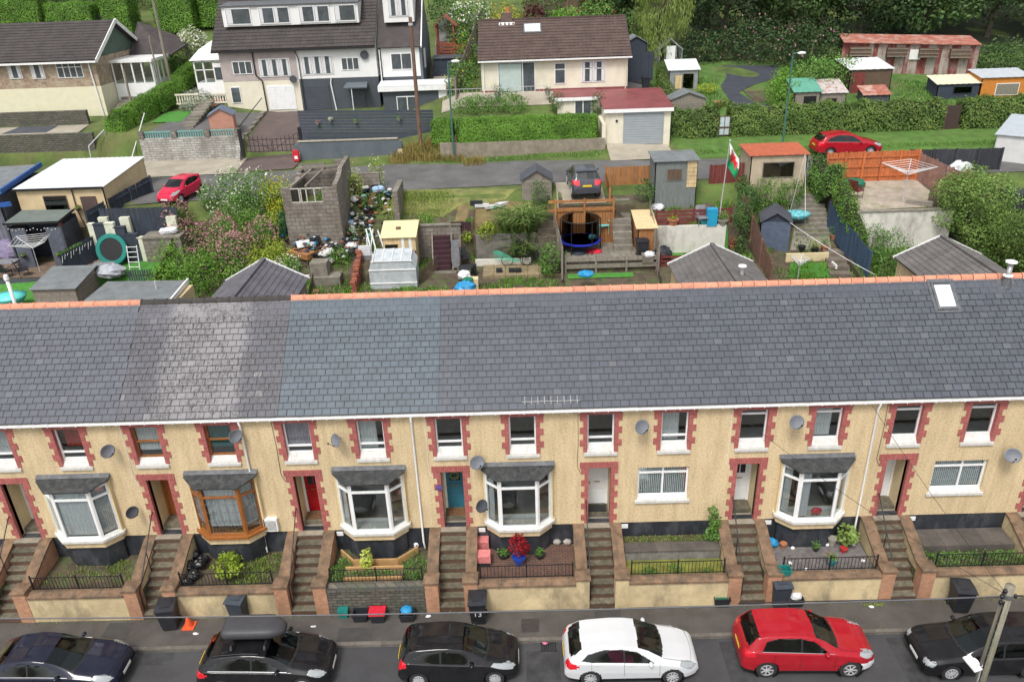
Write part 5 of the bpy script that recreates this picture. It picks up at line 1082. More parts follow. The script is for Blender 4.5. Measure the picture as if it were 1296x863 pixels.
# ======================================
POLEM=mat('weathered_pole_wood',(.24,.215,.165),.9,.25,2,20,.5,stretch=(5,5,.5),dirt=(.10,.12,.07),dirt_amt=.6,dirt_scale=2)
PT=atY(1279,741,-7.7)
T=thing('utility_pole',(PT.x,-7.7,-.2),'weathered wooden utility pole at the right with a street lamp','utility pole')
ORG[T.name]=(PT.x,-7.7,-.2)
MB().tube([(PT.x,-7.7,-.2),(PT.x,-7.7,PT.z)],.15,14,r2=.115).build('pole',POLEM,T,smooth=True)
MB().lathe((PT.x,-7.7,PT.z-.38),[(.13,0),(.135,.02),(.135,.12),(.13,.14)],12).build('strap',LEAD,T)
for k,(dx,dz,r) in enumerate([(-.17,-.3,.05),(-.16,-.5,.045),(.17,-.3,.04),(-.13,-.12,.05)]):MB().lathe((PT.x+dx,-7.75,PT.z+dz),[(r,-.05),(r*1.2,0),(r*.8,.05)],8).build('insulator',BLACK,T,smooth=True)
for k in range(16):MB().box(PT.x-.15,PT.x-.13,-7.86,-7.84,PT.z-.6-k*.28,PT.z-.57-k*.28).build('staple',LEAD,T)
MB().tube([(PT.x-.13,-7.83,PT.z-.4),(PT.x-.15,-7.85,-.1)],.02,6).build('conduit',TRIM,T)
A=atY(1240,862,-7.9);Bq=atY(1216,826,-7.9);Cq=atY(1233,838,-7.9)
MB().tube([(PT.x-.1,-7.75,A.z-.3),(Cq.x+.15,-8.0,Cq.z-.12),(Cq.x-.1,-8.05,Cq.z)],.025,6).tube([(PT.x-.1,-7.75,Cq.z-.25),(Cq.x+.2,-7.95,Cq.z-.1)],.015,5).build('lamp_bracket',mat('pale_metal',(.55,.55,.52),.5,.1,5,0),T)
lh=thing('lamp_head',(0,0,0),None,None);lh.parent=T;bpy.data.objects.remove(lh)
LB=MB();LB.box(-.12,.12,-.22,.22,0,.05);mm=Matrix.Translation((Cq.x-.12,-8.0,Cq.z+.06)) @ Matrix.Rotation(radians(18),4,'Z') @ Matrix.Rotation(radians(12),4,'X')
LB.v=[tuple(mm @ Vector(v)) for v in LB.v];lo=LB.build('lamp_head',WHITE,T);q=MB().blob((.08,.0,.09),(.07,.12,.05),8,5);q.v=[tuple(mm @ Vector(v)) for v in q.v];q.build('photocell',WHITE,lo,smooth=True)
def cable(label,a,b,sag=.3,r=.018,n=16,name='overhead_cable',group='overhead cables',m=None):
 a,b=Vector(a),Vector(b);pts=[a.lerp(b,i/n)-Vector((0,0,4*sag*(i/n)*(1-i/n))) for i in range(n+1)]
 T_=MB().tube(pts,r,5).build(name,m or TRIM,None,label,None,True,'cable',group);return T_
LP_=atY(0,791,-7.75);MP=atY(935,763,-7.75)
cable('thick grey cable running left from the utility pole across the pavement',(PT.x-.15,-7.75,PT.z-.3),(LP_.x-8,-7.75,LP_.z+.5),.25,.021,m=mat('grey_cable',(.11,.11,.12),.6,.1,5,0))
cable('short cable leaving the utility pole to the right',(PT.x+.15,-7.75,PT.z-.3),(PT.x+12,-7.75,PT.z-.2),.3,.03)
cable('thin dark cable looped below the thick one near the pole',(PT.x-.15,-7.72,PT.z-.36),(MP.x,-7.72,MP.z-.02),.0,.018)
W1=atY(1104,513,-.1);W2_=atY(926,517,-.1);W3=atY(1240,740,-7.6)
cable('service wire rising from the pole to the tall downpipe',(PT.x-.1,-7.7,PT.z-.2),tuple(W1),.15,.007)
cable('service wire crossing the bay behind the red car',(PT.x-.1,-7.7,PT.z-.25),tuple(W2_),.3,.007)
# ======================================
WD=lambda nm,c,**k:mat(nm,c,.85,.25,4,25,.3,stretch=k.pop('st',(3,3,.6)),rnd=.12,**k)
NAVYW=WD('navy_painted_board',(.035,.045,.065));BROWNW=WD('brown_weathered_board',(.13,.085,.055));GREYW=WD('silvered_board',(.24,.21,.175));ORANGEW=WD('orange_stained_board',(.5,.14,.045));TANW=WD('tan_stained_board',(.36,.16,.055))
REDW=WD('dark_red_board',(.17,.035,.03));FELTG=mat('grey_roof_felt',(.17,.185,.19),.85,.2,2,20,.3,dirt=(.09,.09,.09),dirt_amt=.4);FELTD=mat('dark_roof_felt',(.07,.075,.09),.85,.25,2,20,.3)
STEELW=mat('white_sheet_roof',(.66,.68,.69),.5,.05,1,0,0,dirt=(.4,.4,.38),dirt_amt=.3);BUFF=mat('buff_block_render',(.60,.47,.28),.9,.1,1.5,25,.3,dirt=(.3,.24,.15),dirt_amt=.3)
BLOCKW=brick_mat('grey_concrete_block',(.26,.23,.20),(.20,.175,.15),(.11,.1,.085),.45,.22,.015,dirt=(.10,.08,.06),dirt_amt=.6,dirt_scale=1.5,bs=.7)
TURF=mat('artificial_turf',(.06,.22,.03),.9,.2,4,40,.6);FLAG=mat('mossy_flagstone',(.22,.20,.165),.9,.25,3,25,.4,rnd=.15,dirt=(.09,.09,.05),dirt_amt=.6);WWALL=mat('stained_white_wall',(.62,.6,.54),.9,.1,2,25,.3,dirt=(.16,.15,.12),dirt_amt=.65,dirt_scale=1.1)
TEALT=mat('teal_vinyl',(.0,.17,.14),.5,.12,5,0);PALEW=WD('new_pale_osb',(.62,.47,.26));PURPW=WD('dark_plum_board',(.05,.018,.025))
WIN=glass_mat('shed_glass',(.4,.45,.45),.1,.6)
def V3(x,y,z=None):return Vector((x,y,G(x,y) if z is None else z))
def fence(label,A,B,h,m,bw=.14,rails=0,posts=0,name='garden_fence',parts='board',group=None,zb=None,horiz=False,gap=.012,hB=None,cat='fence',side=1):
 """boards nailed side by side, each a part; A, B ground ends"""
 A,B=Vector(A),Vector(B);T=thing(name,tuple(A),label,cat,group);d=B-A;Ln=Vector((d.x,d.y,0)).length;an=math.atan2(d.y,d.x);hB=hB or h
 u=Vector((cos(an),sin(an),0));nrm=Vector((-sin(an),cos(an),0))*side;src=None
 if horiz:
  n=max(1,int(h/bw))
  for k in range(n):
   z=(k+.5)*h/n;MB().bar(A+Vector((0,0,z)),B+Vector((0,0,z)),.025,h/n-gap).build(parts,m,T)
 else:
  n=max(2,int(Ln/bw));w=Ln/n
  for k in range(n):
   t=(k+.5)/n;P=A.lerp(B,t);hh=h+(hB-h)*t
   if src is None:
    src=bpy.data.meshes.new(parts);q=MB().box(-w/2+gap/2,w/2-gap/2,-.011,.011,-.12,1);src.from_pydata(q.v,[],q.f);src.materials.append(m)
   o=bpy.data.objects.new(parts,src);COL.objects.link(o);o.parent=T;o.location=P-A;o.rotation_euler=(random.uniform(-.01,.01),random.uniform(-.01,.01),an+random.uniform(-.03,.03));o.scale=(1,1,hh*random.uniform(.985,1.01))
 for k in range(rails):
  z=h*(.18+.64*k/max(1,rails-1));z2=z*hB/h;MB().bar(A+nrm*.04+Vector((0,0,z)),B+nrm*.04+Vector((0,0,z2)),.05,.08).build('rail',m,T)
 for k in range(posts):
  P=A.lerp(B,k/max(1,posts-1))+nrm*.05;MB().box(P.x-.05,P.x+.05,P.y-.05,P.y+.05,P.z-.2,P.z+(h+(hB-h)*k/max(1,posts-1))+.04).build('post',m,T)
 return T
def shed(label,P,w,d,h,wall,roof,kind='pent',rz=0.,over=.12,name='shed',rise=.25,win=None,door=None,back=None,boards=None,cat='shed',wlab=None,group=None,rname='roof',doorm=None,corr=None,board_h=.16):
 """a shed in its own axes: x along the front (front looks down the hill), y deep; kinds pent (fall to front), flat, gable (ridge along y), ridgex"""
 T=lthing(name,P,label,cat,group,rz);b=MB();x0,x1,y0,y1=-w/2,w/2,0,d;zf,zb_=(h,h+rise) if kind in ('pent','flat') else (h,h)
 if kind=='pentback':zf,zb_=h+rise,h
 if kind=='gable':
  for yy in (0,d-.04):b.prism([(x0,-.2),(x1,-.2),(x1,h),(0,h+rise),(x0,h)],'y',yy,yy+.04)
  b.box(x0,x0+.04,0,d,-.2,h).box(x1-.04,x1,0,d,-.2,h)
 else:
  b.box(x0,x1,y0,y0+.05,-1,zf).box(x0,x1,y1-.05,y1,-.2,zb_)
  for xx in (x0,x1-.05):b.prism([(y0,-1),(y1,-1),(y1,zb_),(y0,zf)],'x',xx,xx+.05)
 Wl=b.build('wall',wall,T,wlab)
 if boards:
  k=0;z=0
  while z<h-.02:
   MB().box(x0-.012,x1+.012,-.014,-.001,z,min(h,z+board_h)-.012).build('board',boards,Wl);MB().box(x1+.001,x1+.014,0,d,z,min(h,z+board_h)-.012).build('board',boards,Wl);z+=board_h
 def sheet_(q,m,t=.04):
  if corr:
   a,b_,c,e=[Vector(p) for p in q];n=max(2,int((b_-a).length/corr));g=MB()
   for i in range(n+1):
    for s,(p,r) in enumerate(((a,b_),(e,c))):v=p.lerp(r,i/n);g.v.append((v.x,v.y,v.z+.02*(i%2)))
   for i in range(n):g.f.append((2*i,2*i+2,2*i+3,2*i+1))
   nn=len(g.v);g.v+=[(x,y,z-.02) for x,y,z in g.v[:nn]];g.f+=[tuple(nn+i for i in f)[::-1] for f in list(g.f)];return g
  return MB().slab(q,t)
 if kind=='gable':
  for sx in (-1,1):sheet_([(0,-over,h+rise+.03),(0,d+over,h+rise+.03),(sx*(w/2+over),d+over,h-.05*over/.12+.03),(sx*(w/2+over),-over,h-.05*over/.12+.03)] if 1 else 0,roof).build(rname,roof,T)
 elif kind=='ridgex':
  for s0,s1 in ((-over,d/2),(d+over,d/2)):sheet_([(x0-over,s0,h-.03),(x1+over,s0,h-.03),(x1+over,s1,h+rise),(x0-over,s1,h+rise)],roof).build(rname,roof,T)
  for xx in (x0,x1-.05):MB().prism([(0,h),(d,h),(d/2,h+rise-.03)],'x',xx,xx+.05).build('gable',wall,T)
 else:
  s=(zb_-zf)/d;sheet_([(x0-over,-over,zf-s*over+.04),(x1+over,-over,zf-s*over+.04),(x1+over,d+over,zb_+s*over+.04),(x0-over,d+over,zb_+s*over+.04)],roof).build(rname,roof,T)
 for i,(a,c,e,f,*r) in enumerate(win or []):
  fr=MB().box(a-e/2-.05,a+e/2+.05,-.04,-.015,c-.05,c+f+.05).build('window',r[0] if r else WHITE,T);MB().box(a-e/2,a+e/2,-.05,-.041,c,c+f).build('pane',r[1] if len(r)>1 else WIN,fr)
 for a,e,f,*r in door or []:dd=MB().box(a-e/2,a+e/2,-.045,-.016,.0,f).build('door',r[0] if r else wall,T);MB().box(a+e/2-.12,a+e/2-.07,-.07,-.046,f*.5,f*.5+.1).build('handle',BLACK,dd)
 return T
def airer(P,label,r=1.3,h=1.7,m=None):
 m=m or mat('airer_metal',(.6,.62,.64),.4,.1,8,0,0,.3);T=thing('rotary_airer',tuple(P),label,'clothes airer');P=Vector(P);H=Vector((0,0,h));MB().tube([P,P+H*.98],.022,6).build('pole',m,T);tips=[]
 for k in range(4):
  a=pi/4+k*pi/2+.3;e=P+Vector((cos(a)*r,sin(a)*r,h+.35));tips.append(e);MB().tube([P+H*.9,e],.022,5).build('arm',m,T)
 b=MB()
 for q in (1,.85,.7,.55,.4):
  for k in range(4):p0=P+Vector((0,0,h*.9));b.tube([p0+(tips[k]-p0)*q,p0+(tips[(k+1)%4]-p0)*q],.011,3,cap=False)
 b.build('line',WHITE,T,kind='stuff');return T
def steps(label,A,B,w,n,m,name='garden_steps',rm=None,x=None):
 """n treads from A (bottom) to B (top), each a part"""
 A,B=Vector(A),Vector(B);T=thing(name,tuple(A),label,'steps','garden steps');d=(B-A)/n;u=Vector((d.x,d.y,0)).normalized();s=Vector((-u.y,u.x,0))
 for k in range(n):
  P=A+d*k;q=[P-s*w/2,P+s*w/2,P+s*w/2+Vector((d.x,d.y,0))*1.15,P-s*w/2+Vector((d.x,d.y,0))*1.15];zt=A.z+d.z*(k+1);MB().slab([(p.x,p.y,zt) for p in q],max(.1,d.z*1.02)).build('step',m,T)
 return T
def chairs(P,label,m,rz=0,kind='garden_chair',group=None,s=1.):
 T=lthing(kind,P,label,'chair',group,rz);MB().box(-.25*s,.25*s,-.25*s,.25*s,.40*s,.44*s).build('seat',m,T);MB().slab([(-.25*s,.22*s,.45*s),(.25*s,.22*s,.45*s),(.25*s,.36*s,.95*s),(-.25*s,.36*s,.95*s)],.03).build('backrest',m,T)
 for a in (-.22,.22):
  for b in (-.22,.22):MB().tube([(a*s,b*s,0),(a*s,b*s,.4*s)],.016,4).build('leg',m,T)
  MB().bar((a*1.15*s,-.24*s,.62*s),(a*1.15*s,.27*s,.62*s),.04,.03).build('armrest',m,T)
 return T
def tiled(mb,q,rows,cols,amp=.02,step=.025):
 """interlocking tiles as one relief: q = eave left, eave right, ridge right, ridge left"""
 a,b,c,d=[Vector(p) for p in q];nn=(b-a).cross(d-a).normalized();nn=-nn if nn.z<0 else nn;k=len(mb.v);cc=cols*2
 for r in range(rows):
  for e in (0,1):
   t=(r+e)/rows
   for i in range(cc+1):
    p=a.lerp(b,i/cc).lerp(d.lerp(c,i/cc),t)+nn*(step*(1-e)+amp*(i%2));mb.v.append(tuple(p))
 for r in range(rows*2-1):
  for i in range(cc):s=k+r*(cc+1)+i;mb.f.append((s,s+1,s+cc+2,s+cc+1))
 return mb
TILEB=mat('brown_concrete_tile',(.095,.062,.052),.85,.25,1.5,14,.4,dirt=(.05,.04,.035),dirt_amt=.4);TILED=mat('dark_concrete_tile',(.062,.052,.05),.85,.25,1.5,14,.4,dirt=(.03,.03,.028),dirt_amt=.4)
TILEG=mat('grey_concrete_tile',(.135,.125,.12),.85,.25,1.5,14,.4,dirt=(.07,.065,.06),dirt_amt=.4);OLDSL=mat('old_slate_wing',(.12,.115,.13),.7,.25,2,16,.4,dirt=(.06,.06,.06),dirt_amt=.5)
def wing(label,xc,hw,ze,zr,rm,ver,y1=12.5,wallm=RENDER,cols=18,amp=.02):
 T=thing('rear_wing',(xc,10,0),label,'extension','rear wings behind the terrace');ORG[T.name]=(xc,10,0)
 b=MB();b.box(xc-hw,xc-hw+.2,7.25,y1,1.5,ze).box(xc+hw-.2,xc+hw,7.25,y1,1.5,ze).prism([(xc-hw+.2,1.5),(xc+hw-.2,1.5),(xc+hw-.2,ze),(xc,zr-.12),(xc-hw+.2,ze)],'y',y1-.2,y1).build('wall',wallm,T)
 for s in (-1,1):
  q=[(xc+s*(hw+.15),7.1,ze-.05),(xc+s*(hw+.15),y1+.1,ze-.05),(xc,y1+.1,zr),(xc,7.1,zr)]
  MB().slab(q,.08).build('roof',rm,T);mb=tiled(MB(),[tuple(Vector(p)+Vector((0,0,.02))) for p in q],9,cols,amp);mb.build('tiles',rm,T,kind='stuff')
  MB().bar((xc+s*(hw+.18),y1+.14,ze-.06),(xc,y1+.14,zr+.02),.05,.14).build('verge_board',ver,T)
 for k in range(12):MB().bar((xc,7.1+k*(y1-7)/12,zr+.05),(xc,7.1+(k+.97)*(y1-7)/12,zr+.05),.2,.09).build('ridge_tile',rm,T)
 return T
wing('rear wing with old grey slates beside the overgrown garden',-12.25,1.85,6.9,7.9,OLDSL,WHITE,cols=10,amp=.008,wallm=BLOCKW)
wing('rear wing with brown tiles and white verges below the flagpole garden',9.06,1.85,7.05,7.95,TILEG,WHITE);wing('rear wing with brown tiles beside the big round tree',19.85,1.9,7.05,7.98,TILEG,WHITE)
T=lthing('roof_vent',(9.6,9.2,7.6),'white-capped metal vent on the brown tiled rear wing','vent');MB().lathe((0,0,0),[(.08,-.1),(.08,.5)],10).build('vent_pipe',ALLOY,T);MB().lathe((0,0,0),[(.04,.5),(.19,.52),(.17,.57),(.04,.6)],12).build('cap',WHITE,T)
T=thing('flat_roofed_wing',(-18,11,2),'long flat grey-roofed extension with white edge behind the dark ridge tiles','extension')
MB().box(-19.9,-16.2,7.25,13.3,1.5,6.45).build('wall',BUFF,T);MB().slab([(-20.5,7.2,6.7),(-16.1,7.2,6.7),(-16.55,13.5,6.62),(-20.5,13.5,6.68)],.06).build('roof',FELTG,T)
MB().bar((-16.05,7.2,6.68),(-16.5,13.55,6.6),.08,.22).build('fascia',WHITE,T);MB().tube([(-17.6,12.4,6.6),(-17.6,12.4,7.05)],.05,6).build('vent_pipe',ALLOY,T);
shed('silver-boarded shed with pale grey roof at the corner of the deck',(-24.0,14.6,4.3),2.2,2.3,1.65,GREYW,FELTG,'pent',rise=.3,boards=GREYW,board_h=.13)
T=shed('cream garage with white ribbed roof and brown double window',(-26.15,21.2,7.2),5.05,5.7,2.25,BUFF,STEELW,'pent',rise=.35,name='garage',corr=.15,cat='garage',win=[(-.35,.75,1.25,1.05,TILEB,WIN)],door=[(1.55,.9,1.75,TILEB)])
MB().tube([(.75,-.06,2.2),(.75,-.06,1.0),(1.0,-.06,-.1)],.035,6).build('downpipe',TILEB,T);MB().box(-2.6,2.6,-.18,-.12,2.2,2.32).build('gutter',BLACK,T)
pot((-25.25,21.0,8.2),'hanging basket of red flowers on the cream garage wall',TILEB,.16,.12,BUSH_G,.2,.2,120,flowers=RLEAF)
T=thing('blue_edged_shelter',(-33,22,5.5),'blue-trimmed grey roofed shelter with hanging tarpaulins at the left edge','shelter');BLUEF=mat('blue_fascia',(.02,.09,.32),.5,.15,5,0)
a,b,c,d=atY(-60,262,20),atY(0,243,20.5),atY(52,208,26),atY(-40,213,27);MB().slab([a,b,c,d],.08).build('roof',FELTG,T);MB().bar(b,c,.12,.28).build('fascia',BLUEF,T)
a2,b2=atY(0,243,20.5)-Vector((0,0,.12)),atY(16,238,20.8)-Vector((0,0,.3));MB().bar(a-Vector((0,0,.2)),atY(14,258,20.3),.1,.25).build('fascia',BLUEF,T)
MB().box(-34,-29.3,20.8,26,5.4,9.3).build('wall',FELTD,T);q=MB();q.v=[(-31.5+.14*i,20.4+.12*(i%2)+(.3 if z<7 else 0),z) for z in (5.6,9.2) for i in range(16)];q.f=[(i,i+1,17+i,16+i) for i in range(15)];q.build('tarpaulin',mat('grey_tarp',(.22,.23,.27),.5,.2,3,0),T)
T=thing('garden_bar',(-26.2,20.3,5.5),'dark open-fronted garden bar with grey roof and a string of white lights','garden shelter');r=[atY(3,284,18.9),atY(74,281,18.9),atY(94,265,20.7),atY(28,266,20.7)]
MB().slab(r,.07).build('roof',mat('green_grey_felt',(.13,.155,.14),.85,.15,2,20,.3),T);MB().bar(r[0],r[1],.05,.1).build('fascia',BLACK,T);MB().bar(r[1],r[2],.05,.1).build('fascia',BLACK,T)
x0,x1=r[0].x+.1,r[1].x-.05;MB().box(x0,x1,20.75,20.85,5.5,8.1).build('back_wall',NAVYW,T)
for xx in (x0,x1):MB().box(xx-.05,xx+.05,19.0,20.8,5.5,7.9).build('side_wall',FELTD,T)
for xx in (x0+.55,x1-.45):MB().box(xx-.42,xx+.42,19.0,19.06,5.5,7.85).build('front_panel',mat('slate_blue_board',(.09,.10,.13),.8,.2,4,0),T)
for k in range(14):MB().blob((x0+.1+k*.2,18.95,7.85-.12*sin(k*pi/3.5)**2),.03,5,4).build('light_bulb',WHITE,T)
for xx,m in ((x0+.5,RLEAF),(x1-.45,YELF)):pot((xx,18.86,6.2),'flower basket on the '+('left' if m is RLEAF else 'right')+' post of the garden bar',BLACK,.13,.12,BUSH_G,.2,.16,90,flowers=m,group='flower baskets')
T=thing('timber_deck',(-26.5,18.6,4.8),'weathered brown timber deck in front of the garden bar','deck');DK=mat('worn_deck_board',(.21,.145,.10),.85,.3,3,25,.3,rnd=.15,stretch=(.5,4,4),dirt=(.1,.08,.07),dirt_amt=.6)
for k in range(24):y=17.45+k*.145;MB().box(-30.5,-23.2,y,y+.137,5.53,5.57).build('board',DK,T)
MB().box(-30.5,-23.2,17.38,17.44,4.6,5.5).build('skirt',FELTD,T)
airer(Vector((atY(46,322,18.35).x,18.2,5.57)),'rotary airer with drooping lines standing on the brown deck',1.25,1.55)
bag(gp(10,336)+Vector((0,.7,0)),'pale purple cover over furniture at the left edge of the deck',mat('lilac_cover',(.2,.17,.27),.8,.2,4,0),.9,1.3,seed=50,knot=False,name='furniture_cover',cat='cover')
T=lthing('garden_table',gp(16,347)+Vector((-.2,.1,0)),'grey patio table on the deck before the purple cover','table');GYM=mat('grey_furniture',(.2,.2,.22),.6,.2,6,0);MB().box(-.55,.55,-.4,.4,.68,.72).build('tabletop',GYM,T)
for a in (-.48,.48):
 for b in (-.34,.34):MB().box(a-.02,a+.02,b-.02,b+.02,0,.68).build('leg',GYM,T)
chairs(gp(26,352)+Vector((.15,.2,0)),'dark folding chair at the right of the patio table',BINM,2.2,group='patio chairs');chairs(gp(8,354)+Vector((0,.1,0)),'dark folding chair in front of the patio table',BINM,3.,group='patio chairs')
DA,DB=atY(74,321,17.6)-Vector((0,0,1.2)),atY(116,296,19.3)-Vector((0,0,1.35));T=fence('navy close-boarded fence panel hung with white cut-out letters',DA,DB,1.25,NAVYW,.3,name='decorated_fence')
for i in range(11):t=.05+i*.085;P=DA.lerp(DB,t)+Vector((0,-.05,-.1));MB().bar(P+Vector((.02,-.04,.75+.12*(i%3))),P+Vector((.1,-.02,1.15)),.035,.02).build('letter',WHITE,T)
leaves('garland',[tuple(DA.lerp(DB,t/10)+Vector((.05,-.06,1.2)))+(.16,.1,.06) for t in range(7)],420,.06,BUSH_G,T,og=ORG[T.name])
P=gp(90,318);T=thing('bird_table',tuple(P),'bird table with a pink-red roof on a green post by the garden bar','bird table');zz=atY(88,290,P.y).z
MB().tube([P,(P.x,P.y,zz-.3)],.06,6).build('post',GREENP,T);MB().box(P.x-.28,P.x+.28,P.y-.2,P.y+.2,zz-.3,zz+.1).build('box',GREENP,T);MB().prism([(P.x-.4,zz+.1),(P.x+.4,zz+.1),(P.x,zz+.5)],'y',P.y-.28,P.y+.28).build('roof',mat('salmon_roof',(.5,.16,.12),.8,.2,6,0),T)
def fpx(label,a,b,Ya,Yb,h,m,**k):A,B=atY(*a,Ya),atY(*b,Yb);return fence(label,A-Vector((0,0,h)),B-Vector((0,0,h)),h,m,**k)
fpx('navy board fence running back along the drive from the cream garage',(107,268),(188,223),19.9,24.6,1.5,NAVYW,bw=.16,rails=2,posts=4,side=-1)
fpx('navy board fence across the yard behind the striped wall',(124,264),(223,262),20.2,20.4,1.45,NAVYW,bw=.16,rails=0,posts=0)
T=thing('striped_wall',(-21.5,19.6,5),'white and navy striped garden wall stepping down behind the leaning trampoline','wall')
CRW=mat('cream_wall_paint',(.62,.63,.5),.85,.08,3,20,.2,dirt=(.3,.3,.22),dirt_amt=.4)
for i,(xa,xb,yt,m) in enumerate([(111,118,284,CRW),(118,132,284,NAVYW),(132,144,283,CRW),(144,158,288,NAVYW),(158,174,297,NAVYW),(174,187,301,CRW)]):
 a,b=atY(xa,yt,19.5),atY(xb,yt,19.5);MB().box(a.x,b.x,19.4+.004*(i%2),19.65,5.2,a.z).build('panel',m,T);MB().box(a.x-.01,b.x+.01,19.37,19.68,a.z,a.z+.05).build('coping',CRW if m is CRW else NAVYW,T)
for i,(px,top) in enumerate(((157,275),(216,274),(130,275))):a=atY(px,top,20.1);MB().box(a.x-.27,a.x+.27,20.0,20.25,a.z-1.1,a.z).build('pier',CRW,T)
P=atY(141,316,19.0);T=thing('trampoline_bed',(P.x,P.y,P.z-.9),'round teal-edged trampoline leaning upright against the striped wall','trampoline');R=Matrix.Translation(P) @ Matrix.Rotation(radians(72),4,'X')
for nm,m,pr in (('pad',TEALT,[(.62,.0),(.66,.05),(.86,.05),(.9,0),(.86,-.04),(.66,-.04)]),('mat',mat('black_mat',(.01,.01,.012),.7,.2,8,0),[(.01,.0),(.64,.0),(.64,-.02),(.01,-.02)])):
 q=MB().lathe((0,0,0),pr,26);q.v=[tuple(R @ Vector(v)) for v in q.v];q.f=q.f[:-2] if nm=='pad' else q.f;q.build(nm,m,T,smooth=False)
P=gp(168,345);T=lthing('ladder_frame',P+Vector((0,.3,0)),'white metal step frame beside the leaning trampoline','frame')
for s in (-.28,.28):MB().tube([(s,0,0),(s,.3,1.35)],.025,5).build('rail',WHITE,T)
for k in range(5):MB().tube([(-.28,.06*k,.2+.27*k),(.28,.06*k,.2+.27*k)],.02,5).build('rung',WHITE,T)
P=gp(149,344);T=lthing('ride_on_toy',P,'bright pink plastic ride-on toy on the turf','toy');PNK=mat('hot_pink_plastic',(.65,.02,.22),.4,.1,6,0);MB().prism([(-.4,.08),(.4,.08),(.42,.25),(.1,.22),(0,.42),(-.12,.42),(-.1,.2),(-.4,.2)],'y',-.12,.12).build('body',PNK,T)
for a in (-.28,.28):MB().lathe((a,0,.08),[(.09,-.14),(.09,.14)],12,'y').build('wheel',BLACK,T)
P=gp(134,346);T=lthing('storage_chest',P,'grey garden storage chest in front of the leaning trampoline','chest');MB().box(-.55,.55,-.25,.25,0,.5).build('chest',BINM,T);MB().box(-.57,.57,-.27,.27,.5,.56).build('lid',GYM,T)
sheet('artificial_lawn',[(110,372),(232,350),(197,328),(112,338)],TURF,.03);sheet('lower_lawn',[(-60,400),(70,382),(48,356),(-60,366)],TURF,.02)
fpx('short navy slatted gate by the turf corner',(160,342),(193,341),16.6,16.6,.95,NAVYW,bw=.12,name='garden_gate',cat='gate',gap=.05)
bag(gp(143,352)+Vector((.1,-.2,0)),'pale grey cover slumped behind the silver-boarded shed',mat('grey_cover',(.33,.35,.38),.7,.2,4,0),.75,.7,seed=51,knot=False,name='furniture_cover',cat='cover')
P=atY(10,372,15.0);T=thing('paddling_pool',(P.x,P.y,P.z-.4),'turquoise paddling pool shell peeping over the left end of the roof','pool');MB().lathe((P.x,P.y,P.z-.5),[(.6,0),(.85,.3),(.9,.42),(.3,.5)],20,sq=(1,.8)).build('shell',mat('turquoise_plastic',(.12,.6,.55),.4,.1,5,0),T,smooth=True)
T=thing('raised_terrace',(-18.6,19.5,5.4),'pale stone terrace block stacked with white bags by the overgrown garden','terrace wall');a=atY(180,300,19.3);b=atY(228,297,19.3)
MB().box(a.x,b.x,19.2,20.3,5.2,a.z-.1).build('wall',BLOCKW,T);MB().box(a.x,b.x,19.15,20.35,a.z-.1,a.z).build('slab',FLAG,T)
for k in range(3):bag(atY(208+6*k,297-k,19.7)-Vector((0,0,.02)),('left','middle','right')[k]+' white sack on the pale terrace block',WHITEBAG,.25,.4,seed=60+k,knot=False)
steps('four pale steps beside the white sacks',gp(195,326)+Vector((0,.4,0)),gp(205,305)+Vector((0,.3,.1)),1.3,4,FLAG)
fpx('brown board fence between the pink car and the overgrown garden',(196,350),(247,233),16.0,24.2,1.0,BROWNW,bw=.2,posts=5)
def pbush(label,px,py,r,m,h=None,**k):return bush(label,gp(px,py),r,m,h=h,**k)
def scrub(label,spots,m,n,size,name='scrub',hh=1.3,r=.9,flowers=None,kind=None,cat='bush',tone=None,tilt=.75,droop=0.):
 bl=[]
 for px,py in spots:P=gp(px,py);q=random.uniform(.75,1.2);bl.append((P.x,P.y,P.z+hh*.4*q,r*q,r*q,hh*.6*q))
 T=thing(name,(bl[0][0],bl[0][1],bl[0][2]),label,cat);leaves('leaves',bl,n,size,m,T,og=ORG[T.name],shell=.5,tilt=tilt,droop=droop)
 if flowers:leaves('flowers',[(x,y,z+.1,a,b,c*1.1) for x,y,z,a,b,c in bl],flowers[1],flowers[2],flowers[0],T,og=ORG[T.name],shell=.12,aspect=.6)
 b=MB()
 for x,y,z,a,_,c in bl:
  for k in range(4):b.tube([(x,y,z-c*.9),(x+random.uniform(-a,a)*.6,y+random.uniform(-a,a)*.6,z+c*.5)],.02,3,r2=.006)
 b.build('stem',BARK,T);return T
scrub('tall white-flowered scrub at the back of the overgrown garden',[(268,262),(300,258),(330,258),(283,290),(315,280)],BUSH_G,6500,.12,hh=1.8,flowers=(WHITEF,900,.13))
scrub('yellow-flowered weeds beside the ruined garage',[(345,262),(360,262),(352,290)],BUSH_Y,2500,.11,hh=1.5,r=.7,flowers=(YELF,900,.1))
scrub('pink-spired willowherb mass in the middle of the overgrown garden',[(228,300),(255,320),(285,318),(310,330),(258,345),(240,322),(335,318),(300,345)],BUSH_G,8000,.12,hh=1.8,flowers=(PINKF,6000,.13))
scrub('light green shrubs low in the overgrown garden near the slate wing',[(215,375),(235,365),(250,372),(222,350),(262,362)],HEDGE_G,7000,.12,hh=1.9,r=.95)
scrub('yellow-green bramble in front of the ruined garage',[(325,335),(345,322),(352,340),(335,350)],BUSH_Y,3800,.11,hh=1.5,r=.8);scrub('bright green undergrowth between the pink spires and the yellow flowers',[(318,300),(300,300),(340,300),(280,340),(300,360)],HEDGE_G,4500,.12,hh=1.5,r=.9)
scrub('white-flowered weeds in front of the rubbish by the slate wing',[(365,352),(350,362),(372,340)],BUSH_G,2200,.1,hh=1.,r=.6,flowers=(WHITEF,500,.09))
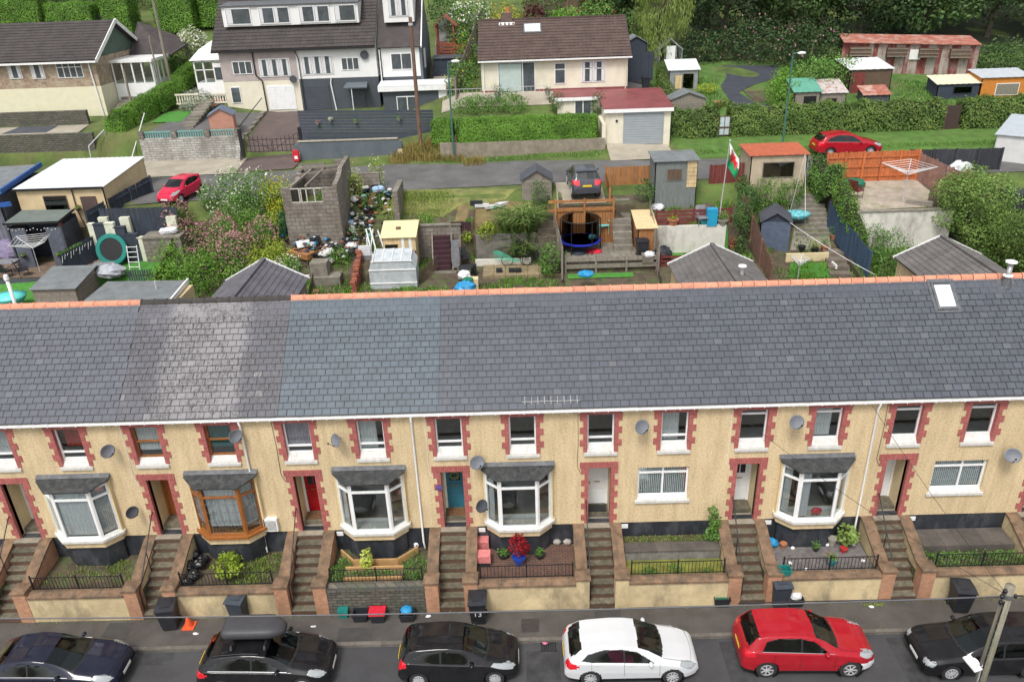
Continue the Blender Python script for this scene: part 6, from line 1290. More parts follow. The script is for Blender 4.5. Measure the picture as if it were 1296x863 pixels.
bush('dark green conifer beside the ruined garage wall',gp(362,300),.42,LF('conifer_leaf',(.012,.07,.03),(.02,.12,.06),(.04,.18,.09)),900,.1,h=1.6,name='conifer',cat='conifer');bush('small dark conifer left of the taller one by the ruin',gp(345,307),.4,LF('conifer_leaf'),600,.1,h=1.1,name='conifer',cat='conifer')
T=thing('ruined_garage',(-13.3,19.5,6.2),'roofless ruined concrete block garage with a broken window and sagging beams','ruin');ORG[T.name]=(-13.3,19.5,6.2)
a=atY(356,238,19.2);b=atY(421,236,19.2);zt=a.z;x0,x1=a.x,b.x;zb=5.9;wx0,wx1,wz0,wz1=atY(369,256,19.2).x,atY(410,256,19.2).x,atY(390,256,19.2).z,atY(390,238,19.2).z
MB().box(x0,wx0,19.1,19.32,zb,zt).box(wx1,x1,19.1,19.32,zb,zt-.05).box(wx0,wx1,19.1,19.32,zb,wz0).build('front_wall',BLOCKW,T)
MB().prism([(19.1,zb),(23.2,zb),(23.2,zt+.75),(21,zt+.6),(20.4,zt+.3),(19.1,zt+.1)],'x',x1,x1+.24).build('side_wall',BLOCKW,T);MB().prism([(19.33,zb),(23.2,zb),(23.2,zt+.2),(22,zt-.3),(19.33,zt-.35)],'x',x0+.003,x0+.24).build('side_wall',BLOCKW,T)
MB().box(x0,x0+1.5,23.2,23.42,zb,zt+.3).box(x0+2.1,x1,23.2,23.42,zb,zt+.5).box(x0+1.5,x0+2.1,23.2,23.42,zb,zt+.1).build('rear_wall',BLOCKW,T)
for k,(xa,ya,xb,yb,dz) in enumerate([(x0,21.5,x1,22.6,.15),(x0,22.6,x1,22.9,.3),(x0+.5,19.3,x0+.9,23,.1),(x0+1.3,19.3,x0+1.6,23,.12),(x0+2.6,21.3,x0+2.65,23,.2)]):MB().bar((xa,ya,zt-.1+dz),(xb,yb,zt+dz),.1,.12).build('beam',GREYW,T)
fw=MB()
for t in (0,.28,.33,.5,.75,1):fw.box(wx0+(wx1-wx0)*t-.03,wx0+(wx1-wx0)*t+.03,19.15,19.2,wz0,wz1)
fw.box(wx0,wx1,19.14,19.22,wz0-.04,wz0+.03).box(wx0,wx1,19.14,19.22,wz1-.05,wz1).build('window_frame',mat('peeling_white_wood',(.5,.48,.42),.9,.3,12,30,.4),T)
MB().box(x1+.24,x1+1.9,23.0,23.3,6.5,zt-.3).build('yard_wall',BLOCKW,T);MB().box(x1+3.0,x1+3.3,20.3,22.8,6.5,8.9).build('stub_wall',BLOCKW,T)
RB_M=[BLKBAG,BINM,mat('dull_white_rubbish',(.55,.55,.54),.7,.2,10,0),BROWNW,mat('rusty_brown_rubbish',(.22,.09,.06),.8,.3,9,0),mat('pale_teal_rubbish',(.18,.38,.36),.6,.2,9,0),BLUEBAG,mat('clay_rubbish',(.4,.16,.09),.8,.2,9,0)]
heap=[[] for _ in RB_M]
def heapat(spots,n,spread=.7,hmax=.7):
 for px,py in spots:
  P=gp(px,py)
  for _ in range(n):
   dx,dy=random.gauss(0,spread),random.gauss(0,spread);z=G(P.x+dx,P.y+dy)+max(0,hmax*(1-(dx*dx+dy*dy)/(spread*2.2)**2))*random.random();k=random.choices(range(len(RB_M)),[8,6,7,5,3,1.5,1.2,1])[0];s=random.uniform(.05,.17);heap[k].append((P.x+dx,P.y+dy,z,s))
heapat([(452,262),(458,275),(448,290),(440,305),(425,300),(415,318),(400,310),(390,300),(405,325),(440,320)],60);heapat([(478,248),(490,262),(470,258)],22,.5,.4)
for k,m in enumerate(RB_M):
 b=MB()
 for x,y,z,s in heap[k]:
  if random.random()<.5:b.blob((x,y,z+s*.4),(s,s*.8,s*.6),6,4,.35,random.random())
  else:
   q=Matrix.Translation((x,y,z+s*.4)) @ Matrix.Rotation(random.uniform(0,3),4,'Z') @ Matrix.Rotation(random.uniform(-.6,.6),4,'X');c=MB().box(-s,s,-s*.7,s*.7,-s*.3,s*.3);b.add([tuple(q @ Vector(v)) for v in c.v],c.f)
 b.build('tipped_rubbish',m,None,'tipped household rubbish, '+['black sacks','dark plastic','dirty white pieces','old boards','rusty scraps','pale teal pieces','blue pieces','clay-coloured pieces'][k]+', in the heap beside the ruin','stuff',False,'rubbish')
for k in range(26):
 px,py=random.choice([(452,262),(458,275),(448,290),(440,305),(425,300),(415,318),(400,310),(405,325),(440,320),(480,250)]);c=k%5
 bag(gp(px+random.uniform(-9,9),py+random.uniform(-7,7))+Vector((0,0,.15)),('torn black','torn black','split white','dusty grey','pale blue')[c]+' sack tipped on the rubbish heap by the ruin',(BLKBAG,BLKBAG,RB_M[2],BINM,mat('pale_blue_bag',(.3,.45,.6),.5,.2,9,0))[c],random.uniform(.2,.36),random.uniform(.25,.4),seed=200+k,name='rubbish_sack',group='sacks on the rubbish heap',knot=False)
scrub('weeds growing out of the tipped rubbish',[(430,330),(445,300),(472,262),(430,262),(412,255)],BUSH_G,3000,.1,hh=.9,r=.7);scrub('tall pale-flowered weeds behind the rubbish heap',[(437,262),(478,238),(452,250)],BUSH_Y,1800,.1,hh=1.7,r=.5,flowers=(WHITEF,250,.1))
def boxpx(label,px,py,w,d,h,m,name='crate',cat='crate',rz=0.,dz=0.,tilt=0.,part='box',group=None):
 T=lthing(name,gp(px,py)+Vector((0,0,dz)),label,cat,group,rz);T.rotation_euler=(tilt,0,rz);MB().box(-w/2,w/2,-d/2,d/2,0,h).build(part,m,T);MB().box(-w/2-.01,w/2+.01,-d/2-.01,d/2+.01,h*.86,h*.93).build('rim',m,T);return T
boxpx('orange-brown tub standing in the rubbish by the ruin',417,296,.7,.5,.4,RB_M[7],'tub','tub');boxpx('teal plastic tub beside the orange-brown tub',405,300,.5,.45,.35,RB_M[5],'tub','tub');boxpx('blue plastic crate at the foot of the ruined wall',396,292,.45,.4,.35,BLUEBAG)
boxpx('white board leaning on the tipped rubbish',386,316,.8,.5,.06,RB_M[2],'board','board',.4,.3,.5);boxpx('torn brown sofa cushion lying on the rubbish edge',382,325,1.5,.7,.3,TANW,'cushion','cushion',-.5);boxpx('grey concrete step block near the slate wing',415,358,1.6,1.0,.5,FLAG,'concrete_block','block');boxpx('upper dark slab on the concrete step blocks',407,350,.9,.8,.9,FLAG,'concrete_block','block')
boxpx('white plastic tray left of the brown garden wall',386,352,.45,.2,.15,WHITEBAG,'tray','tray');boxpx('white plastic tray right of the first one',411,350,.5,.22,.15,WHITEBAG,'tray','tray');bag(gp(384,297),'bulging white sack by the blue crate',WHITEBAG,.35,.5,seed=70,knot=False);bag(gp(446,296),'white and teal sack on the right of the heap',WHITEBAG,.25,.5,seed=71)
P=gp(452,366);T=thing('broken_brick_wall',tuple(P),'crumbling red-brown brick wall between rubbish and the plank-roofed shed','wall');CB=mat('crumbled_brick',(.30,.10,.06),.9,.3,6,20,.6,rnd=.2)
for k in range(26):
 t=k/26;A=gp(449,372).lerp(gp(457,325),t);
 for j in range(5):MB().box(A.x-.13+random.uniform(-.05,.05),A.x+.13+random.uniform(-.05,.05),A.y-.11,A.y+.1,A.z-.1+j*.16,A.z+.05+j*.16).build('brick',CB,T) if random.random()<1-.12*j else None
for k in range(12):
 t=k/12;A=gp(468,272).lerp(gp(474,248),t);MB().box(A.x-.12,A.x+.12,A.y-.1,A.y+.1,A.z-.1,A.z+.25+.2*random.random()).build('brick',CB,T)
scrap=thing('scrap_frames',tuple(gp(468,335)),'tangle of white door frames and poles leaning beside the plank-roofed shed','scrap');
for k,(a,b) in enumerate([((463,290),(474,335)),((468,288),(480,332)),((472,290),(466,345)),((478,292),(487,318)),((464,300),(468,350))]):A,B=atY(*a,19.6),atY(*b,18.0+.2*k);MB().bar(A,B,.07,.05).build('pole',WHITEBAG,scrap)
for k,(px,py) in enumerate([(462,318),(466,330),(459,336)]):A=atY(px,py,18.4);MB().box(A.x-.35,A.x+.3,18.35,18.5,A.z-.3,A.z+.3).build('panel',(WHITEBAG,GYM,WHITEBAG)[k],scrap)
A=atY(482,296,18.5);B=atY(525,296,18.5)
T=shed('small plank shed with pale yellow boarded roof and white door',(-6.65,18.3,4.9),1.75,1.6,2.0,PALEW,mat('pale_yellow_sheet',(.70,.6,.34),.8,.1,2,20,.2),'pent',rise=.35,win=[(-.42,1.05,.7,.55,PALEW)],door=[(.45,.55,.95,WHITE)],boards=None)
for k in range(9):MB().box(-.86+k*.2,-.68+k*.2,-.016,-.002,1.2,1.98).build('plank',PALEW,T) if k not in (2,3) else None
for s in (.22,.62):MB().box(s-.08,s+.08,-.03,-.017,1.0,1.95).build('white_strip',WHITE,T)
MB().box(-.2,.05,.7,.95,2.2,2.3).build('roof_hatch',BROWNW,T)
T=lthing('polythene_greenhouse',(-6.8,16.2,4.35),'milky polythene greenhouse under the plank shed','greenhouse');POLY=mat('cloudy_polythene',(.42,.46,.48),.35,.2,3,0,dirt=(.6,.62,.62),dirt_amt=.6,dirt_scale=3)
g=MB().prism([(-1.25,0),(1.25,0),(1.25,1.45),(.95,1.95),(-.95,1.95),(-1.25,1.45)],'y',0,1.2);g.v=[(x,y,z+(.28*(y>.5))) for x,y,z in g.v];g.build('cover',POLY,T)
MB().bar((-1.1,-.02,1.95),(1.1,-.02,1.95),.05).bar((-1.26,-.02,1.45),(1.26,-.02,1.45),.04).bar((-1.26,-.02,.7),(1.26,-.02,.7),.04).build('frame',WHITE,T)
for k in range(5):MB().bar((-1.+k*.5,.02,1.98),(-1.+k*.5,1.15,2.26),.03).build('roof_bar',WHITE,T)
a=atY(475,273,20.0);b=atY(548,276,20.0);T=thing('garden_retaining_wall',((a.x+b.x)/2,20,5),'brown block wall holding up the grass behind the plank shed','wall');MB().box(-7.55,-3.35,19.95,20.15,4.6,6.95).build('wall',BLOCKW,T);MB().box(-7.6,-3.3,19.9,20.2,6.95,7.02).build('coping',FLAG,T)
DOORP=fence('dark plum door panels at the top of the plum steps',(-3.9,20.05,6.35),(-2.75,20.05,6.35),.75,PURPW,.3,name='plum_gate',cat='gate')
x=atY(560,320,18.5).x;T=steps('steep dark plum timber staircase in the middle garden',(x-.05,18.3,4.9),(x-.15,19.9,6.4),.95,7,PURPW)
for s in (-.55,.55):MB().bar((x+s,18.2,4.85),(x+s-.1,19.9,6.5),.06,.25).build('stringer',GREYW,T)
MB().bar((x+.45,19.3,6.2),(x+.45,19.3,7.6),.06).bar((x+.5,18.4,5.3),(x+.5,18.4,6.1),.05).build('newel',GREYW,T);MB().box(x+.52,x+.95,18.3,18.36,5.0,6.6).build('side_panel',GYM,T)
steps('mossy wooden steps below the plum staircase',(x-.25,16.2,4.45),(x-.1,18.2,4.9),1.7,6,FLAG);fpx('lattice panel between the greenhouse and the mossy steps',(531,343),(553,322),16.6,18.2,.7,BROWNW,bw=.08,name='trellis',gap=.05)
fpx('low silvered fence along the right of the middle steps',(579,370),(583,305),16.0,19.5,.6,GREYW,bw=.25,posts=3)
STRAWG=mat('strawy_ground',(.20,.14,.065),.95,.3,2,20,.8,dirt=(.12,.14,.04),dirt_amt=.6);sheet('straw_patch',[(575,292),(700,296),(700,262),(640,255),(580,262)],STRAWG,.03)
sheet('rough_grass_plot',[(482,272),(560,276),(580,262),(640,254),(660,240),(520,240),(500,246)],mat('dry_yellow_grass',(.19,.19,.06),.95,.35,2,18,.8,dirt=(.10,.15,.035),dirt_amt=.7,dirt_scale=.9),.03)
T=thing('low_garden_wall',(0,19.8,5),'long grey rendered wall above the reed clump','wall');MB().box(-2.5,2.1,19.74,19.9,4.5,6.4).build('wall',mat('grey_wall_render',(.2,.185,.165),.9,.25,2,20,.4,dirt=(.09,.08,.06),dirt_amt=.6),T)
REED=LF('reed_blade',(.06,.12,.03),(.13,.22,.05),(.32,.38,.14));P=gp(655,320);grass_tufts('reed_clump',[(P.x+dx,P.y+dy,P.z) for dx,dy in ((0,0),(.5,.1),(-.4,.2),(.8,.3),(.3,.4))],REED,1500,1.7,.35,'big clump of arching reeds above the bicycles','reeds',w=.07,lean=1.1,kind=None)
pbush('bright yellow-green bush left of the reed clump',618,322,.55,BUSH_Y,h=1.1,n=800);pbush('small yellow-green plant above the dark patio pots',592,318,.35,BUSH_Y,h=.7,n=350)
T=thing('patio',(0,17.9,4.7),'mossy yellow flagstone patio with bicycles','patio');
for i in range(7):
 for j in range(3):MB().box(-2.1+i*.62,-1.5+i*.62,17.3+j*.6,17.88+j*.6,4.5,4.86+.004*((i+j)%3)).build('flagstone',mat('ochre_flagstone',(.27,.21,.12),.9,.25,3,25,.4,rnd=.15,dirt=(.11,.12,.05),dirt_amt=.6),T)
T=thing('patio_wall',(0,19.1,4.8),'low whitewashed wall behind the parked bicycles','wall');a,b=atY(602,340,19.0),atY(672,327,19.0);MB().box(a.x,b.x,19.0,19.15,4.6,b.z).build('wall',WWALL,T)
def bike(P,label,rz=0.,m=BINM):
 T=lthing('bicycle',P,label,'bicycle','bicycles on the patio',rz);q=MB().tube([(-.15,0,.3),(.0,0,.85),(.45,0,.8),(.1,0,.3),(-.15,0,.3)],.018,5).tube([(-.5,0,.33),(.0,0,.7)],.012,4).tube([(.45,0,.85),(.55,0,.33)],.015,5).tube([(.1,0,.3),(-.5,0,.33)],.012,4);q.build('frame',m,T)
 for x in (-.5,.55):
  w_=MB();n=22
  w_.tube([(x+.32*cos(2*pi*k/n),0,.33+.32*sin(2*pi*k/n)) for k in range(n+1)],.022,5,cap=False).build('wheel',TYRE,T)
 MB().box(-.1,.12,-.05,.05,.88,.93).build('saddle',BLACK,T);MB().tube([(.42,-.28,.98),(.45,0,.95),(.42,.28,.98)],.014,5).build('handlebar',BLACK,T)
bike((-.25+.0,18.75,4.86),'left bicycle leaning on the whitewashed patio wall');bike((.95,18.72,4.86),'right bicycle leaning on the whitewashed patio wall',pi)
for k,(px,nm) in enumerate(((632,'left'),(648,'middle'),(656,'right'))):P=gp(px,345);boxpx(nm+' black tub standing on the flagstone patio before the bicycles',px,347,.32,.28,.32,BINM,'plant_tub','tub',group='black patio tubs')
T=thing('hammock_net',(0,18.9,5.6),'green hammock net stretched above the bicycles','hammock');a,c=atY(624,318,18.6),atY(655,331,18.6);b=MB()
for k in range(12):b.tube([a+Vector((.03*k,0,0)),(a+c)/2+Vector((-.6+.1*k,.0,-.14-.02*(k%3))),c+Vector((.02*k,0,.02))],.012,4)
b.build('net',mat('sea_green_net',(.06,.5,.32),.7,.15,8,0),T)
P=gp(590,352);T=lthing('patio_table',P,'round dark patio table left of the bicycles','table');MB().lathe((0,0,0),[(.4,.6),(.4,.64)],16).build('tabletop',BINM,T);MB().lathe((0,0,0),[(.05,.0),(.05,.6)],8).build('leg',BINM,T);MB().box(.15,.5,.3,.6,.0,.75).build('stool',BINM,T) if 0 else None
chairs(gp(588,335),'dark metal chair above the round patio table',BINM,.4);boxpx('tall black bin box beside the round patio table',600,348,.3,.3,.6,BINM,'box','box')
bag(gp(590,368)+Vector((0,-.2,.0)),'blue and green plastic sheeting heaped at the foot of the middle garden',BLUEBAG,.55,.6,seed=80,knot=False,name='plastic_sheeting',cat='sheeting');bag(gp(588,358)+Vector((0,0,.2)),'large white ball of packaging above the blue sheeting',WHITEBAG,.35,.5,seed=81,knot=False);boxpx('cream storage box right of the white ball',600,366,.5,.4,.65,CREAM,'box','box');bag(gp(586,362)+Vector((.3,-.2,.35)),'lime green bag lying over the blue sheeting',LIME if 0 else GREENP,.3,.2,seed=83,knot=False)
for k,(px,py) in enumerate([(610,262),(622,263),(636,260)]):boxpx(('left','middle','right')[k]+' pale rubble piece on the straw patch',px,py,.8,.4,.16,RB_M[2],'rubble','rubble',.4*k)
bag(gp(627,266),'green ball on the straw patch',GREENP,.14,.28,seed=84,name='ball',cat='ball',knot=False);boxpx('dark roll lying on the pale rubble',603,261,.7,.25,.3,BINM,'roll','roll')
for k in range(6):P=gp(678+3*k if 0 else 690,345-9*k);
steps('old dark sleeper steps climbing beside the trampoline garden',(1.75,17.4,4.8),(1.6,20.8,7.3),1.3,8,mat('dark_sleeper',(.10,.08,.06),.9,.3,3,20,.4,rnd=.15));pbush('leafy green bush at the foot of the sleeper steps',698,350,.7,BUSH_G,h=2.0,n=1400)
T=shed('small weathered shed with dark felt gable by the lane',gp(680,262)+Vector((0,.3,-.1)),1.7,1.6,1.6,GREYW,FELTD,'gable',rise=.55,boards=GREYW);pbush('leafy climber over the weathered shed by the lane',684,268,.6,BUSH_D,h=1.9,n=700)
sheet_w('parking_pad',[(2.2,20.3),(4.9,20.3),(4.9,23.8),(2.2,23.8)],CONC,.05)
T=thing('timber_retaining_wall',(3.7,20,5.5),'orange-brown timber retaining wall under the parked grey car','wall');xa,xb=atY(703,270,19.95).x,atY(776,268,19.95).x
for k in range(22):MB().box(xa+k*(xb-xa)/22+.008,xa+(k+1)*(xb-xa)/22-.008,19.93,19.97,5.5,7.75).build('board',TANW,T)
for z in (7.55,8.05):MB().box(xa-.4,xb+.1,19.86,19.92,z,z+.14).build('rail',TANW,T)
for xx in (xa,(xa+xb)/2,xb):MB().box(xx-.05,xx+.05,19.8,19.86,5.5,8.3).build('post',TANW,T)
T=thing('flagstone_patio',(5,18.8,5.5),'grey flagstone patio in the trampoline garden','patio')
for i in range(8):
 for j in range(5):MB().box(2.5+i*.6,3.08+i*.6,17.08+j*.58,17.64+j*.58,5.3,5.63+.004*((i*2+j)%3)).build('flagstone',FLAG,T)
P=Vector((3.35,18.95,5.65));T=thing('trampoline',tuple(P),'trampoline with dark safety net and blue pad in the patio garden','trampoline');MESH=mat('black_safety_net',(.012,.013,.016),.9,.2,8,0)
NETM=glass_mat('safety_net',(.28,.28,.28),-.04,.75);R_=1.12
MB().lathe(tuple(P),[(R_*.84,.55),(R_*.86,.6),(R_*1.0,.6),(R_,.52)],30).build('pad',mat('blue_pad',(.015,.03,.42),.5,.1,6,0),T).data;MB().lathe(tuple(P),[(.02,.607),(R_*.85,.607)],30).build('mat',MESH,T)
nb=MB();n=30;nb.v=[(P.x+R_*.93*cos(2*pi*k/n),P.y+R_*.93*sin(2*pi*k/n),P.z+z) for z in (.6,1.8) for k in range(n)];nb.f=[(k,(k+1)%n,n+(k+1)%n,n+k) for k in range(n)];nb.build('net',NETM,T)
MB().tube([(P.x+R_*.93*cos(2*pi*k/30),P.y+R_*.93*sin(2*pi*k/30),P.z+1.8) for k in range(31)],.03,5,cap=False).build('top_rim',BLACK,T)
for k in range(6):a=2*pi*k/6;MB().tube([(P.x+R_*cos(a),P.y+R_*sin(a),P.z),(P.x+R_*cos(a),P.y+R_*sin(a),P.z+1.8)],.028,5).build('leg',BLACK,T)
TQ=mat('pale_teal_plastic',(.16,.55,.55),.4,.1,5,0);chairs(gp(762,303),'turquoise plastic chair behind the trampoline',TQ,.3,s=1.2);bag(Vector((4.0,18.7,6.26)),'turquoise toy lying on the trampoline mat',TQ,.25,.3,seed=90,name='toy',cat='toy',knot=False)
bag(gp(752,321),'bright red cloth dropped by the trampoline',REDP,.42,.25,seed=91,name='cloth',cat='cloth',knot=False);bag(gp(733,323),'navy cloth heap under the trampoline edge',NAVYW,.4,.25,seed=92,name='cloth',cat='cloth',knot=False);bag(atZ(742,350,5.5),'turquoise cloth hanging over the low patio fence',BLUEBAG,.42,.3,seed=93,name='cloth',cat='cloth',knot=False)
steps('grey concrete steps rising beside the timber wall to the lane',(5.7,18.6,5.6),(5.75,20.9,7.9),1.05,8,FLAG)
T=shed('low plywood bin store with a leaf-littered pale roof',(6.85,17.9,5.5),.95,2.2,1.6,TANW,PALEW,'pent',rise=.35,name='bin_store',cat='store');wheelie(gp(812,326),'black wheelie bin in front of the plywood bin store',rz=.1);bag(gp(821,331)+Vector((0,-.1,.25)),'white bag on a box beside the plywood store',WHITEBAG,.3,.35,seed=94,knot=False);boxpx('grey stone box under the white bag',819,333,.6,.45,.45,FLAG,'box','box')
fence('orange timber gate panels at the lane above the concrete steps',(5.2,23.0,7.9),(8.1,23.1,7.9),1.3,TANW,.15,rails=0,posts=3);fence('orange timber side fence beside the parked grey car',(5.15,20.4,7.6),(5.2,23.0,7.9),1.0,TANW,.16,posts=2)
fence('low grey post and rail fence across the patio front',(2.4,16.9,5.2),(7.3,16.9,5.2),.8,GREYW,.27,posts=4,horiz=True,gap=.16);fence('weathered side fence left of the trampoline',(2.25,16.6,5.0),(2.0,20.0,5.8),1.6,GREYW,.18,posts=3)
fence('mixed grey and orange boards between the patio and the flag garden',(7.35,16.5,5.0),(7.3,20.6,6.6),1.5,GREYW,.22,posts=4);sheet_w('turf_strip',[(2.5,16.3),(6,16.3),(6,16.8),(2.5,16.8)],TURF,.05)
pbush('weedy green growth beside the white sack on the steps',815,256,.6,BUSH_D,h=1.4,n=600);bag(gp(835,268)+Vector((-.1,.2,0)),'white sack at the top of the concrete steps',WHITEBAG,.4,.4,seed=95,knot=False)
PDGR=paint('dark_grey_car_paint',(.055,.06,.075),.04)
make_car('parked_car','dark grey crossover parked tail-first above the timber retaining wall',dict(ASX,L=4.3,lip=(0,0,0),pzr=.8,lamps=[([(.05,.8),(.3,.78),(.6,.93),(.55,.98),(.1,.93)],5,.6),([(3.95,1.12),(3.9,1.0),(4.1,.88),(4.28,.86),(4.27,1.1)],6,.5)]),PDGR,(3.75,22.3,8.1),radians(92),group='cars on the back lane')
PC=make_car('parked_car','cherry red city car nose-on in the back lane at the left',dict(FIESTA,L=3.6,W=1.62),PPINK,(-20.1,23.0,G(-20.1,23.0)+.04),radians(-103),group='cars on the back lane');PC.scale=(.84,)*3
make_car('parked_car','red estate car by the hedge at the right end of the lane',dict(FOCUS,chrome=3.7),PRED,(21.0,27.9,G(21.0,27.9)+.04),radians(2),group='cars on the back lane')
# ======================================
def shedpx(label,xl,xr,yb,h,d,wall,roof,kind='pent',dz=0.,dy=0.,Y=None,**k):
 P=gp((xl+xr)/2,yb) if Y is None else atY((xl+xr)/2,yb,Y);P=P+Vector((0,dy,dz));return shed(label,P,(xr-xl)/pxm(P),d,h,wall,roof,kind,**k)
SAGE=mat('grey_green_board',(.17,.19,.18),.85,.2,3,20,.3,stretch=(3,3,.5));REDSH=mat('red_oxide_sheet_roof',(.42,.10,.045),.75,.12,2,20,.1,dirt=(.25,.09,.05),dirt_amt=.4);BEIGE=mat('beige_render',(.46,.38,.27),.9,.15,2,25,.3,dirt=(.2,.17,.12),dirt_amt=.5)
T=shedpx('grey-green shed with flat felt roof and patched boards by the red fence',828,881,243,1.75,1.9,SAGE,FELTG,Y=21.0,rise=.1,win=[(-.1,.7,.8,.6,SAGE,BROWNW)])
for k in range(7):MB().box(.6,1.15,-.03,-.016,.25+k*.22,.45+k*.22).build('plank',PALEW,T)
fence('dark red board fence behind the flagpole',(11.2,22.6,7.9),(13.6,22.8,8.0),1.3,REDW,.15,posts=3)
T=thing('whitewashed_wall',(10,18.6,5.4),'whitewashed retaining wall under the red slatted fence','wall');a,b=atY(838,267,18.55),atY(921,264,18.55);MB().box(7.4,b.x,18.5,18.7,5.2,6.95).build('wall',WWALL,T)
fence('red slatted fence above the whitewashed wall',(7.5,18.9,6.9),(11.6,18.9,6.95),.85,REDW,.17,posts=5,horiz=True,gap=.08)
T=sheet('flag_garden_turf',[(852,326),(932,324),(920,296),(850,298)],TURF,.03);fence('low brown post and rail fence across the turf',(7.5,16.8,5.2),(11.2,16.8,5.2),.75,REDW,.2,posts=4,horiz=True,gap=.13)
P=atY(911,262,18.75);tp=atY(924,178,18.75);P.z=6.9;T=thing('flagpole',tuple(P),'pale leaning flagpole behind the whitewashed wall','flagpole');MB().tube([P,tp],.035,8,r2=.02).build('pole',ALLOY,T);MB().blob(tp,.05,8,6).build('finial',ALLOY,T)
F=thing('flag',tuple(tp),'white and green flag with a red dragon hanging from the leaning pole','flag');fw,fh=1.0,1.5
def fpt(u,v):
 x=tp.x-.03-.05*v+u*.55-.0;return (x+.06*sin(v*3),tp.y-.04-.12*sin(u*7+v*3),tp.z-.1-v*1.15-u*.85)
def fgrid(v0,v1,name,m,off=0.,u0=0,u1=1.):
 q=MB();n=12;mm_=8
 q.v=[tuple(Vector(fpt(u0+(u1-u0)*i/n,v0+(v1-v0)*j/mm_))-Vector((0,off,0))) for j in range(mm_+1) for i in range(n+1)];q.f=[(j*(n+1)+i,j*(n+1)+i+1,(j+1)*(n+1)+i+1,(j+1)*(n+1)+i) for j in range(mm_) for i in range(n)];return q.build(name,m,F,smooth=True)
FRED=mat('flag_red',(.6,.02,.03),.8,.1,4,0)
fgrid(0,.5,'white_band',mat('flag_white',(.75,.75,.73),.8,.05,4,0));fgrid(.5,1,'green_band',mat('flag_green',(.0,.27,.1),.8,.1,4,0))
dr=[(.12,.42),(.2,.3),(.15,.2),(.25,.12),(.36,.2),(.38,.34),(.5,.3),(.46,.1),(.62,.2),(.72,.12),(.7,.32),(.86,.3),(.93,.42),(.82,.42),(.84,.58),(.92,.7),(.8,.68),(.72,.56),(.66,.6),(.7,.78),(.6,.72),(.56,.58),(.42,.58),(.36,.7),(.28,.76),(.31,.6),(.22,.52),(.14,.62),(.08,.55)]
for sg in (-1,1):
 q=MB();cxy=(.52,.44);q.v=[tuple(Vector(fpt(*cxy))+Vector((0,sg*.012,0)))]+[tuple(Vector(fpt(u,v))+Vector((0,sg*.012,0))) for u,v in dr];q.f=[(0,i+1,(i+1)%len(dr)+1) for i in range(len(dr))];q.build('dragon',FRED,F)
chairs(gp(887,295),'grey garden chair against the whitewashed wall',GYM,.1,s=1.1);T=boxpx('bright blue cool box on legs beside the grey garden chair',899,295,.55,.4,.95,mat('bright_blue_box',(.02,.3,.5),.4,.1,6,0),'cool_box','box')
pot(gp(913,296),'wide pot with green fern by the cool box',POTG,.3,.3,BUSH_G,.42,.5,420);pot(Vector((8.4,18.75,6.9)),'terracotta planter of grass in front of the red slatted fence',POTT,.3,.4,BUSH_Y,.25,.2,150);pot(Vector((10.1,18.75,6.95)),'blue-rimmed planter before the red slatted fence',POTTE,.26,.3);pot(gp(927,318)+Vector((0,0,.1)),'pot with a red-leaved plant at the end of the turf',POTT,.2,.25,LF('rust_leaf',(.3,.06,.04),(.45,.12,.08)),.35,.5,260)
bag(Vector((7.7,17.5,5.3)),'dark grey chest cover at the left end of the turf',BINM,.5,.9,seed=101,knot=False,name='chest_cover',cat='cover')
T=shedpx('beige block shed with a rust-red sheet roof beside the flagpole garden',947,1017,240,1.95,2.2,BEIGE,REDSH,Y=21.6,rise=.15,win=[(.0,.75,1.7,.8,GREYW,WIN)],corr=.2)
scrub('green shrubs growing up the front of the beige block shed',[(960,254),(975,256),(990,256),(1005,254),(948,262),(1000,262),(968,268)],BUSH_G,6000,.11,hh=1.3,r=.62);scrub('straggling green bushes between the two fences below the flagpole',[(938,285),(942,305),(936,322),(945,265),(940,245)],BUSH_D,3400,.11,hh=1.2,r=.5)
fence('reddish brown close-boarded fence running down beside the blue-grey shed',(12.6,20.2,6.6),(12.75,14.6,4.6),1.5,mat('red_brown_board',(.17,.09,.065),.85,.3,3,20,.3,rnd=.15),.17,posts=4,side=-1);T=fence('tall yellow-tipped rail leaning by the straggling bushes',(11.6,19.6,6.7),(11.75,15.0,5.0),.6,PALEW,.1,horiz=True,gap=.05) if 0 else None
T=shed('blue-grey board shed with dark gabled felt roof',gp(986,322)+Vector((-.25,.3,0)),1.5,1.7,1.75,NAVYW,FELTD,'gable',rise=.5,boards=mat('blue_grey_board',(.10,.13,.19),.8,.2,4,20,.3),rz=radians(-14),board_h=.14)
sheet('upper_slab_terrace',[(1000,318),(1052,316),(1044,250),(1012,252)],FLAG,.03);sheet('small_lawn',[(998,352),(1052,352),(1046,334),(1000,334)],mat('neat_lawn',(.05,.17,.02),.95,.2,3,30,.6),.05)
a=gp(1027,331);T=thing('lawn_edge_wall',tuple(a),'low cream wall between the pots and the little lawn','wall');MB().box(a.x-1.4,a.x+.9,a.y,a.y+.15,a.z-.1,a.z+.45).build('wall',CREAM,T);MB().box(a.x+.95,a.x+1.03,a.y-1.0,a.y,a.z-.1,a.z+.1).build('edging',WHITE,T)
steps('wide weedy stone steps climbing beside the tall hedge',gp(1030,300),gp(1018,248)+Vector((0,0,.1)),1.9,9,FLAG);steps('square dark-topped steps beside the little lawn',gp(1064,352),gp(1053,318)+Vector((0,0,.1)),1.1,4,mat('dark_step_slab',(.16,.13,.105),.9,.25,3,20,.4,rnd=.15))
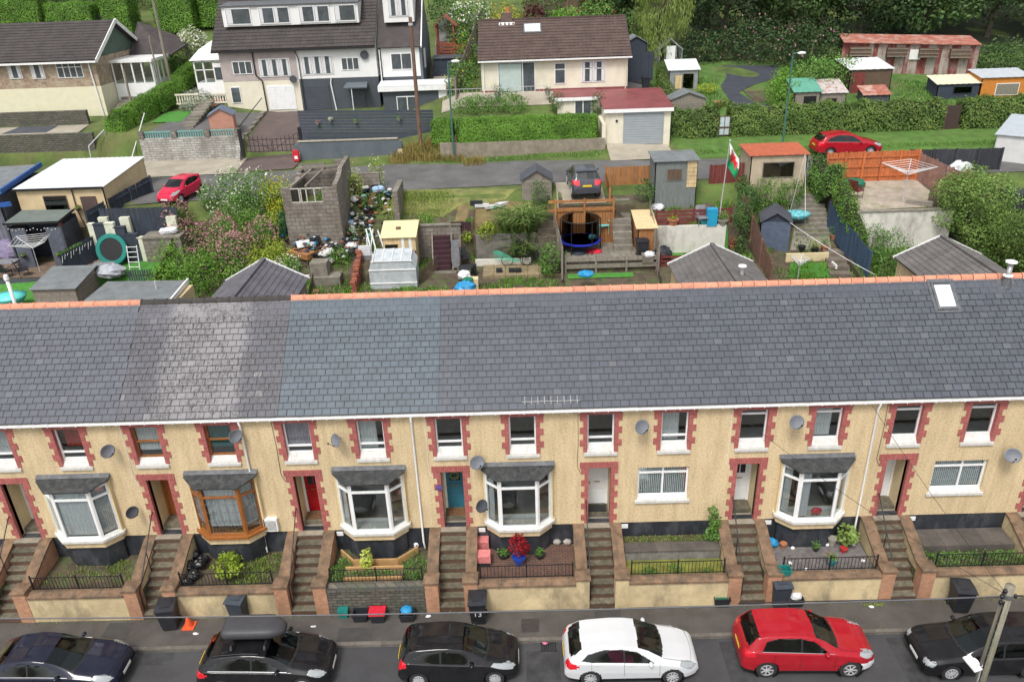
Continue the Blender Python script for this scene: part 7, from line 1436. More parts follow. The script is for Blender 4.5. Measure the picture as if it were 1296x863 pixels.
for px,py,nm,m,lf in ((1014,318,'left black pot on the slab terrace',POTK,None),(1031,320,'right black pot on the slab terrace',POTK,BUSH_Y),(1043,318,'small red pot on the slab terrace',POTT,BUSH_G),(1062,310,'round blue pot at the foot of the blue fence',POTB,None),(1055,304,'pot of tall green leaves by the blue pot',POTT,BUSH_G)):pot(gp(px,py),nm,m,.2,.3,lf,.3,.6,240)
P=gp(1010,292);T=thing('hanging_chair',tuple(P),'turquoise patterned hanging chair on a tall pole behind the blue-grey shed','hanging chair');TQP=mat('turquoise_pattern',(.05,.35,.4),.8,.1,9,0,dirt=(.5,.6,.6),dirt_amt=.9,dirt_scale=7)
q=MB().lathe((P.x-.1,P.y+.3,P.z+.55),[(.02,0),(.5,.08),(.68,.35),(.64,.38),(.45,.16),(.02,.08)],16,sq=(1.15,.9));q.build('seat',TQP,T,smooth=True);tp2=atY(1019,195,P.y+.3)
MB().tube([P+Vector((.5,.3,0)),tp2],.013,6).tube([tp2,(P.x-.5,P.y+.3,P.z+.9)],.01,3).tube([tp2,(P.x+.4,P.y+.3,P.z+.9)],.01,3).build('pole',WHITE,T)
T=cable('washing line sloping down across the steps to the blue fence',tuple(atY(1000,282,17.5)),tuple(atY(1108,348,14.2)),.1,.014,name='washing_line',group=None,m=WHITE)
T=airer(gp(1007,352)+Vector((0,-.3,-.2)),'small folded airer post at the corner of the little lawn',.5,1.1)
def hedgep(label,pts,w,h,m,dens,size,name='hedge',cat='hedge',rough=.12,round_=.25,tone=None,corem=None,shrink=.72,z=None):
 pp=[p if isinstance(p,Vector) else gp(*p) for p in pts];T=thing(name,tuple(pp[0]),label,cat);core('branches',pp,w*shrink,h*(.93 if shrink>.5 else .8),corem or TWIG,T);hedge_leaves('leaves',pp,w,h,dens,size,m,T,rough,og=ORG[T.name],round_=round_,tone=tone);return T
hedgep('tall dark green hedge climbing between the steps and the gravel garden',[(1030,234),(1043,260),(1050,276)],1.05,1.8,BUSH_G,260,.11);hedgep('light green hedge top spilling over the blue fence',[(1058,280),(1074,300),(1090,324)],.75,1.25,HEDGE_G,240,.1)
BLUF=mat('blue_stained_board',(.04,.075,.13),.8,.25,4,20,.3,rnd=.15,stretch=(3,3,.5));a,b=gp(1046,288),gp(1096,352);fence('blue board fence below the light green hedge',a,b,1.45,BLUF,.14,posts=4)
scrub('rounded green bushes below the white retaining wall',[(1108,335),(1125,330),(1120,348),(1140,345),(1100,318)],BUSH_G,4200,.11,hh=1.5,r=.75)
T=thing('white_retaining_wall',(20,18,5),'stained white retaining wall under the gravel drying area','wall');a,b=atY(1086,272,17.9),atY(1176,266,17.9);MB().box(a.x-.1,23.1,17.8,18.0,4.9,7.62).build('wall',WWALL,T);MB().box(a.x-.15,23.15,17.75,18.05,7.62,7.68).build('coping',FLAG,T)
sheet('drying_area_gravel',[(1062,250),(1090,267),(1172,263),(1178,240),(1150,222),(1062,222)],mat('pale_gravel',(.38,.32,.26),.95,.2,2,30,.6,dirt=(.13,.17,.05),dirt_amt=.7,dirt_scale=1.6),.03)
airer(gp(1143,258)+Vector((0,.1,0)),'silver rotary airer opened over the pale gravel',1.35,1.75);T=chairs(gp(1082,252),'red-brown wooden garden chair by the green tarpaulin',REDW,2.2,s=1.2);bag(gp(1080,238),'crumpled bright green tarpaulin by the wooden chair',GREENP,.65,.55,seed=110,knot=False,name='tarpaulin',cat='tarpaulin');boxpx('long grey plank box on the edge of the gravel',1163,260,1.3,.3,.25,GREYW,'plank_box','box',-.5)
fence('orange stained board fence along the lane behind the gravel',(17.7,22.2,8.1),(22.9,22.2,8.1),1.7,ORANGEW,.15,rails=3,posts=6,side=-1);fence('pinkish weathered fence panels stepping down towards the big round tree',(22.95,22.15,8.1),(23.9,18.4,7.7),1.55,mat('pinkish_board',(.27,.15,.12),.85,.25,3,20,.3,rnd=.15),.16,rails=2,posts=4)
fence('black panel fence at the lane behind the white bulk bag',(23.2,23.8,8.1),(28.4,23.5,8.1),1.35,mat('black_fence_board',(.035,.037,.045),.8,.2,3,20,.2,rnd=.2),.3,posts=5,side=-1)
P=gp(1213,232);T=thing('bulk_bag',tuple(P+Vector((0,.2,0))),'slumped white bulk bag with coloured print behind the big round tree','bag');MB().blob(P+Vector((0,.2,.6)),(.75,.6,.6),12,8,.15,4).build('sack',WHITEBAG,T);MB().blob(P+Vector((.2,-.3,.7)),(.2,.08,.12),8,6,.2,4).build('print',REDP,T)
shed('long white panelled garage with pale roof at the right edge',atY(1252,214,25.5)+Vector((3.2,-2.4,-.2)),8,6.2,2.3,mat('white_panel_wall',(.6,.6,.59),.7,.06,2,20,.1,dirt=(.35,.34,.3),dirt_amt=.4),mat('pale_blue_grey_roof',(.42,.46,.5),.6,.08,2,10,.1),'pent',rise=.15,name='garage',cat='garage',rz=radians(-37));boxpx('dark parked trailer top below the white garage',1294,262,2.2,1.2,.9,BINM,'trailer','trailer')
def tree(label,P,h,r,m,n,size,trunk=.16,crown=.62,blobs=9,name='tree',cat='tree',group=None,tilt=.6,droop=0.,spread=.62,aspect=.55,ry=None,lump=.2):
 P=Vector(P);T=thing(name,tuple(P),label,cat,group);cz=P.z+h*(1-crown/2);rz=h*crown/2;bl=[(P.x,P.y,cz,r*.72,r*.72,rz*.85)]
 rr=random.Random(hash(label)%9999 if 0 else int(P.x*100+P.y*10))
 for k in range(blobs):
  a=2*pi*k/blobs*1.618*2;e=rr.uniform(-.75,.85);s=rr.uniform(.32,.55);bl.append((P.x+cos(a)*r*spread*math.sqrt(1-e*e*.6),P.y+sin(a)*r*spread*math.sqrt(1-e*e*.6),cz+rz*e*.8,r*s,r*s,rz*s*rr.uniform(.7,1.1)))
 leaves('crown',bl,n,size,m,T,og=ORG[T.name],tilt=tilt,droop=droop,shell=.45,aspect=aspect,lump=lump)
 b=MB().tube([P-Vector((0,0,.3)),P+Vector((.05*r,0,h*.3)),P+Vector((0,0,h*.75))],trunk,7,r2=trunk*.35)
 for x,y,z,a,_,c in bl[1:]:b.tube([(P.x,P.y,P.z+h*rr.uniform(.2,.5)),((P.x+x)/2,(P.y+y)/2,(P.z+z)/2+h*.12),(x,y,z)],trunk*.35,4,r2=.02)
 b.build('trunk',BARK,T);return T
RT=LF('round_tree_leaf',(.09,.17,.035),(.16,.27,.06),(.28,.38,.12));tree('big round bushy tree beside the white bulk bag',(24.3,17.8,5.2),4.5,2.35,RT,24000,.12,.2,.95,13);tree('broad yellow-green tree spreading at the right edge behind the roof',(25.9,14.9,4.6),3.9,2.5,HEDGE_D,21000,.12,.2,.95,12)
scrub('green undergrowth behind the roof at the far right corner',[(1270,340),(1285,330),(1292,345)],BUSH_G,2500,.12,hh=1.0,r=.9)
# ======================================
GREYWALL=mat('smooth_grey_render',(.105,.125,.145),.8,.1,1,25,.2,dirt=(.06,.07,.08),dirt_amt=.5);WHITER=mat('white_house_render',(.72,.72,.70),.85,.05,1.5,25,.3);DGREY=mat('charcoal_render',(.065,.075,.09),.85,.12,1.5,25,.3);PINKR=mat('greyish_pink_render',(.42,.36,.34),.9,.12,1.5,25,.4);CREAMH=mat('pale_cream_house_render',(.70,.65,.52),.85,.06,1.5,25,.2,dirt=(.4,.36,.28),dirt_amt=.3)
STONEF=brick_mat('mixed_buff_stone',(.42,.34,.24),(.27,.17,.12),(.36,.31,.24),.42,.2,.012,dirt=(.48,.41,.3),dirt_amt=.6,dirt_scale=2.5,bs=.8);SOLS=mat('green_shingle_gable',(.075,.12,.09),.85,.25,4,20,.4);ROLLER=mat('grey_roller_door',(.30,.33,.35),.6,.06,2,0);MAROON=mat('maroon_felt_roof',(.24,.06,.065),.45,.2,1.2,15,.2,dirt=(.11,.035,.04),dirt_amt=.6)
def hwin(H,xc,z,w,h,Y,ms=1,tr=None,fm=None,name='window',cur=True,ax='y'):
 f=MB();f.box(xc-w/2,xc+w/2,Y-.05,Y-.003,z,z+h);fr=f.build(name,fm or WHITE,H);n=ms+1;g=(w-.12-.07*ms)/n
 for k in range(n):
  a=xc-w/2+.06+k*(g+.07)
  for z0,z1 in ((z+.06,z+h-.06),) if tr is None else ((z+.06,tr-.03),(tr+.03,z+h-.06)):
   MB().box(a,a+g,Y-.062,Y-.051,z0,z1).build('pane',HGL,fr)
   if cur:
    for q in (0,1):MB().box(a+(.02 if q==0 else g*.72),a+(g*.28 if q==0 else g-.02),Y-.066,Y-.063,z0+.02,z1-.02).build('curtain',CURT,fr) if g>.45 or ms==1 else None
 return fr
HGL=mat('dark_house_glass',(.075,.088,.095),.08,.3,2,0,coat=.6)
def rollerdoor(H,x0,x1,z0,z1,Y,m,name='garage_door'):
 D=MB().box(x0,x1,Y-.04,Y-.004,z0,z1).build(name,m,H);n=max(6,int((z1-z0)/.16))
 for k in range(n):MB().box(x0+.02,x1-.02,Y-.06,Y-.041,z0+(k+.08)*(z1-z0)/n,z0+(k+.9)*(z1-z0)/n).build('slat',m,D)
 return D
H=thing('bungalow',(2.9,37,11.2),'cream bungalow with brown tiled roof behind the clipped hedge','house')
MB().box(-2.45,8.15,37,44.5,10.6,13.78).build('wall',CREAMH,H);MB().box(-2.48,8.18,36.97,37.5,10.6,11.62).build('plinth',MAROON,H)
for a in (-2.45,8.0):MB().prism([(37,13.78),(44.8,13.78),(41,15.95)],'x',a,a+.15).build('gable',CREAMH,H)
MB().slab([(-2.65,36.7,13.72),(8.4,36.7,13.72),(8.4,40.95,16.08),(-2.65,40.95,16.08)],.08).slab([(-2.65,40.95,16.079),(8.4,40.95,16.079),(8.4,45.2,13.7),(-2.65,45.2,13.7)],.08).build('roof',TILEB,H)
tiled(MB(),[(-2.65,36.7,13.75),(8.4,36.7,13.75),(8.4,40.95,16.11),(-2.65,40.95,16.11)],14,36,.03,.035).build('tiles',TILEB,H,kind='stuff')
for k in range(24):MB().box(-2.65+k*.46,-2.2+k*.46,40.83,41.07,16.1,16.2).build('ridge_tile',TILEB,H)
MB().box(-2.65,8.4,36.58,36.69,13.62,13.72).build('gutter',WHITE,H);MB().tube([(-2.3,36.9,13.6),(-2.3,36.9,11.4)],.04,6).build('downpipe',WHITE,H);MB().tube([(8.0,36.9,13.6),(8.0,36.9,11.4)],.04,6).build('downpipe',CREAMH,H)
MB().box(-.95,-.1,40.7,41.4,15.9,16.6).build('chimney',mat('dark_chimney_brick',(.14,.1,.08),.9,.3,5,20,.4),H);MB().lathe((-.4,41.0,16.6),[(.16,0),(.14,.4),(.12,.4)],10).build('chimney_pot',POTT,H);MB().slab([(-1.1,40.3,15.8),(.05,40.3,15.8),(.05,40.62,15.96),(-1.1,40.62,15.96)],.03).build('flashing',WHITE,H)
q=MB().slab([(.7,39.3,15.3),(2.05,39.3,15.3),(2.05,40.3,15.86),(.7,40.3,15.86)],.1);rw_=q.build('roof_window',LEAD,H);MB().slab([(.8,39.4,15.38),(1.95,39.4,15.38),(1.95,40.22,15.84),(.8,40.22,15.84)],.02).build('pane',mat('milky_glass',(.62,.66,.68),.15),rw_)
hwin(H,.1,11.45,2.7,2.1,37,2,name='patio_door',cur=False);MB().box(-1.15,.45,36.93,36.934,11.55,13.45).build('blind',mat('pale_green_blind',(.42,.5,.47),.7,.08,3,0),H)
hwin(H,3.25,11.95,.8,1.45,37,0,12.95,cur=False);hwin(H,5.65,12.0,1.75,1.45,37,1,12.95)
T=thing('white_garage',(8,31,8.7),'cream garage with wet maroon flat roof and grey roller door','garage');MB().box(5.95,10.3,31,36.6,8.5,11.0).box(2.9,5.94,34.2,36.9,9.2,11.35).build('wall',CREAMH,T);rollerdoor(T,7.15,9.85,8.72,10.85,31,ROLLER)
MB().slab([(5.8,30.85,11.12),(10.45,30.85,11.12),(10.55,36.7,11.5),(5.8,36.7,11.5)],.05).slab([(2.75,34.1,11.45),(5.79,34.1,11.45),(5.79,36.9,11.55),(2.75,36.9,11.55)],.05).build('roof',MAROON,T)
MB().box(5.8,10.45,30.78,30.84,10.86,11.09).build('fascia',WHITE,T);MB().box(2.75,5.7,34.02,34.09,11.2,11.42).build('fascia',WHITE,T);hwin(T,4.7,9.7,1.2,1.5,34.2,1,cur=False)
MB().lathe((6.7,30.98,10.3),[(.08,-.05),(.08,0)],10,'y').build('lamp',BLACK,T)
MBW=thing('garden_front_wall',(.5,30.6,8),'mottled concrete wall under the long clipped hedge','wall');MB().box(-5.2,5.9,30.45,30.7,7.8,9.3).build('wall',mat('mottled_concrete_wall',(.27,.23,.18),.95,.25,2.5,18,.8,dirt=(.15,.13,.09),dirt_amt=.5),MBW);MB().box(5.7,5.95,30.7,34,8.3,10.2).build('return_wall',CREAMH,MBW)
zt=lambda P:np.clip(.25+(P[:,2]-P[:,2].min())/1.6*.55,0,1)
hedgep('long bright clipped hedge with rounded top on the concrete wall',[Vector((-3.9,31.4,9.25)),Vector((5.3,31.45,9.25))],1.75,1.4,HEDGE_G,800,.085,rough=.05,round_=.45);hedgep('short clipped hedge block at the left end of the concrete wall',[Vector((-5.6,31.6,9.2)),Vector((-4.4,31.5,9.2))],1.6,1.4,HEDGE_G,800,.085,rough=.08,round_=.45)
sheet_w('concrete_driveway',[(6.05,28.3),(10.3,28.3),(10.2,31),(6.05,31)],CONC,.06);bush('round dark green bush in front of the bungalow door',(3.0,34.6,10.2),.75,BUSH_D,1300,.1,h=1.5);bush('clipped upright dark bush against the maroon-roofed porch',(5.75,33.9,10.1),.65,BUSH_D,1300,.1,h=1.7)
steps('grey steps climbing to the cream bungalow',(3.95,33.0,9.6),(4.0,36.4,11.3),.9,8,FLAG);scrub('low mixed shrubs on the bank under the bungalow railing',[(590,142),(610,140),(630,140),(650,140),(600,132),(640,132)],BUSH_G,4500,.13,hh=.9,r=1.0);scrub('leafy green shrubs left of the cream bungalow',[(585,70),(592,85),(590,100),(580,60),(598,55),(585,115)],BUSH_G,7500,.15,hh=2.0,r=1.1,flowers=(YELF,400,.14))
T=thing('terrace_railing',(-2,36,11.3),'thin grey railing round the bungalow terrace','railing');MB().bar((-5.2,35.6,12.0),(2.3,35.6,12.05),.035).build('rail',ALLOY,T)
for k in range(26):MB().bar((-5.2+k*.3,35.6,11.2),(-5.2+k*.3,35.6,12.0),.018).build('bar',ALLOY,T)
pot((-1.3,35.9,11.3),'leafy pot left of the bungalow patio doors',POTG,.25,.4,BUSH_D,.4,.6,300);pot((2.3,35.9,11.3),'pot with small red plant by the bungalow steps',POTG,.2,.35,BUSH_D,.25,.35,160);sheet_w('bungalow_terrace',[(-5.4,35.5),(3,35.5),(3,37),(-5.4,37)],CONC,.05);sheet_w('bungalow_side_yard',[(8.2,36.8),(10.5,36.8),(10.3,42),(8.2,42)],LANEM,.06)
T=shed('tall navy board shed behind the right end of the bungalow',(9.5,42.5,11.7),1.7,2,2.3,NAVYW,FELTG,'gable',rise=.5);fence('tall navy fence panel right of the bungalow',(8.4,41.0,11.6),(10.6,41.0,11.6),1.9,NAVYW,.2,posts=2);wheelie((9.9,39.6,G(9.9,39.6)),'black wheelie bin beside the bungalow',rz=0.)
hedgep('brown-tinged low hedge beside the side yard of the bungalow',[(838,92),(838,112),(845,128)],.8,.9,HEDGE_D,220,.12)
H=thing('semi_detached_house',(-16.4,40,10),'tall house pair, left half pinkish over cream, right half white over charcoal','house');z0,zm,z1=9.4,12.5,14.75;xm=-16.5
MB().box(-22.3,xm,40,47,z0,zm).build('lower_wall',CREAMH,H);MB().box(-22.3,xm,39.98,47,zm,z1).build('upper_wall',PINKR,H);MB().box(xm+.001,-10.45,40,47,z0,zm).build('lower_wall',DGREY,H);MB().box(xm+.001,-10.45,39.98,47,zm,z1).build('upper_wall',WHITER,H)
for a,m in ((-22.3,PINKR),(-10.6,WHITER)):MB().prism([(40,z1),(47,z1),(43.9,18.5)],'x',a,a+.15).build('gable',m,H)
MB().slab([(-22.7,39.6,14.72),(-10.4,39.6,14.72),(-10.4,44,18.6),(-22.7,44,18.6)],.08).slab([(-22.7,44,18.59),(-10.4,44,18.59),(-10.4,47.5,15),(-22.7,47.5,15)],.08).build('roof',TILED,H);tiled(MB(),[(-22.7,39.6,14.76),(-10.4,39.6,14.76),(-10.4,44,18.64),(-22.7,44,18.64)],18,40,.03,.035).build('tiles',TILED,H,kind='stuff')
D=MB().box(-21.8,-11.6,40.9,43.5,16.3,17.75).build('dormer',WHITER,H);MB().slab([(-21.95,40.75,17.76),(-11.5,40.75,17.76),(-11.5,43.2,17.95),(-21.95,43.2,17.95)],.08).build('dormer_roof',LEAD,D)
for xc,w,ms in ((-20.6,1.9,0),(-17.9,2.3,1),(-14.9,2.3,1),(-12.6,1.6,0)):
 f=MB().box(xc-w/2,xc+w/2,40.83,40.897,16.42,17.6).build('window',WHITE,D);g=(w-.12-.08*ms)/(ms+1)
 for k in range(ms+1):a=xc-w/2+.06+k*(g+.08);MB().box(a,a+g,40.818,40.829,16.5,17.52).build('pane',HGL,f);MB().box(a+.03,a+g*.25,40.81,40.817,16.52,17.5).build('curtain',CURT,f)
for xc,z,w,h,ms in ((-20.65,13.0,1.5,.95,2),(-18.2,12.75,2.35,1.3,2),(-14.95,12.8,2.4,1.35,2),(-12.45,13.05,1.35,.9,2)):hwin(H,xc,z,w,h,39.98,ms,cur=ms<2 or w>2)
rollerdoor(H,-19.05,-16.95,10.3,12.1,40,WHITE);rollerdoor(H,-16.2,-14.3,10.2,12.0,40,DGREY);hwin(H,-21.5,10.9,.75,1.2,40,0,cur=False)
MB().tube([(-19.72,39.9,14.6),(-19.72,39.9,12.9),(-19.3,39.9,12.5),(-19.25,39.9,10)],.05,6).build('downpipe',BLACK,H);MB().tube([(-16.5,39.85,14.6),(-16.3,39.85,14),(-16.3,39.85,10)],.04,6).build('downpipe',BLACK,H);MB().tube([(-14.0,39.9,12.6),(-14.1,39.9,12.1),(-13.9,39.9,10)],.05,6).build('downpipe',WHITE,H);MB().box(-22.7,-10.4,39.5,39.6,14.6,14.72).build('gutter',BLACK,H)
MB().slab([(-13.0,38.9,11.9),(-11.2,38.9,11.9),(-11.3,39.99,12.15),(-12.9,39.99,12.15)],.08).build('door_canopy',GREYWALL,H);MB().box(-12.4,-11.6,39.94,39.998,9.9,11.8).build('door',GREYP,H);MB().tube([(-12.4,39,11.85),(-12.4,39,10)],.035,5).build('canopy_post',WHITE,H)
MB().lathe((-11.3,39.85,14.1),[(.3,-.05),(.32,.0),(.02,.06)],14,'y').build('satellite_dish',DISHD,H);MB().lathe((-16.9,39.8,12.55),[(.26,-.05),(.28,.0),(.02,.06)],14,'y').build('satellite_dish',DISHD,H)
B2=thing('narrow_house_wing',(-9,40,10),'narrow white and charcoal wing with its own dormer right of the house pair','house wing');MB().box(-10.1,-7.2,40.3,47,9.4,12.4).build('lower_wall',DGREY,B2);MB().box(-10.1,-7.2,40.28,46.99,12.4,14.6).build('upper_wall',WHITER,B2);MB().box(-7.2,-7.02,40.25,47,9.4,14.6).prism([(40.25,14.6),(47,14.6),(44,18.2)],'x',-7.2,-7.02).build('side_wall',GREYWALL,B2)
MB().slab([(-10.3,40.0,14.55),(-7.1,40.0,14.55),(-7.1,44,18.3),(-10.3,44,18.3)],.08).build('roof',TILED,B2);MB().bar((-7.0,40.0,14.5),(-7.0,44,18.3),.08,.2).build('verge_board',WHITE,B2);d=MB().box(-9.75,-7.5,41.2,43.5,16.2,18.3).build('dormer',WHITER,B2);MB().slab([(-9.95,41.0,18.3),(-7.35,41.0,18.3),(-7.35,43.6,18.4),(-9.95,43.6,18.4)],.1).build('dormer_roof',LEAD,d)
hwin(d,-8.6,16.6,1.6,1.3,41.2,1);hwin(B2,-8.6,12.9,1.6,1.2,40.28,1,cur=False);MB().box(-7.01,-6.96,41.6,42.5,12.8,14.2).build('side_window',WHITE,B2);MB().tube([(-10.2,40.1,14.4),(-10.2,40.1,11)],.05,6).build('downpipe',WHITE,B2)
P_=thing('flat_porch',(-8,38.5,10),'charcoal flat-roofed porch with ribbed white roof below the narrow wing','porch');MB().box(-10.0,-5.8,38.6,40.2,9.3,11.75).build('wall',DGREY,P_);g=MB();g.slab([(-10.3,38.4,12.0),(-4.9,38.4,12.0),(-4.9,40.2,12.15),(-10.3,40.2,12.15)],.06);g.build('roof',STEELW,P_);MB().box(-10.3,-5.2,38.35,38.4,11.6,11.93).build('fascia',WHITE,P_);hwin(P_,-8.2,10.0,1.6,1.2,38.6,1,cur=False);MB().box(-5.8,-5.2,38.6,38.8,9.3,11.6).build('pier',WHITER,P_)
T=fence('long dark grey slatted screen fence in front of the house pair',(-15.1,33,9.25),(-5.75,33,9.0),2.1,mat('screen_slat_grey',(.055,.067,.09),.8,.15,3,10,.1,rnd=.1),.2,horiz=True,gap=.025,name='slatted_fence')
for k,(px,py,lf) in enumerate([(418,154,WHITEF),(450,156,BUSH_G),(505,153,BUSH_G),(402,158,PINKF)]):P=atY(px,py,32.8);pot(P,('first','second','third','fourth')[k]+' of the small planters hung on the slatted screen fence, from the left' if 0 else ['white-flowered hanging planter','leafy hanging planter near the middle','leafy hanging planter near the wooden pole','tiny pink planter at the left end'][k]+' on the slatted screen fence',POTG,.12,.15,lf,.18,.16,90)
T=thing('grey_front_wall',(-11.5,31,8),'smooth grey rendered wall with pale coping below the slatted screen','wall');MB().box(-14.8,-8.1,30.9,31.15,7.9,9.62).build('wall',GREYWALL,T)
for k in range(8):MB().box(-14.85+k*.85,-14.02+k*.85,30.85,31.2,9.62,9.67).build('coping_stone',CONC,T)
for k in range(3):MB().box(-15.1,-14.8,30.85+.05*k,31.2,8.0+k*.5,8.45+k*.5).box(-8.1,-7.8,30.85,31.2,8.0+k*.5,8.45+k*.5).build('corner_stone',CREAM if k%2 else GREYWALL,T)
P=atY(375,197,30.6);T=thing('post_box',tuple(P),'small red post box at the left end of the smooth grey wall','post box');MB().box(P.x-.2,P.x+.2,P.y-.15,P.y+.1,P.z-.35,P.z+.35).build('box',REDP,T);MB().box(P.x-.1,P.x+.12,P.y-.17,P.y-.151,P.z-.2,P.z).build('notice',WHITE,T)
WST=brick_mat('whitewashed_stone',(.48,.47,.43),(.36,.34,.31),(.25,.24,.22),.5,.16,.02,dirt=(.16,.15,.135),dirt_amt=.75,dirt_scale=.9,bs=1);T=thing('whitewashed_stone_wall',(-22.8,32.5,8),'high stained whitewashed stone wall with teal balustrade panels on top','wall');MB().box(-26.2,-19.2,32.4,32.75,8.0,9.9).build('wall',WST,T);MB().prism([(31.4,8),(32.4,8),(32.4,9.6)],'x',-19.5,-19.2).build('buttress',WST,T)
for x in (-26.2,-23.9,-21.6,-19.5):MB().box(x,x+.35,32.35,32.8,9.9,10.35).build('pier',BLOCKW,T)
for x in (-25.8,-23.5,-21.2):
 MB().box(x,x+1.85,32.45,32.6,10.25,10.33).build('rail',TEALP if 0 else mat('teal_balustrade',(.14,.3,.28),.7,.15,6,0),T)
 for k in range(11):MB().box(x+.04+k*.17,x+.12+k*.17,32.48,32.57,9.9,10.25).build('baluster',MATS['teal_balustrade'],T)
T=shed('pink painted garden shed with blue felt roof above the whitewashed wall',(-20.7,33.6,9.5),1.6,1.6,1.6,mat('pink_shed_paint',(.5,.25,.18),.8,.1,3,20,.2),mat('blue_felt',(.13,.16,.22),.8,.15,3,20,.2),'gable',rise=.45,boards=mat('pink_shed_paint',(0,0,0)),board_h=.14,rz=radians(12));sheet_w('upper_yard',[(-26,32.9),(-19.3,32.9),(-19.6,39.4),(-25,37.5)],LANEM,.05);sheet_w('sloping_drive',[(-18.6,28.6),(-14.9,29.0),(-14.3,39.9),(-19.2,39.9),(-19.0,33)],mat('brown_drive_asphalt',(.11,.08,.072),.85,.2,1,30,.4),.06)
T=thing('iron_gate',(-16.7,31.5,8.9),'black iron double gate across the brown drive','gate')
for s in (0,1):
 x0=-18.6+s*1.87;x1=x0+1.82;lf=MB()
 for z in (8.95,9.35,9.75):lf.bar((x0,31.5,z),(x1,31.5,z),.035)
 lf.bar((x0 if s else x1,31.5,9.0),(x1 if s else x0,31.5,10.15),.03).build('gate_frame',BLACK,T)
 for k in range(7):MB().bar((x0+.02+k*.297,31.5,8.9),(x0+.02+k*.297,31.5,9.8+.35*abs(k-(6*(1-s)) if 0 else (k/6 if s else 1-k/6))),.03).build('bar',BLACK,T)
for x in (-18.85,-14.75):MB().box(x-.1,x+.1,31.4,31.6,8.6,10.5).build('post',BLACK,T)
T=thing('drive_wall',(-19.3,36,9),'low stepped wall with iron rail up the left of the brown drive','wall')
for k in range(6):MB().box(-19.55,-19.25,33+k*1.1,34.1+k*1.1,8.6,9.5+k*.16).build('block',BLOCKW,T)
MB().bar((-19.4,33,10.3),(-19.4,39.4,11.3),.05).build('rail',BLACK,T)
T=thing('conservatory',(-23.3,40.5,11.6),'white conservatory porch with pale roof on the left of the house pair','conservatory');a=Vector((-24.3,40.3,11.8))
MB().box(-24.6,-22.35,40.6,43,11.4,12.4).build('base',WHITE,T)
for x in (-24.6,-23.9,-23.1,-22.45):MB().box(x,x+.1,40.6,40.7,12.4,14.0).build('post',WHITE,T)
MB().box(-24.5,-22.45,40.64,40.66,12.4,13.9).build('glazing',GLASS,T);MB().box(-24.6,-22.35,40.6,40.72,13.9,14.05).box(-24.6,-22.35,40.6,40.72,13.3,13.36).build('beam',WHITE,T);MB().box(-23.1,-22.4,40.52,40.6,11.6,13.8).build('door',WHITE,T);MB().box(-23.0,-22.5,40.49,40.52,12.6,13.5).build('door_glass',HGL,T);MB().slab([(-24.8,40.4,14.05),(-22.31,40.4,14.05),(-22.31,43,15.6),(-23.0,43,15.6),(-24.8,42.8,14.6)],.06).build('roof',mat('pale_poly_roof',(.7,.7,.68),.4,.04,2,0),T)
T=thing('balustrade',(-24,39,11),'cream bottle balustrade beside the red tiled path','balustrade')
for x0,n in ((-25.8,9),(-22.9+0,5)):
 MB().box(x0,x0+n*.2,38.9,39.05,11.75,11.85).box(x0,x0+n*.2,38.9,39.05,11.1,11.2).build('rail',CREAMH,T)
 for k in range(n):MB().lathe((x0+.1+k*.2,38.97,11.2),[(.04,0),(.065,.15),(.035,.4),(.05,.55)],7).build('baluster',CREAMH,T)
sheet_w('red_tiled_path',[(-24.0,38.8),(-22.9,38.8),(-22.7,40.5),(-24.2,40.5)],mat('red_path_tile',(.33,.09,.06),.7,.15,3,20,.2),.35);steps('concrete steps below the red tiled path',(-23.6,33.9,10.0),(-23.3,38.6,11.3),1.0,9,FLAG);scrub('silvery green ground shrub spreading below the conservatory',[(252,130),(262,122),(248,140),(262,138),(268,128)],SILV,5200,.13,hh=.9,r=1.0);sheet_w('terrace_lawn',[(-26.5,35.6),(-24.4,35.6),(-24.4,38.4),(-26.5,38.4)],TURF,.06)
H=thing('stone_bungalow',(-38,38,11),'stone-fronted bungalow with green gable and brown roof at the upper left','house');xr=-30.75
MB().box(-46,xr,38,46,9.6,12.75).build('lower_wall',mat('cream_painted_base',(.70,.66,.48),.85,.05,2,20,.2),H);MB().box(-46,xr-.02,38.02,46,12.75,14.7).build('stone_wall',STONEF,H);MB().prism([(38.2,14.7),(45.9,14.7),(42,16.75)],'x',xr-.25,xr-.05).build('gable',SOLS,H)
MB().slab([(-46.3,37.6,14.6),(xr+.3,37.6,14.6),(xr+.3,42,17.0),(-46.3,42,17.0)],.08).slab([(-46.3,42,16.99),(xr+.3,42,16.99),(xr+.3,46.4,14.6),(-46.3,46.4,14.6)],.08).build('roof',TILED,H);tiled(MB(),[(-46.3,37.6,14.63),(xr+.3,37.6,14.63),(xr+.3,42,17.03),(-46.3,42,17.03)],14,52,.03,.035).build('tiles',TILED,H,kind='stuff')
for a,b in (((xr+.35,37.55,14.55),(xr+.35,42,17.0)),((xr+.35,42,17.0),(xr+.35,46.4,14.55))):MB().bar(a,b,.06,.28).build('bargeboard',WHITE,H)
MB().box(-46.3,xr+.3,37.5,37.6,14.45,14.58).build('gutter',WHITE,H);MB().tube([(-31.2,37.9,14.4),(-31.0,37.9,10.3)],.05,6).build('downpipe',WHITE,H)
for px,w in ((19,.8),(48,.8)):P=atY(px,92,38);hwin(H,P.x,P.z-.45,w+.15,1.2,38.02,0)
P=atY(88,88,38);f=hwin(H,P.x,P.z-.6,1.9,1.15,38.02,3,P.z+.15,cur=False);
T=thing('glazed_porch',(-29.5,42,12),'white glazed porch against the side of the stone bungalow','porch');x0,x1,y0,y1=-30.7,-27.6,40.2,43.6
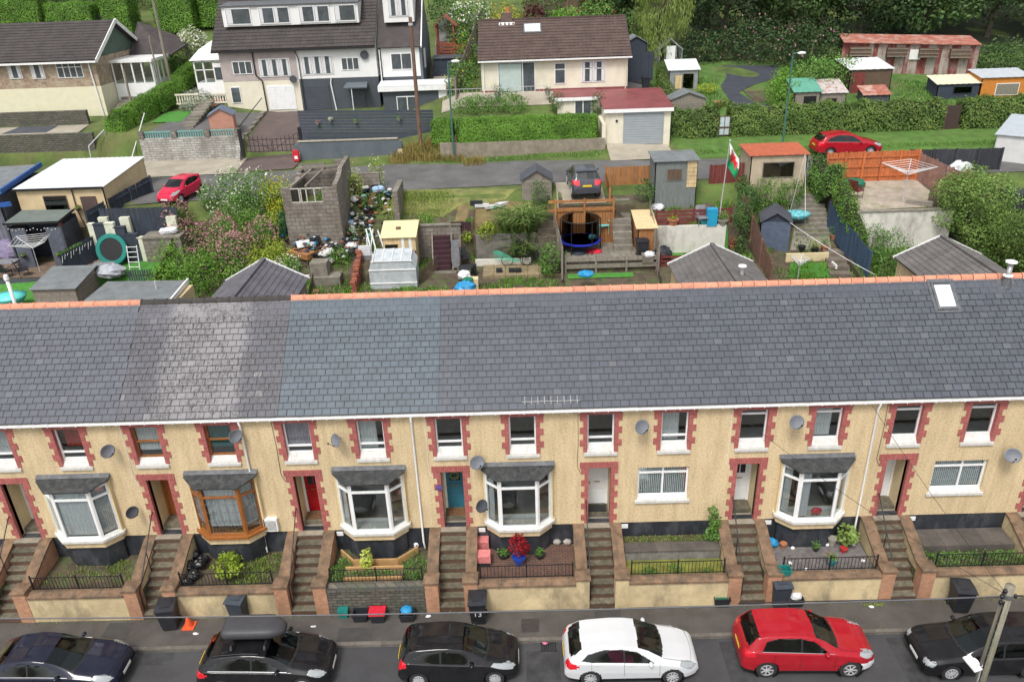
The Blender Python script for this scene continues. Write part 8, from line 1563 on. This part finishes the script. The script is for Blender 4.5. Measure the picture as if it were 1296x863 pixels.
MB().box(x0,x1,y0,y1,10.6,12.6).build('base',WHITE,T);MB().box(x0+.05,x1-.05,y0+.04,y0+.06,12.6,14.1).box(x1-.06,x1-.04,y0,y1,12.6,14.1).build('glazing',GLASS,T)
for k in range(5):MB().box(x0+k*(x1-x0-.1)/4,x0+k*(x1-x0-.1)/4+.1,y0,y0+.1,12.6,14.1).build('post',WHITE,T)
for k in range(4):MB().box(x1-.1,x1,y0+.8*k+.3,y0+.8*k+.4,12.6,14.1).build('post',WHITE,T)
MB().box(x0-.1,x1+.1,y0-.1,y1,14.1,14.3).build('roof',WHITE,T);MB().slab([(x0,43.6,14.3),(x1+.4,43.4,14.3),(x1+.6,47.5,14.9),(x0,46.5,16.6)],.1).build('rear_roof',TILED,T)
T=thing('stone_yard_walls',(-36,33,9),'dark stone retaining walls round a flat concrete roof below the stone bungalow','wall');MB().box(-50,-29.6,32.8,33.1,8.2,10.35).build('wall',STONEW,T);MB().box(-50,-31.2,35.8,36.1,9.8,11.4).build('wall',STONEW,T);MB().slab([(-50,33.1,10.3),(-30.8,33.1,10.3),(-31.2,35.9,10.4),(-50,35.9,10.4)],.1).build('flat_roof',CONC,T);MB().slab([(-36.4,33.6,10.33),(-33.2,33.6,10.33),(-33.4,35.6,10.42),(-36.2,35.6,10.42)],.02).build('dark_patch',FELTD,T)
steps('long stone steps climbing beside the stone bungalow',(-29.3,33.4,9.4),(-29.8,41,11.8),1.3,14,FLAG);T=thing('pole_handrail',(-29,34,9),'galvanised handrail beside the lower stone steps','handrail');MB().tube([(-29.6,31.8,8.3),(-29.6,32.0,9.6),(-29.0,33.4,10.4),(-29.0,33.4,9.3)],.04,6).build('rail',ALLOY,T);MB().tube([(-26.9,31.5,8.2),(-26.6,35.0,11.2)],.04,6).build('rail',ALLOY,T)
for k,(pts,w,h,nm) in enumerate([([Vector((-28.4,33.8,9.6)),Vector((-28.2,35.0,10.2))],1.5,1.35,'lowest'),([Vector((-27.9,35.4,10.1)),Vector((-27.3,37.6,10.7))],1.4,1.45,'second'),([Vector((-27.0,38.0,10.8)),Vector((-26.4,40.0,11.3))],1.3,1.4,'third'),([Vector((-26.2,41.0,11.8)),Vector((-25.4,45.0,12.9))],1.1,1.2,'topmost')]):hedgep(nm+' block of the stepped clipped hedge right of the stone bungalow',pts,w,h,HEDGE_G,650,.09,rough=.05,round_=.3)
def pole(label,a,b,Y,r,m=POLEM,name='utility_pole',cat='utility pole'):A,B=atY(*a,Y),atY(*b,Y);T=thing(name,tuple(B),label,cat);MB().tube([(B.x,Y,B.z-.3),(B.x,Y,A.z)],r,10,r2=r*.8).build('pole',m,T);return T,Vector((B.x,Y,A.z))
T,tp1=pole('brown wooden pole in front of the slatted screen fence',(518,22),(533,190),31.6,.14,mat('brown_pole_wood',(.17,.10,.07),.9,.25,2,20,.5));MB().lathe((tp1.x,tp1.y,tp1.z-.5),[(.16,0),(.16,.15)],8).build('bracket',ALLOY,T);T,_=pole('grey wooden pole beside the stepped hedge',(191,-8),(215,100),41.5,.13);T,_=pole('short grey post rising from the second hedge block',(158,88),(168,138),37.4,.09,name='post',cat='post');T,_=pole('pale thin post by the glazed porch',(188,46),(200,98),39.8,.07,name='post',cat='post')
TEALM=mat('green_lamp_post',(.05,.14,.12),.5,.15,6,0)
for lab,a,b,Y in (('green street lamp beside the long clipped hedge',(566,82),(574,192),30.2),('green street lamp rising from the grass strip on the right',(993,72),(990,186),30.6)):
 T,t=pole(lab,a,b,Y,.065,TEALM,'street_lamp','street lamp');MB().tube([t,t+Vector((0,0,.15)),t+Vector((.3,-.1,.22))],.035,6).build('bracket',TEALM,T);MB().blob(t+Vector((.5,-.15,.2)),(.28,.16,.1),10,6).build('lamp_head',WHITE,T)
P=gp(990,165);
GT=LF('roadside_straw',(.25,.17,.06),(.38,.28,.10),(.16,.2,.05));grass_tufts('roadside_grass',[gp(x,y) for x,y in ((515,198),(530,200),(545,197),(560,200),(525,193),(505,205),(550,192),(575,203),(600,208))],GT,2600,.6,.8,'tall straw-coloured grass round the foot of the brown pole','grass',w=.03)
grass_tufts('verge_grass',[Vector((x,29.9+.12*sin(x),0)) for x in np.arange(-5,6,.5)]+[Vector((x,29.3,0)) for x in np.arange(11,36,.5)],BUSH_G,5200,.22,.55,'short green grass along the verge of the lane','grass',w=.03);sheet_w('right_verge',[(10.8,28.1),(40,28.1),(40,33),(10.6,33)],mat('fresh_grass',(.08,.17,.025),.95,.3,1.5,16,.7,dirt=(.12,.12,.04),dirt_amt=.4),.02)
for lab,pts in (('rough boundary hedge left of the arched gate',[Vector((10.6,33.4,8.55)),Vector((13.9,33.4,8.55))]),('long rough hedge between the arched gate and the dark door',[Vector((14.9,33.4,8.6)),Vector((21,33.6,8.6)),Vector((29.5,33.6,8.6))]),('rough hedge right of the dark door',[Vector((31.0,33.6,8.6)),Vector((42,33.6,8.6))])):hedgep(lab,pts,1.5,1.85,HEDGE_D,250,.14,rough=.14)
T=thing('arched_gate',(14.4,33.0,8.6),'wooden gate with pale panels under a leafy arch in the hedge','gate');MB().box(13.9,14.0,32.9,33.0,8.5,10.1).box(14.85,14.95,32.9,33.0,8.5,10.1).build('frame',BROWNW,T)
for z,h in ((8.75,.4),(9.3,.65)):MB().box(14.0,14.85,32.93,32.97,z-.07,z+h+.07).build('door',BROWNW,T);MB().box(14.1,14.4,32.9,32.928,z,z+h).box(14.46,14.76,32.9,32.928,z,z+h).build('panel',mat('pale_blue_panel',(.45,.52,.55),.6,.1,4,0),T)
leaves('leaves',[(14.4+.75*cos(a),33.2,10.1+.75*sin(a),.3,.35,.28) for a in np.linspace(0,pi,8)],1500,.12,HEDGE_D,T,og=ORG[T.name]);T=thing('dark_garden_door',(30.2,33,8.5),'dark brown door standing in the gap of the rough hedge','door');MB().box(29.75,30.7,33.0,33.06,8.5,10.2).build('door',mat('dark_brown_door',(.05,.03,.025),.8,.2,5,0),T);MB().box(29.65,29.74,32.98,33.08,8.5,10.3).build('frame',BROWNW,T)
sheet('black_weed_membrane',[(915,84),(985,84),(982,100),(955,108),(935,118),(955,132),(990,135),(985,146),(930,143),(912,110),(920,98)],mat('black_membrane',(.05,.055,.07),.6,.25,2,12,.5),.05,'stuff',label='black weed membrane laid over the allotment beds',cat='membrane');sheet('allotment_soil',[(940,116),(975,118),(982,130),(955,131)],SOIL,.07);MEAD=mat('lush_allotment_grass',(.07,.15,.025),.95,.4,1,14,.8,dirt=(.13,.13,.05),dirt_amt=.5);sheet_w('allotment_grass',[(10.6,34),(45,34),(45,49),(10.8,49)],MEAD,.02,res=1.)
def greenhouse(P,w,d,h,label):
 T=lthing('greenhouse',P,label,'greenhouse');fr=MB();r=h+.8
 for y in np.linspace(0,d,5):
  for x in (-w/2,w/2):fr.bar((x,y,0),(x,y,h),.04)
  fr.bar((-w/2,y,h),(0,y,r),.04).bar((w/2,y,h),(0,y,r),.04)
 for z,x in ((0.05,-w/2),(.05,w/2),(h,-w/2),(h,w/2),(r,0)):fr.bar((x,0,z),(x,d,z),.04)
 for x in (-w/4,w/4):fr.bar((x,0,0),(x,0,h+.4),.03)
 fr.build('frame',ALLOY,T)
 for x in (-w/2,w/2):MB().box(x-.004,x+.004,.02,d-.02,.06,h-.02).build('pane',GLASS,T)
 for s in (-1,1):MB().slab([(s*w/2,0,h),(s*w/2,d,h),(0,d,r),(0,0,r)],.006).build('pane',GLASS,T)
 MB().box(-w*.2,w*.2,-.03,-.02,.0,h+.25).build('door',WHITE,T);return T
greenhouse(gp(848,86),1.9,2.3,1.5,'small aluminium greenhouse with pointed roof left of the membrane')
T=shedpx('small glazed potting shed with white sheet roof',846,883,114,1.5,1.8,mat('cloudy_pane',(.25,.27,.27),.3,.2,5,0),STEELW,'pent',rise=.5,win=[(-.4,.1,.5,1.0,GREYW,PALEW),(.35,.1,.8,1.1,GREYW,WIN)]);shedpx('low grey-roofed shed just behind the rough boundary hedge',850,893,147,1.15,1.9,GREYW,FELTG,'gable',rise=.45,dy=.4,boards=GREYW);pot(gp(911,135),'terracotta planter on the allotment grass',POTT,.45,.35)
pbush('yellow-green vegetable patch behind the potting shed',897,118,1.0,BUSH_Y,h=.7,n=900,stem=False);scrub('rampant climber mound right of the membrane',[(985,125),(992,112),(1000,130),(985,138),(1000,118)],HEDGE_G,4800,.15,hh=1.7,r=1.0);scrub('big green bramble mound behind the green-roofed shed',[(1030,108),(1045,100),(1060,108),(1050,115),(1025,118)],BUSH_G,6000,.17,hh=2.2,r=1.5)
MINT=mat('green_sheet_roof',(.10,.30,.22),.6,.1,2,0);RUST=mat('rust_streaked_sheet',(.48,.44,.42),.7,.1,2,10,.1,dirt=(.28,.08,.04),dirt_amt=.95,dirt_scale=3.0);RUSTR=mat('red_rust_sheet',(.36,.12,.08),.8,.2,2,10,.2,dirt=(.5,.42,.36),dirt_amt=.8,dirt_scale=1.6)
shedpx('leaning grey wooden hut with a green sheet roof',1008,1040,146,1.5,2.0,GREYW,MINT,rise=.6,dy=.8,corr=.2,win=[(.2,.7,.8,.45,BLACK,BLACK)]);shedpx('grey hut with rust-streaked tin roof beside the green-roofed hut',1038,1074,144,1.3,2.0,GREYW,RUST,rise=.6,dy=.9,corr=.2,win=[(0,.3,.7,.6,BROWNW,BLACK)])
shedpx('small dark pen with red rusty tin roof',1096,1128,140,1.0,1.3,FELTD,RUSTR,rise=.4,dy=.6,corr=.2);shedpx('broad brown shed with white ribbed roof behind the rusty huts',1078,1130,122,1.8,3.2,BROWNW,mat('white_ribbed_roof',(.62,.63,.63),.6,.06,2,0),rise=.4,dy=.8,corr=.25,door=[(-.9,.9,1.6,REDW)])
shedpx('dark grey shed with pale cream ribbed roof beside the orange shed',1190,1243,133,1.35,1.7,NAVYW,mat('cream_ribbed_roof',(.6,.57,.42),.6,.06,2,0),rise=.35,dy=.8,corr=.2,win=[(.3,.7,1.3,.45,NAVYW,WIN)]);shedpx('bright orange shed with pale ribbed roof at the right edge',1245,1305,131,1.7,2.0,mat('orange_shed_paint',(.55,.2,.03),.8,.1,3,20,.2),mat('grey_ribbed_roof',(.42,.45,.48),.6,.08,2,0),rise=.3,dy=.8,corr=.25,win=[(.2,.5,1.6,.75,WHITE,mat('mesh_grey',(.2,.19,.15),.9,.2,8,0))])
T=thing('poultry_barn',tuple(gp(1140,95)),'long dilapidated red and white barn with projecting nest boxes under the trees','barn');a,b=gp(1062,92),gp(1233,96);n=30
dv=(b-a)/n;an=math.atan2(b.y-a.y,b.x-a.x)
PW=mat('flaking_white_board',(.36,.32,.28),.9,.15,3,15,.4,dirt=(.22,.06,.045),dirt_amt=.85,dirt_scale=1.5);PR=mat('flaking_red_board',(.19,.045,.038),.9,.2,3,15,.4,dirt=(.4,.3,.27),dirt_amt=.7,dirt_scale=1.8)
for k in range(n):p=a+dv*k;q=p+dv*.97;MB().bar((p+q)/2-Vector((0,0,.3)),(p+q)/2+Vector((0,0,2.3+.03*(k%3))),dv.length*.97,.06,up=(-sin(an),cos(an),0)).build('board',PR if k%7 in (0,3,4) or k<6 else PW,T)
off=Vector((-sin(an),cos(an),0));MB().slab([a-off*.3+Vector((0,0,2.35)),b-off*.3+Vector((0,0,2.35)),b+off*3+Vector((0,0,2.7)),a+off*3+Vector((0,0,2.7))],.06).build('roof',RUSTR,T)
for t,w in ((.4,1.5),(.63,1.4),(.86,1.5),(.13,1.6)):
 p=a.lerp(b,t)-off*.25+Vector((0,0,1.35));bx=MB().box(-w/2,w/2,-.25,.25,0,.65);mm=Matrix.Translation(p) @ Matrix.Rotation(an,4,'Z');bx.v=[tuple(mm @ Vector(v)) for v in bx.v];nb=bx.build('nest_box',BROWNW,T)
 g=MB();[g.box(-w/2,w/2,-.29,-.252,z,z+.06) for z in (.0,.25,.55)];g.v=[tuple(mm @ Vector(v)) for v in g.v];g.build('slats',GREYW,nb)
MB().bar(a+dv*15-off*.12+Vector((0,0,1.5)),a+dv*17.5-off*.12+Vector((0,0,1.5)),.05,.75).build('white_panel',WHITER,T)
sheet_w('woodland_floor',[(14,49.5),(70,48),(90,95),(14,95)],mat('dark_leaf_litter',(.035,.045,.02),.95,.4,1,12,.5),.05,res=2.)
DK=LF('woodland_leaf',(.028,.058,.022),(.052,.10,.036),(.10,.16,.06));WIL=LF('willow_leaf',(.13,.19,.04),(.24,.32,.08),(.36,.42,.15));MG=LF('mixed_wood_leaf',(.04,.085,.028),(.075,.145,.042),(.14,.22,.07))
tree('pale drooping willow behind the aluminium greenhouse',(12.5,49.5,G(12.5,49.5)),9,3.1,WIL,17000,.34,.3,.9,12,'willow_tree',droop=.75,aspect=.16,tilt=.9)
for i,(x,y,h,r,m,nm) in enumerate([(19,54,11,5,DK,'dark broad tree right behind the willow'),(25,52.5,10.5,4.6,MG,'grey-green tree above the membrane beds'),(30.5,52,11,4.8,DK,'dark tree above the bramble mound'),(36.5,52.5,10,4.6,MG,'woodland tree over the left end of the barn'),(42.5,53,11,5,DK,'dark woodland tree over the middle of the barn'),(48,53,10.5,4.8,MG,'woodland tree over the right end of the barn'),(50,48,9,4.2,DK,'dark tree closing the right end of the barn'),(16,62,12,5.5,MG,'tall tree in the second row behind the willow'),(27,63,12,6,DK,'tall tree in the second woodland row, centre'),(38,63,12,6,DK,'tall tree in the second woodland row over the barn'),(50,62,12,6,MG,'tall tree in the second woodland row at the right'),(57,51,10,5,MG,'woodland tree at the extreme right'),(9.5,55,7,3.4,MG,'green tree between bungalow and willow'),(34,72,12,7,DK,'highest tree of the woodland')]):tree(nm,(x,y,G(x,y)-.4),h,r,m,8500 if y<60 else 5000,.36,.28,.93,11,'woodland_tree',group=None)
scrub('dark shrub belt at the foot of the woodland',[(900,74),(925,74),(950,76),(975,78),(1000,84),(880,78),(1020,80),(1040,78)],DK,9000,.24,hh=3.0,r=2.2,flowers=(PINKF,500,.2));scrub('dark shrubs along the right end of the barn',[(1245,90),(1262,92),(1280,94),(1292,96)],MG,5000,.2,hh=2.4,r=1.8);grass_tufts('long_meadow_grass',[gp(x,y) for x in range(1150,1296,12) for y in (108,116,124)]+[gp(x,y) for x in (870,885,898,1000) for y in (104,122,135)],BUSH_G,6000,.3,1.0,'long grass between the barn and the coloured sheds','grass',w=.05)
for i,(x,y,r,h,m,fl,nm) in enumerate([(-3.6,50,2.0,3.0,BUSH_G,(WHITEF,700,.22),'white and pink flowering bush behind the slide'),(-.8,50,1.8,2.8,LF('golden_leaf',(.2,.2,.03),(.36,.36,.05),(.5,.45,.1)),None,'golden-leaved shrub behind the chimney'),(1.6,51,1.2,2.4,LF('plum_leaf',(.08,.02,.03),(.17,.05,.06)),None,'plum-leaved shrub behind the bungalow ridge'),(4.4,49.5,1.6,2.6,HEDGE_G,None,'round bright green shrub behind the bungalow ridge'),(7.2,51,1.7,2.5,BUSH_G,(RLEAF,200,.2),'green shrub with red flowers behind the bungalow'),(10,50.5,1.8,3,BUSH_D,None,'dark shrub behind the right end of the bungalow roof'),(2.8,53,2.2,3.4,BUSH_D,None,'dark tall shrub behind the plum one'),(-6,52.5,1.8,3,BUSH_D,None,'dark shrub above the play frame yard')]):bush(nm,(x,y,G(x,y)),r,m,1500,.22,h=h,flowers=fl)
for i,(x0,y0,x1,y1,w,h,nm) in enumerate([(-47,54,-42.5,54.5,2.6,3.2,'leftmost clipped hedge behind the stone bungalow'),(-41.6,54,-37.6,54,2.4,2.6,'clipped hedge left of the small dark gate'),(-36.6,54,-34.2,54,2.4,3.2,'clipped hedge right of the small dark gate'),(-32,54,-28.6,54,2.4,3.4,'tall clipped hedge behind the grey pole'),(-28.2,55,-24.4,55,2.4,3.8,'tall clipped hedge near the house pair roof')]):hedgep(nm,[Vector((x0,y0,G(x0,y0))),Vector((x1,y1,G(x1,y1)))],w,h,HEDGE_G,330,.11,rough=.06,round_=.45)
T=thing('small_dark_gate',(-37.1,54,G(-37,54)),'small dark gate between two clipped hedges at the top left','gate');MB().box(-37.5,-36.7,54,54.1,G(-37,54),G(-37,54)+1.6).build('gate_panel',FELTD,T)
bush('white-blossomed shrub on the slope by the tall pole',(-27.2,48.2,G(-27.2,48.2)),1.5,LF('pale_green_leaf',(.2,.28,.1),(.35,.42,.18)),1600,.18,h=2.4,flowers=(WHITEF,1300,.2));bush('green shrub below the white-blossomed shrub',(-27.6,45.4,G(-27.6,45.4)),1.1,BUSH_G,1300,.15,h=1.6);bush('yellow-green shrub left of the white-blossomed shrub',(-30.2,49,G(-30,49)),1.3,BUSH_Y,1200,.18,h=1.8);scrub('dark trees at the top left corner',[(10,22),(25,18),(40,22),(5,10)],DK,5000,.25,hh=3.5,r=2.5);scrub('mixed green scrub beyond the clipped hedges',[(90,4),(130,4),(180,6),(230,6),(250,14)],MG,6000,.22,hh=1.6,r=2.0)
SOFF=lambda l,x,y,*a,**k:shed(l,(x,y,G(x,y)),*a,**k)
sheet_w('dark_play_yard',[(-6.9,43),(-3.1,43),(-2.4,56),(-6.9,56)],LANEM,.06);T=thing('play_frame',(-5.6,47.5,G(-5.6,47.5)),'red-brown wooden play tower and climbing frame in the dark yard','play frame');z=G(-5.6,47.5);RBW=mat('red_brown_timber',(.28,.08,.045),.8,.2,4,20,.3)
for x in (-6.4,-5.0):
 for y in (47,48.4):MB().bar((x,y,z-.2),(x,y,z+2.6),.12).build('post',RBW,T)
MB().box(-6.5,-4.9,46.9,48.5,z+1.1,z+1.2).build('platform',RBW,T);MB().slab([(-6.7,46.8,z+2.5),(-5.7,46.8,z+3.4),(-5.7,48.6,z+3.4),(-6.7,48.6,z+2.5)],.06).slab([(-4.7,46.8,z+2.5),(-5.7,46.8,z+3.39),(-5.7,48.6,z+3.39),(-4.7,48.6,z+2.5)],.06).build('roof',RBW,T)
for k in range(7):MB().box(-6.4,-3.4,45.6,45.66,z-.4+k*.24,z-.24+k*.24).build('rail',RBW,T)
fence('tall weathered fence climbing between play yard and bungalow shrubs',(-4.3,36.5,11.2),(-2.6,55,G(-2.6,55)),1.5,GREYW,.3,posts=8);T=steps('pale steps up to the dark play yard',(-5.6,40.4,11.1),(-5.6,42.6,12.0),1.7,4,CONC);T=shed('dark slatted store below the play tower',(-5.2,42.9,11.6),2.4,1.6,1.7,NAVYW,FELTD,'flat',rise=.05,boards=NAVYW)
for nm,x0,x1,y in (('pale far house wall at the very top above the play yard',-9.5,-2,62),('brown fence at the top behind the golden shrub',1,9,56)):fence(nm,(x0,y,G(x0,y)),(x1,y,G(x1,y)),1.6,PALEW if y>60 else BROWNW,.3,posts=6)
_g=[Vector((x,y,0)) for x,y in zip(rng.uniform(-17,23,260),rng.uniform(14.6,21.4,260)) if not (2.2<x<7.4 or -2.4<x<2 and 17.2<y<19 or 7.3<x<11.7 and y<18.6 or -4.4<x<-2.8 or x>17.4 and y>17.7)]
grass_tufts('garden_weeds',_g,HEDGE_G,16000,.26,.55,'weeds and rough grass scattered through the back gardens','weeds',w=.045);grass_tufts('plot_grass',[gp(x,y) for x in range(490,570,8) for y in (246,254,262,270)],WEED,5000,.14,.6,'rough yellowish grass of the open plot above the plank shed','grass',w=.035)
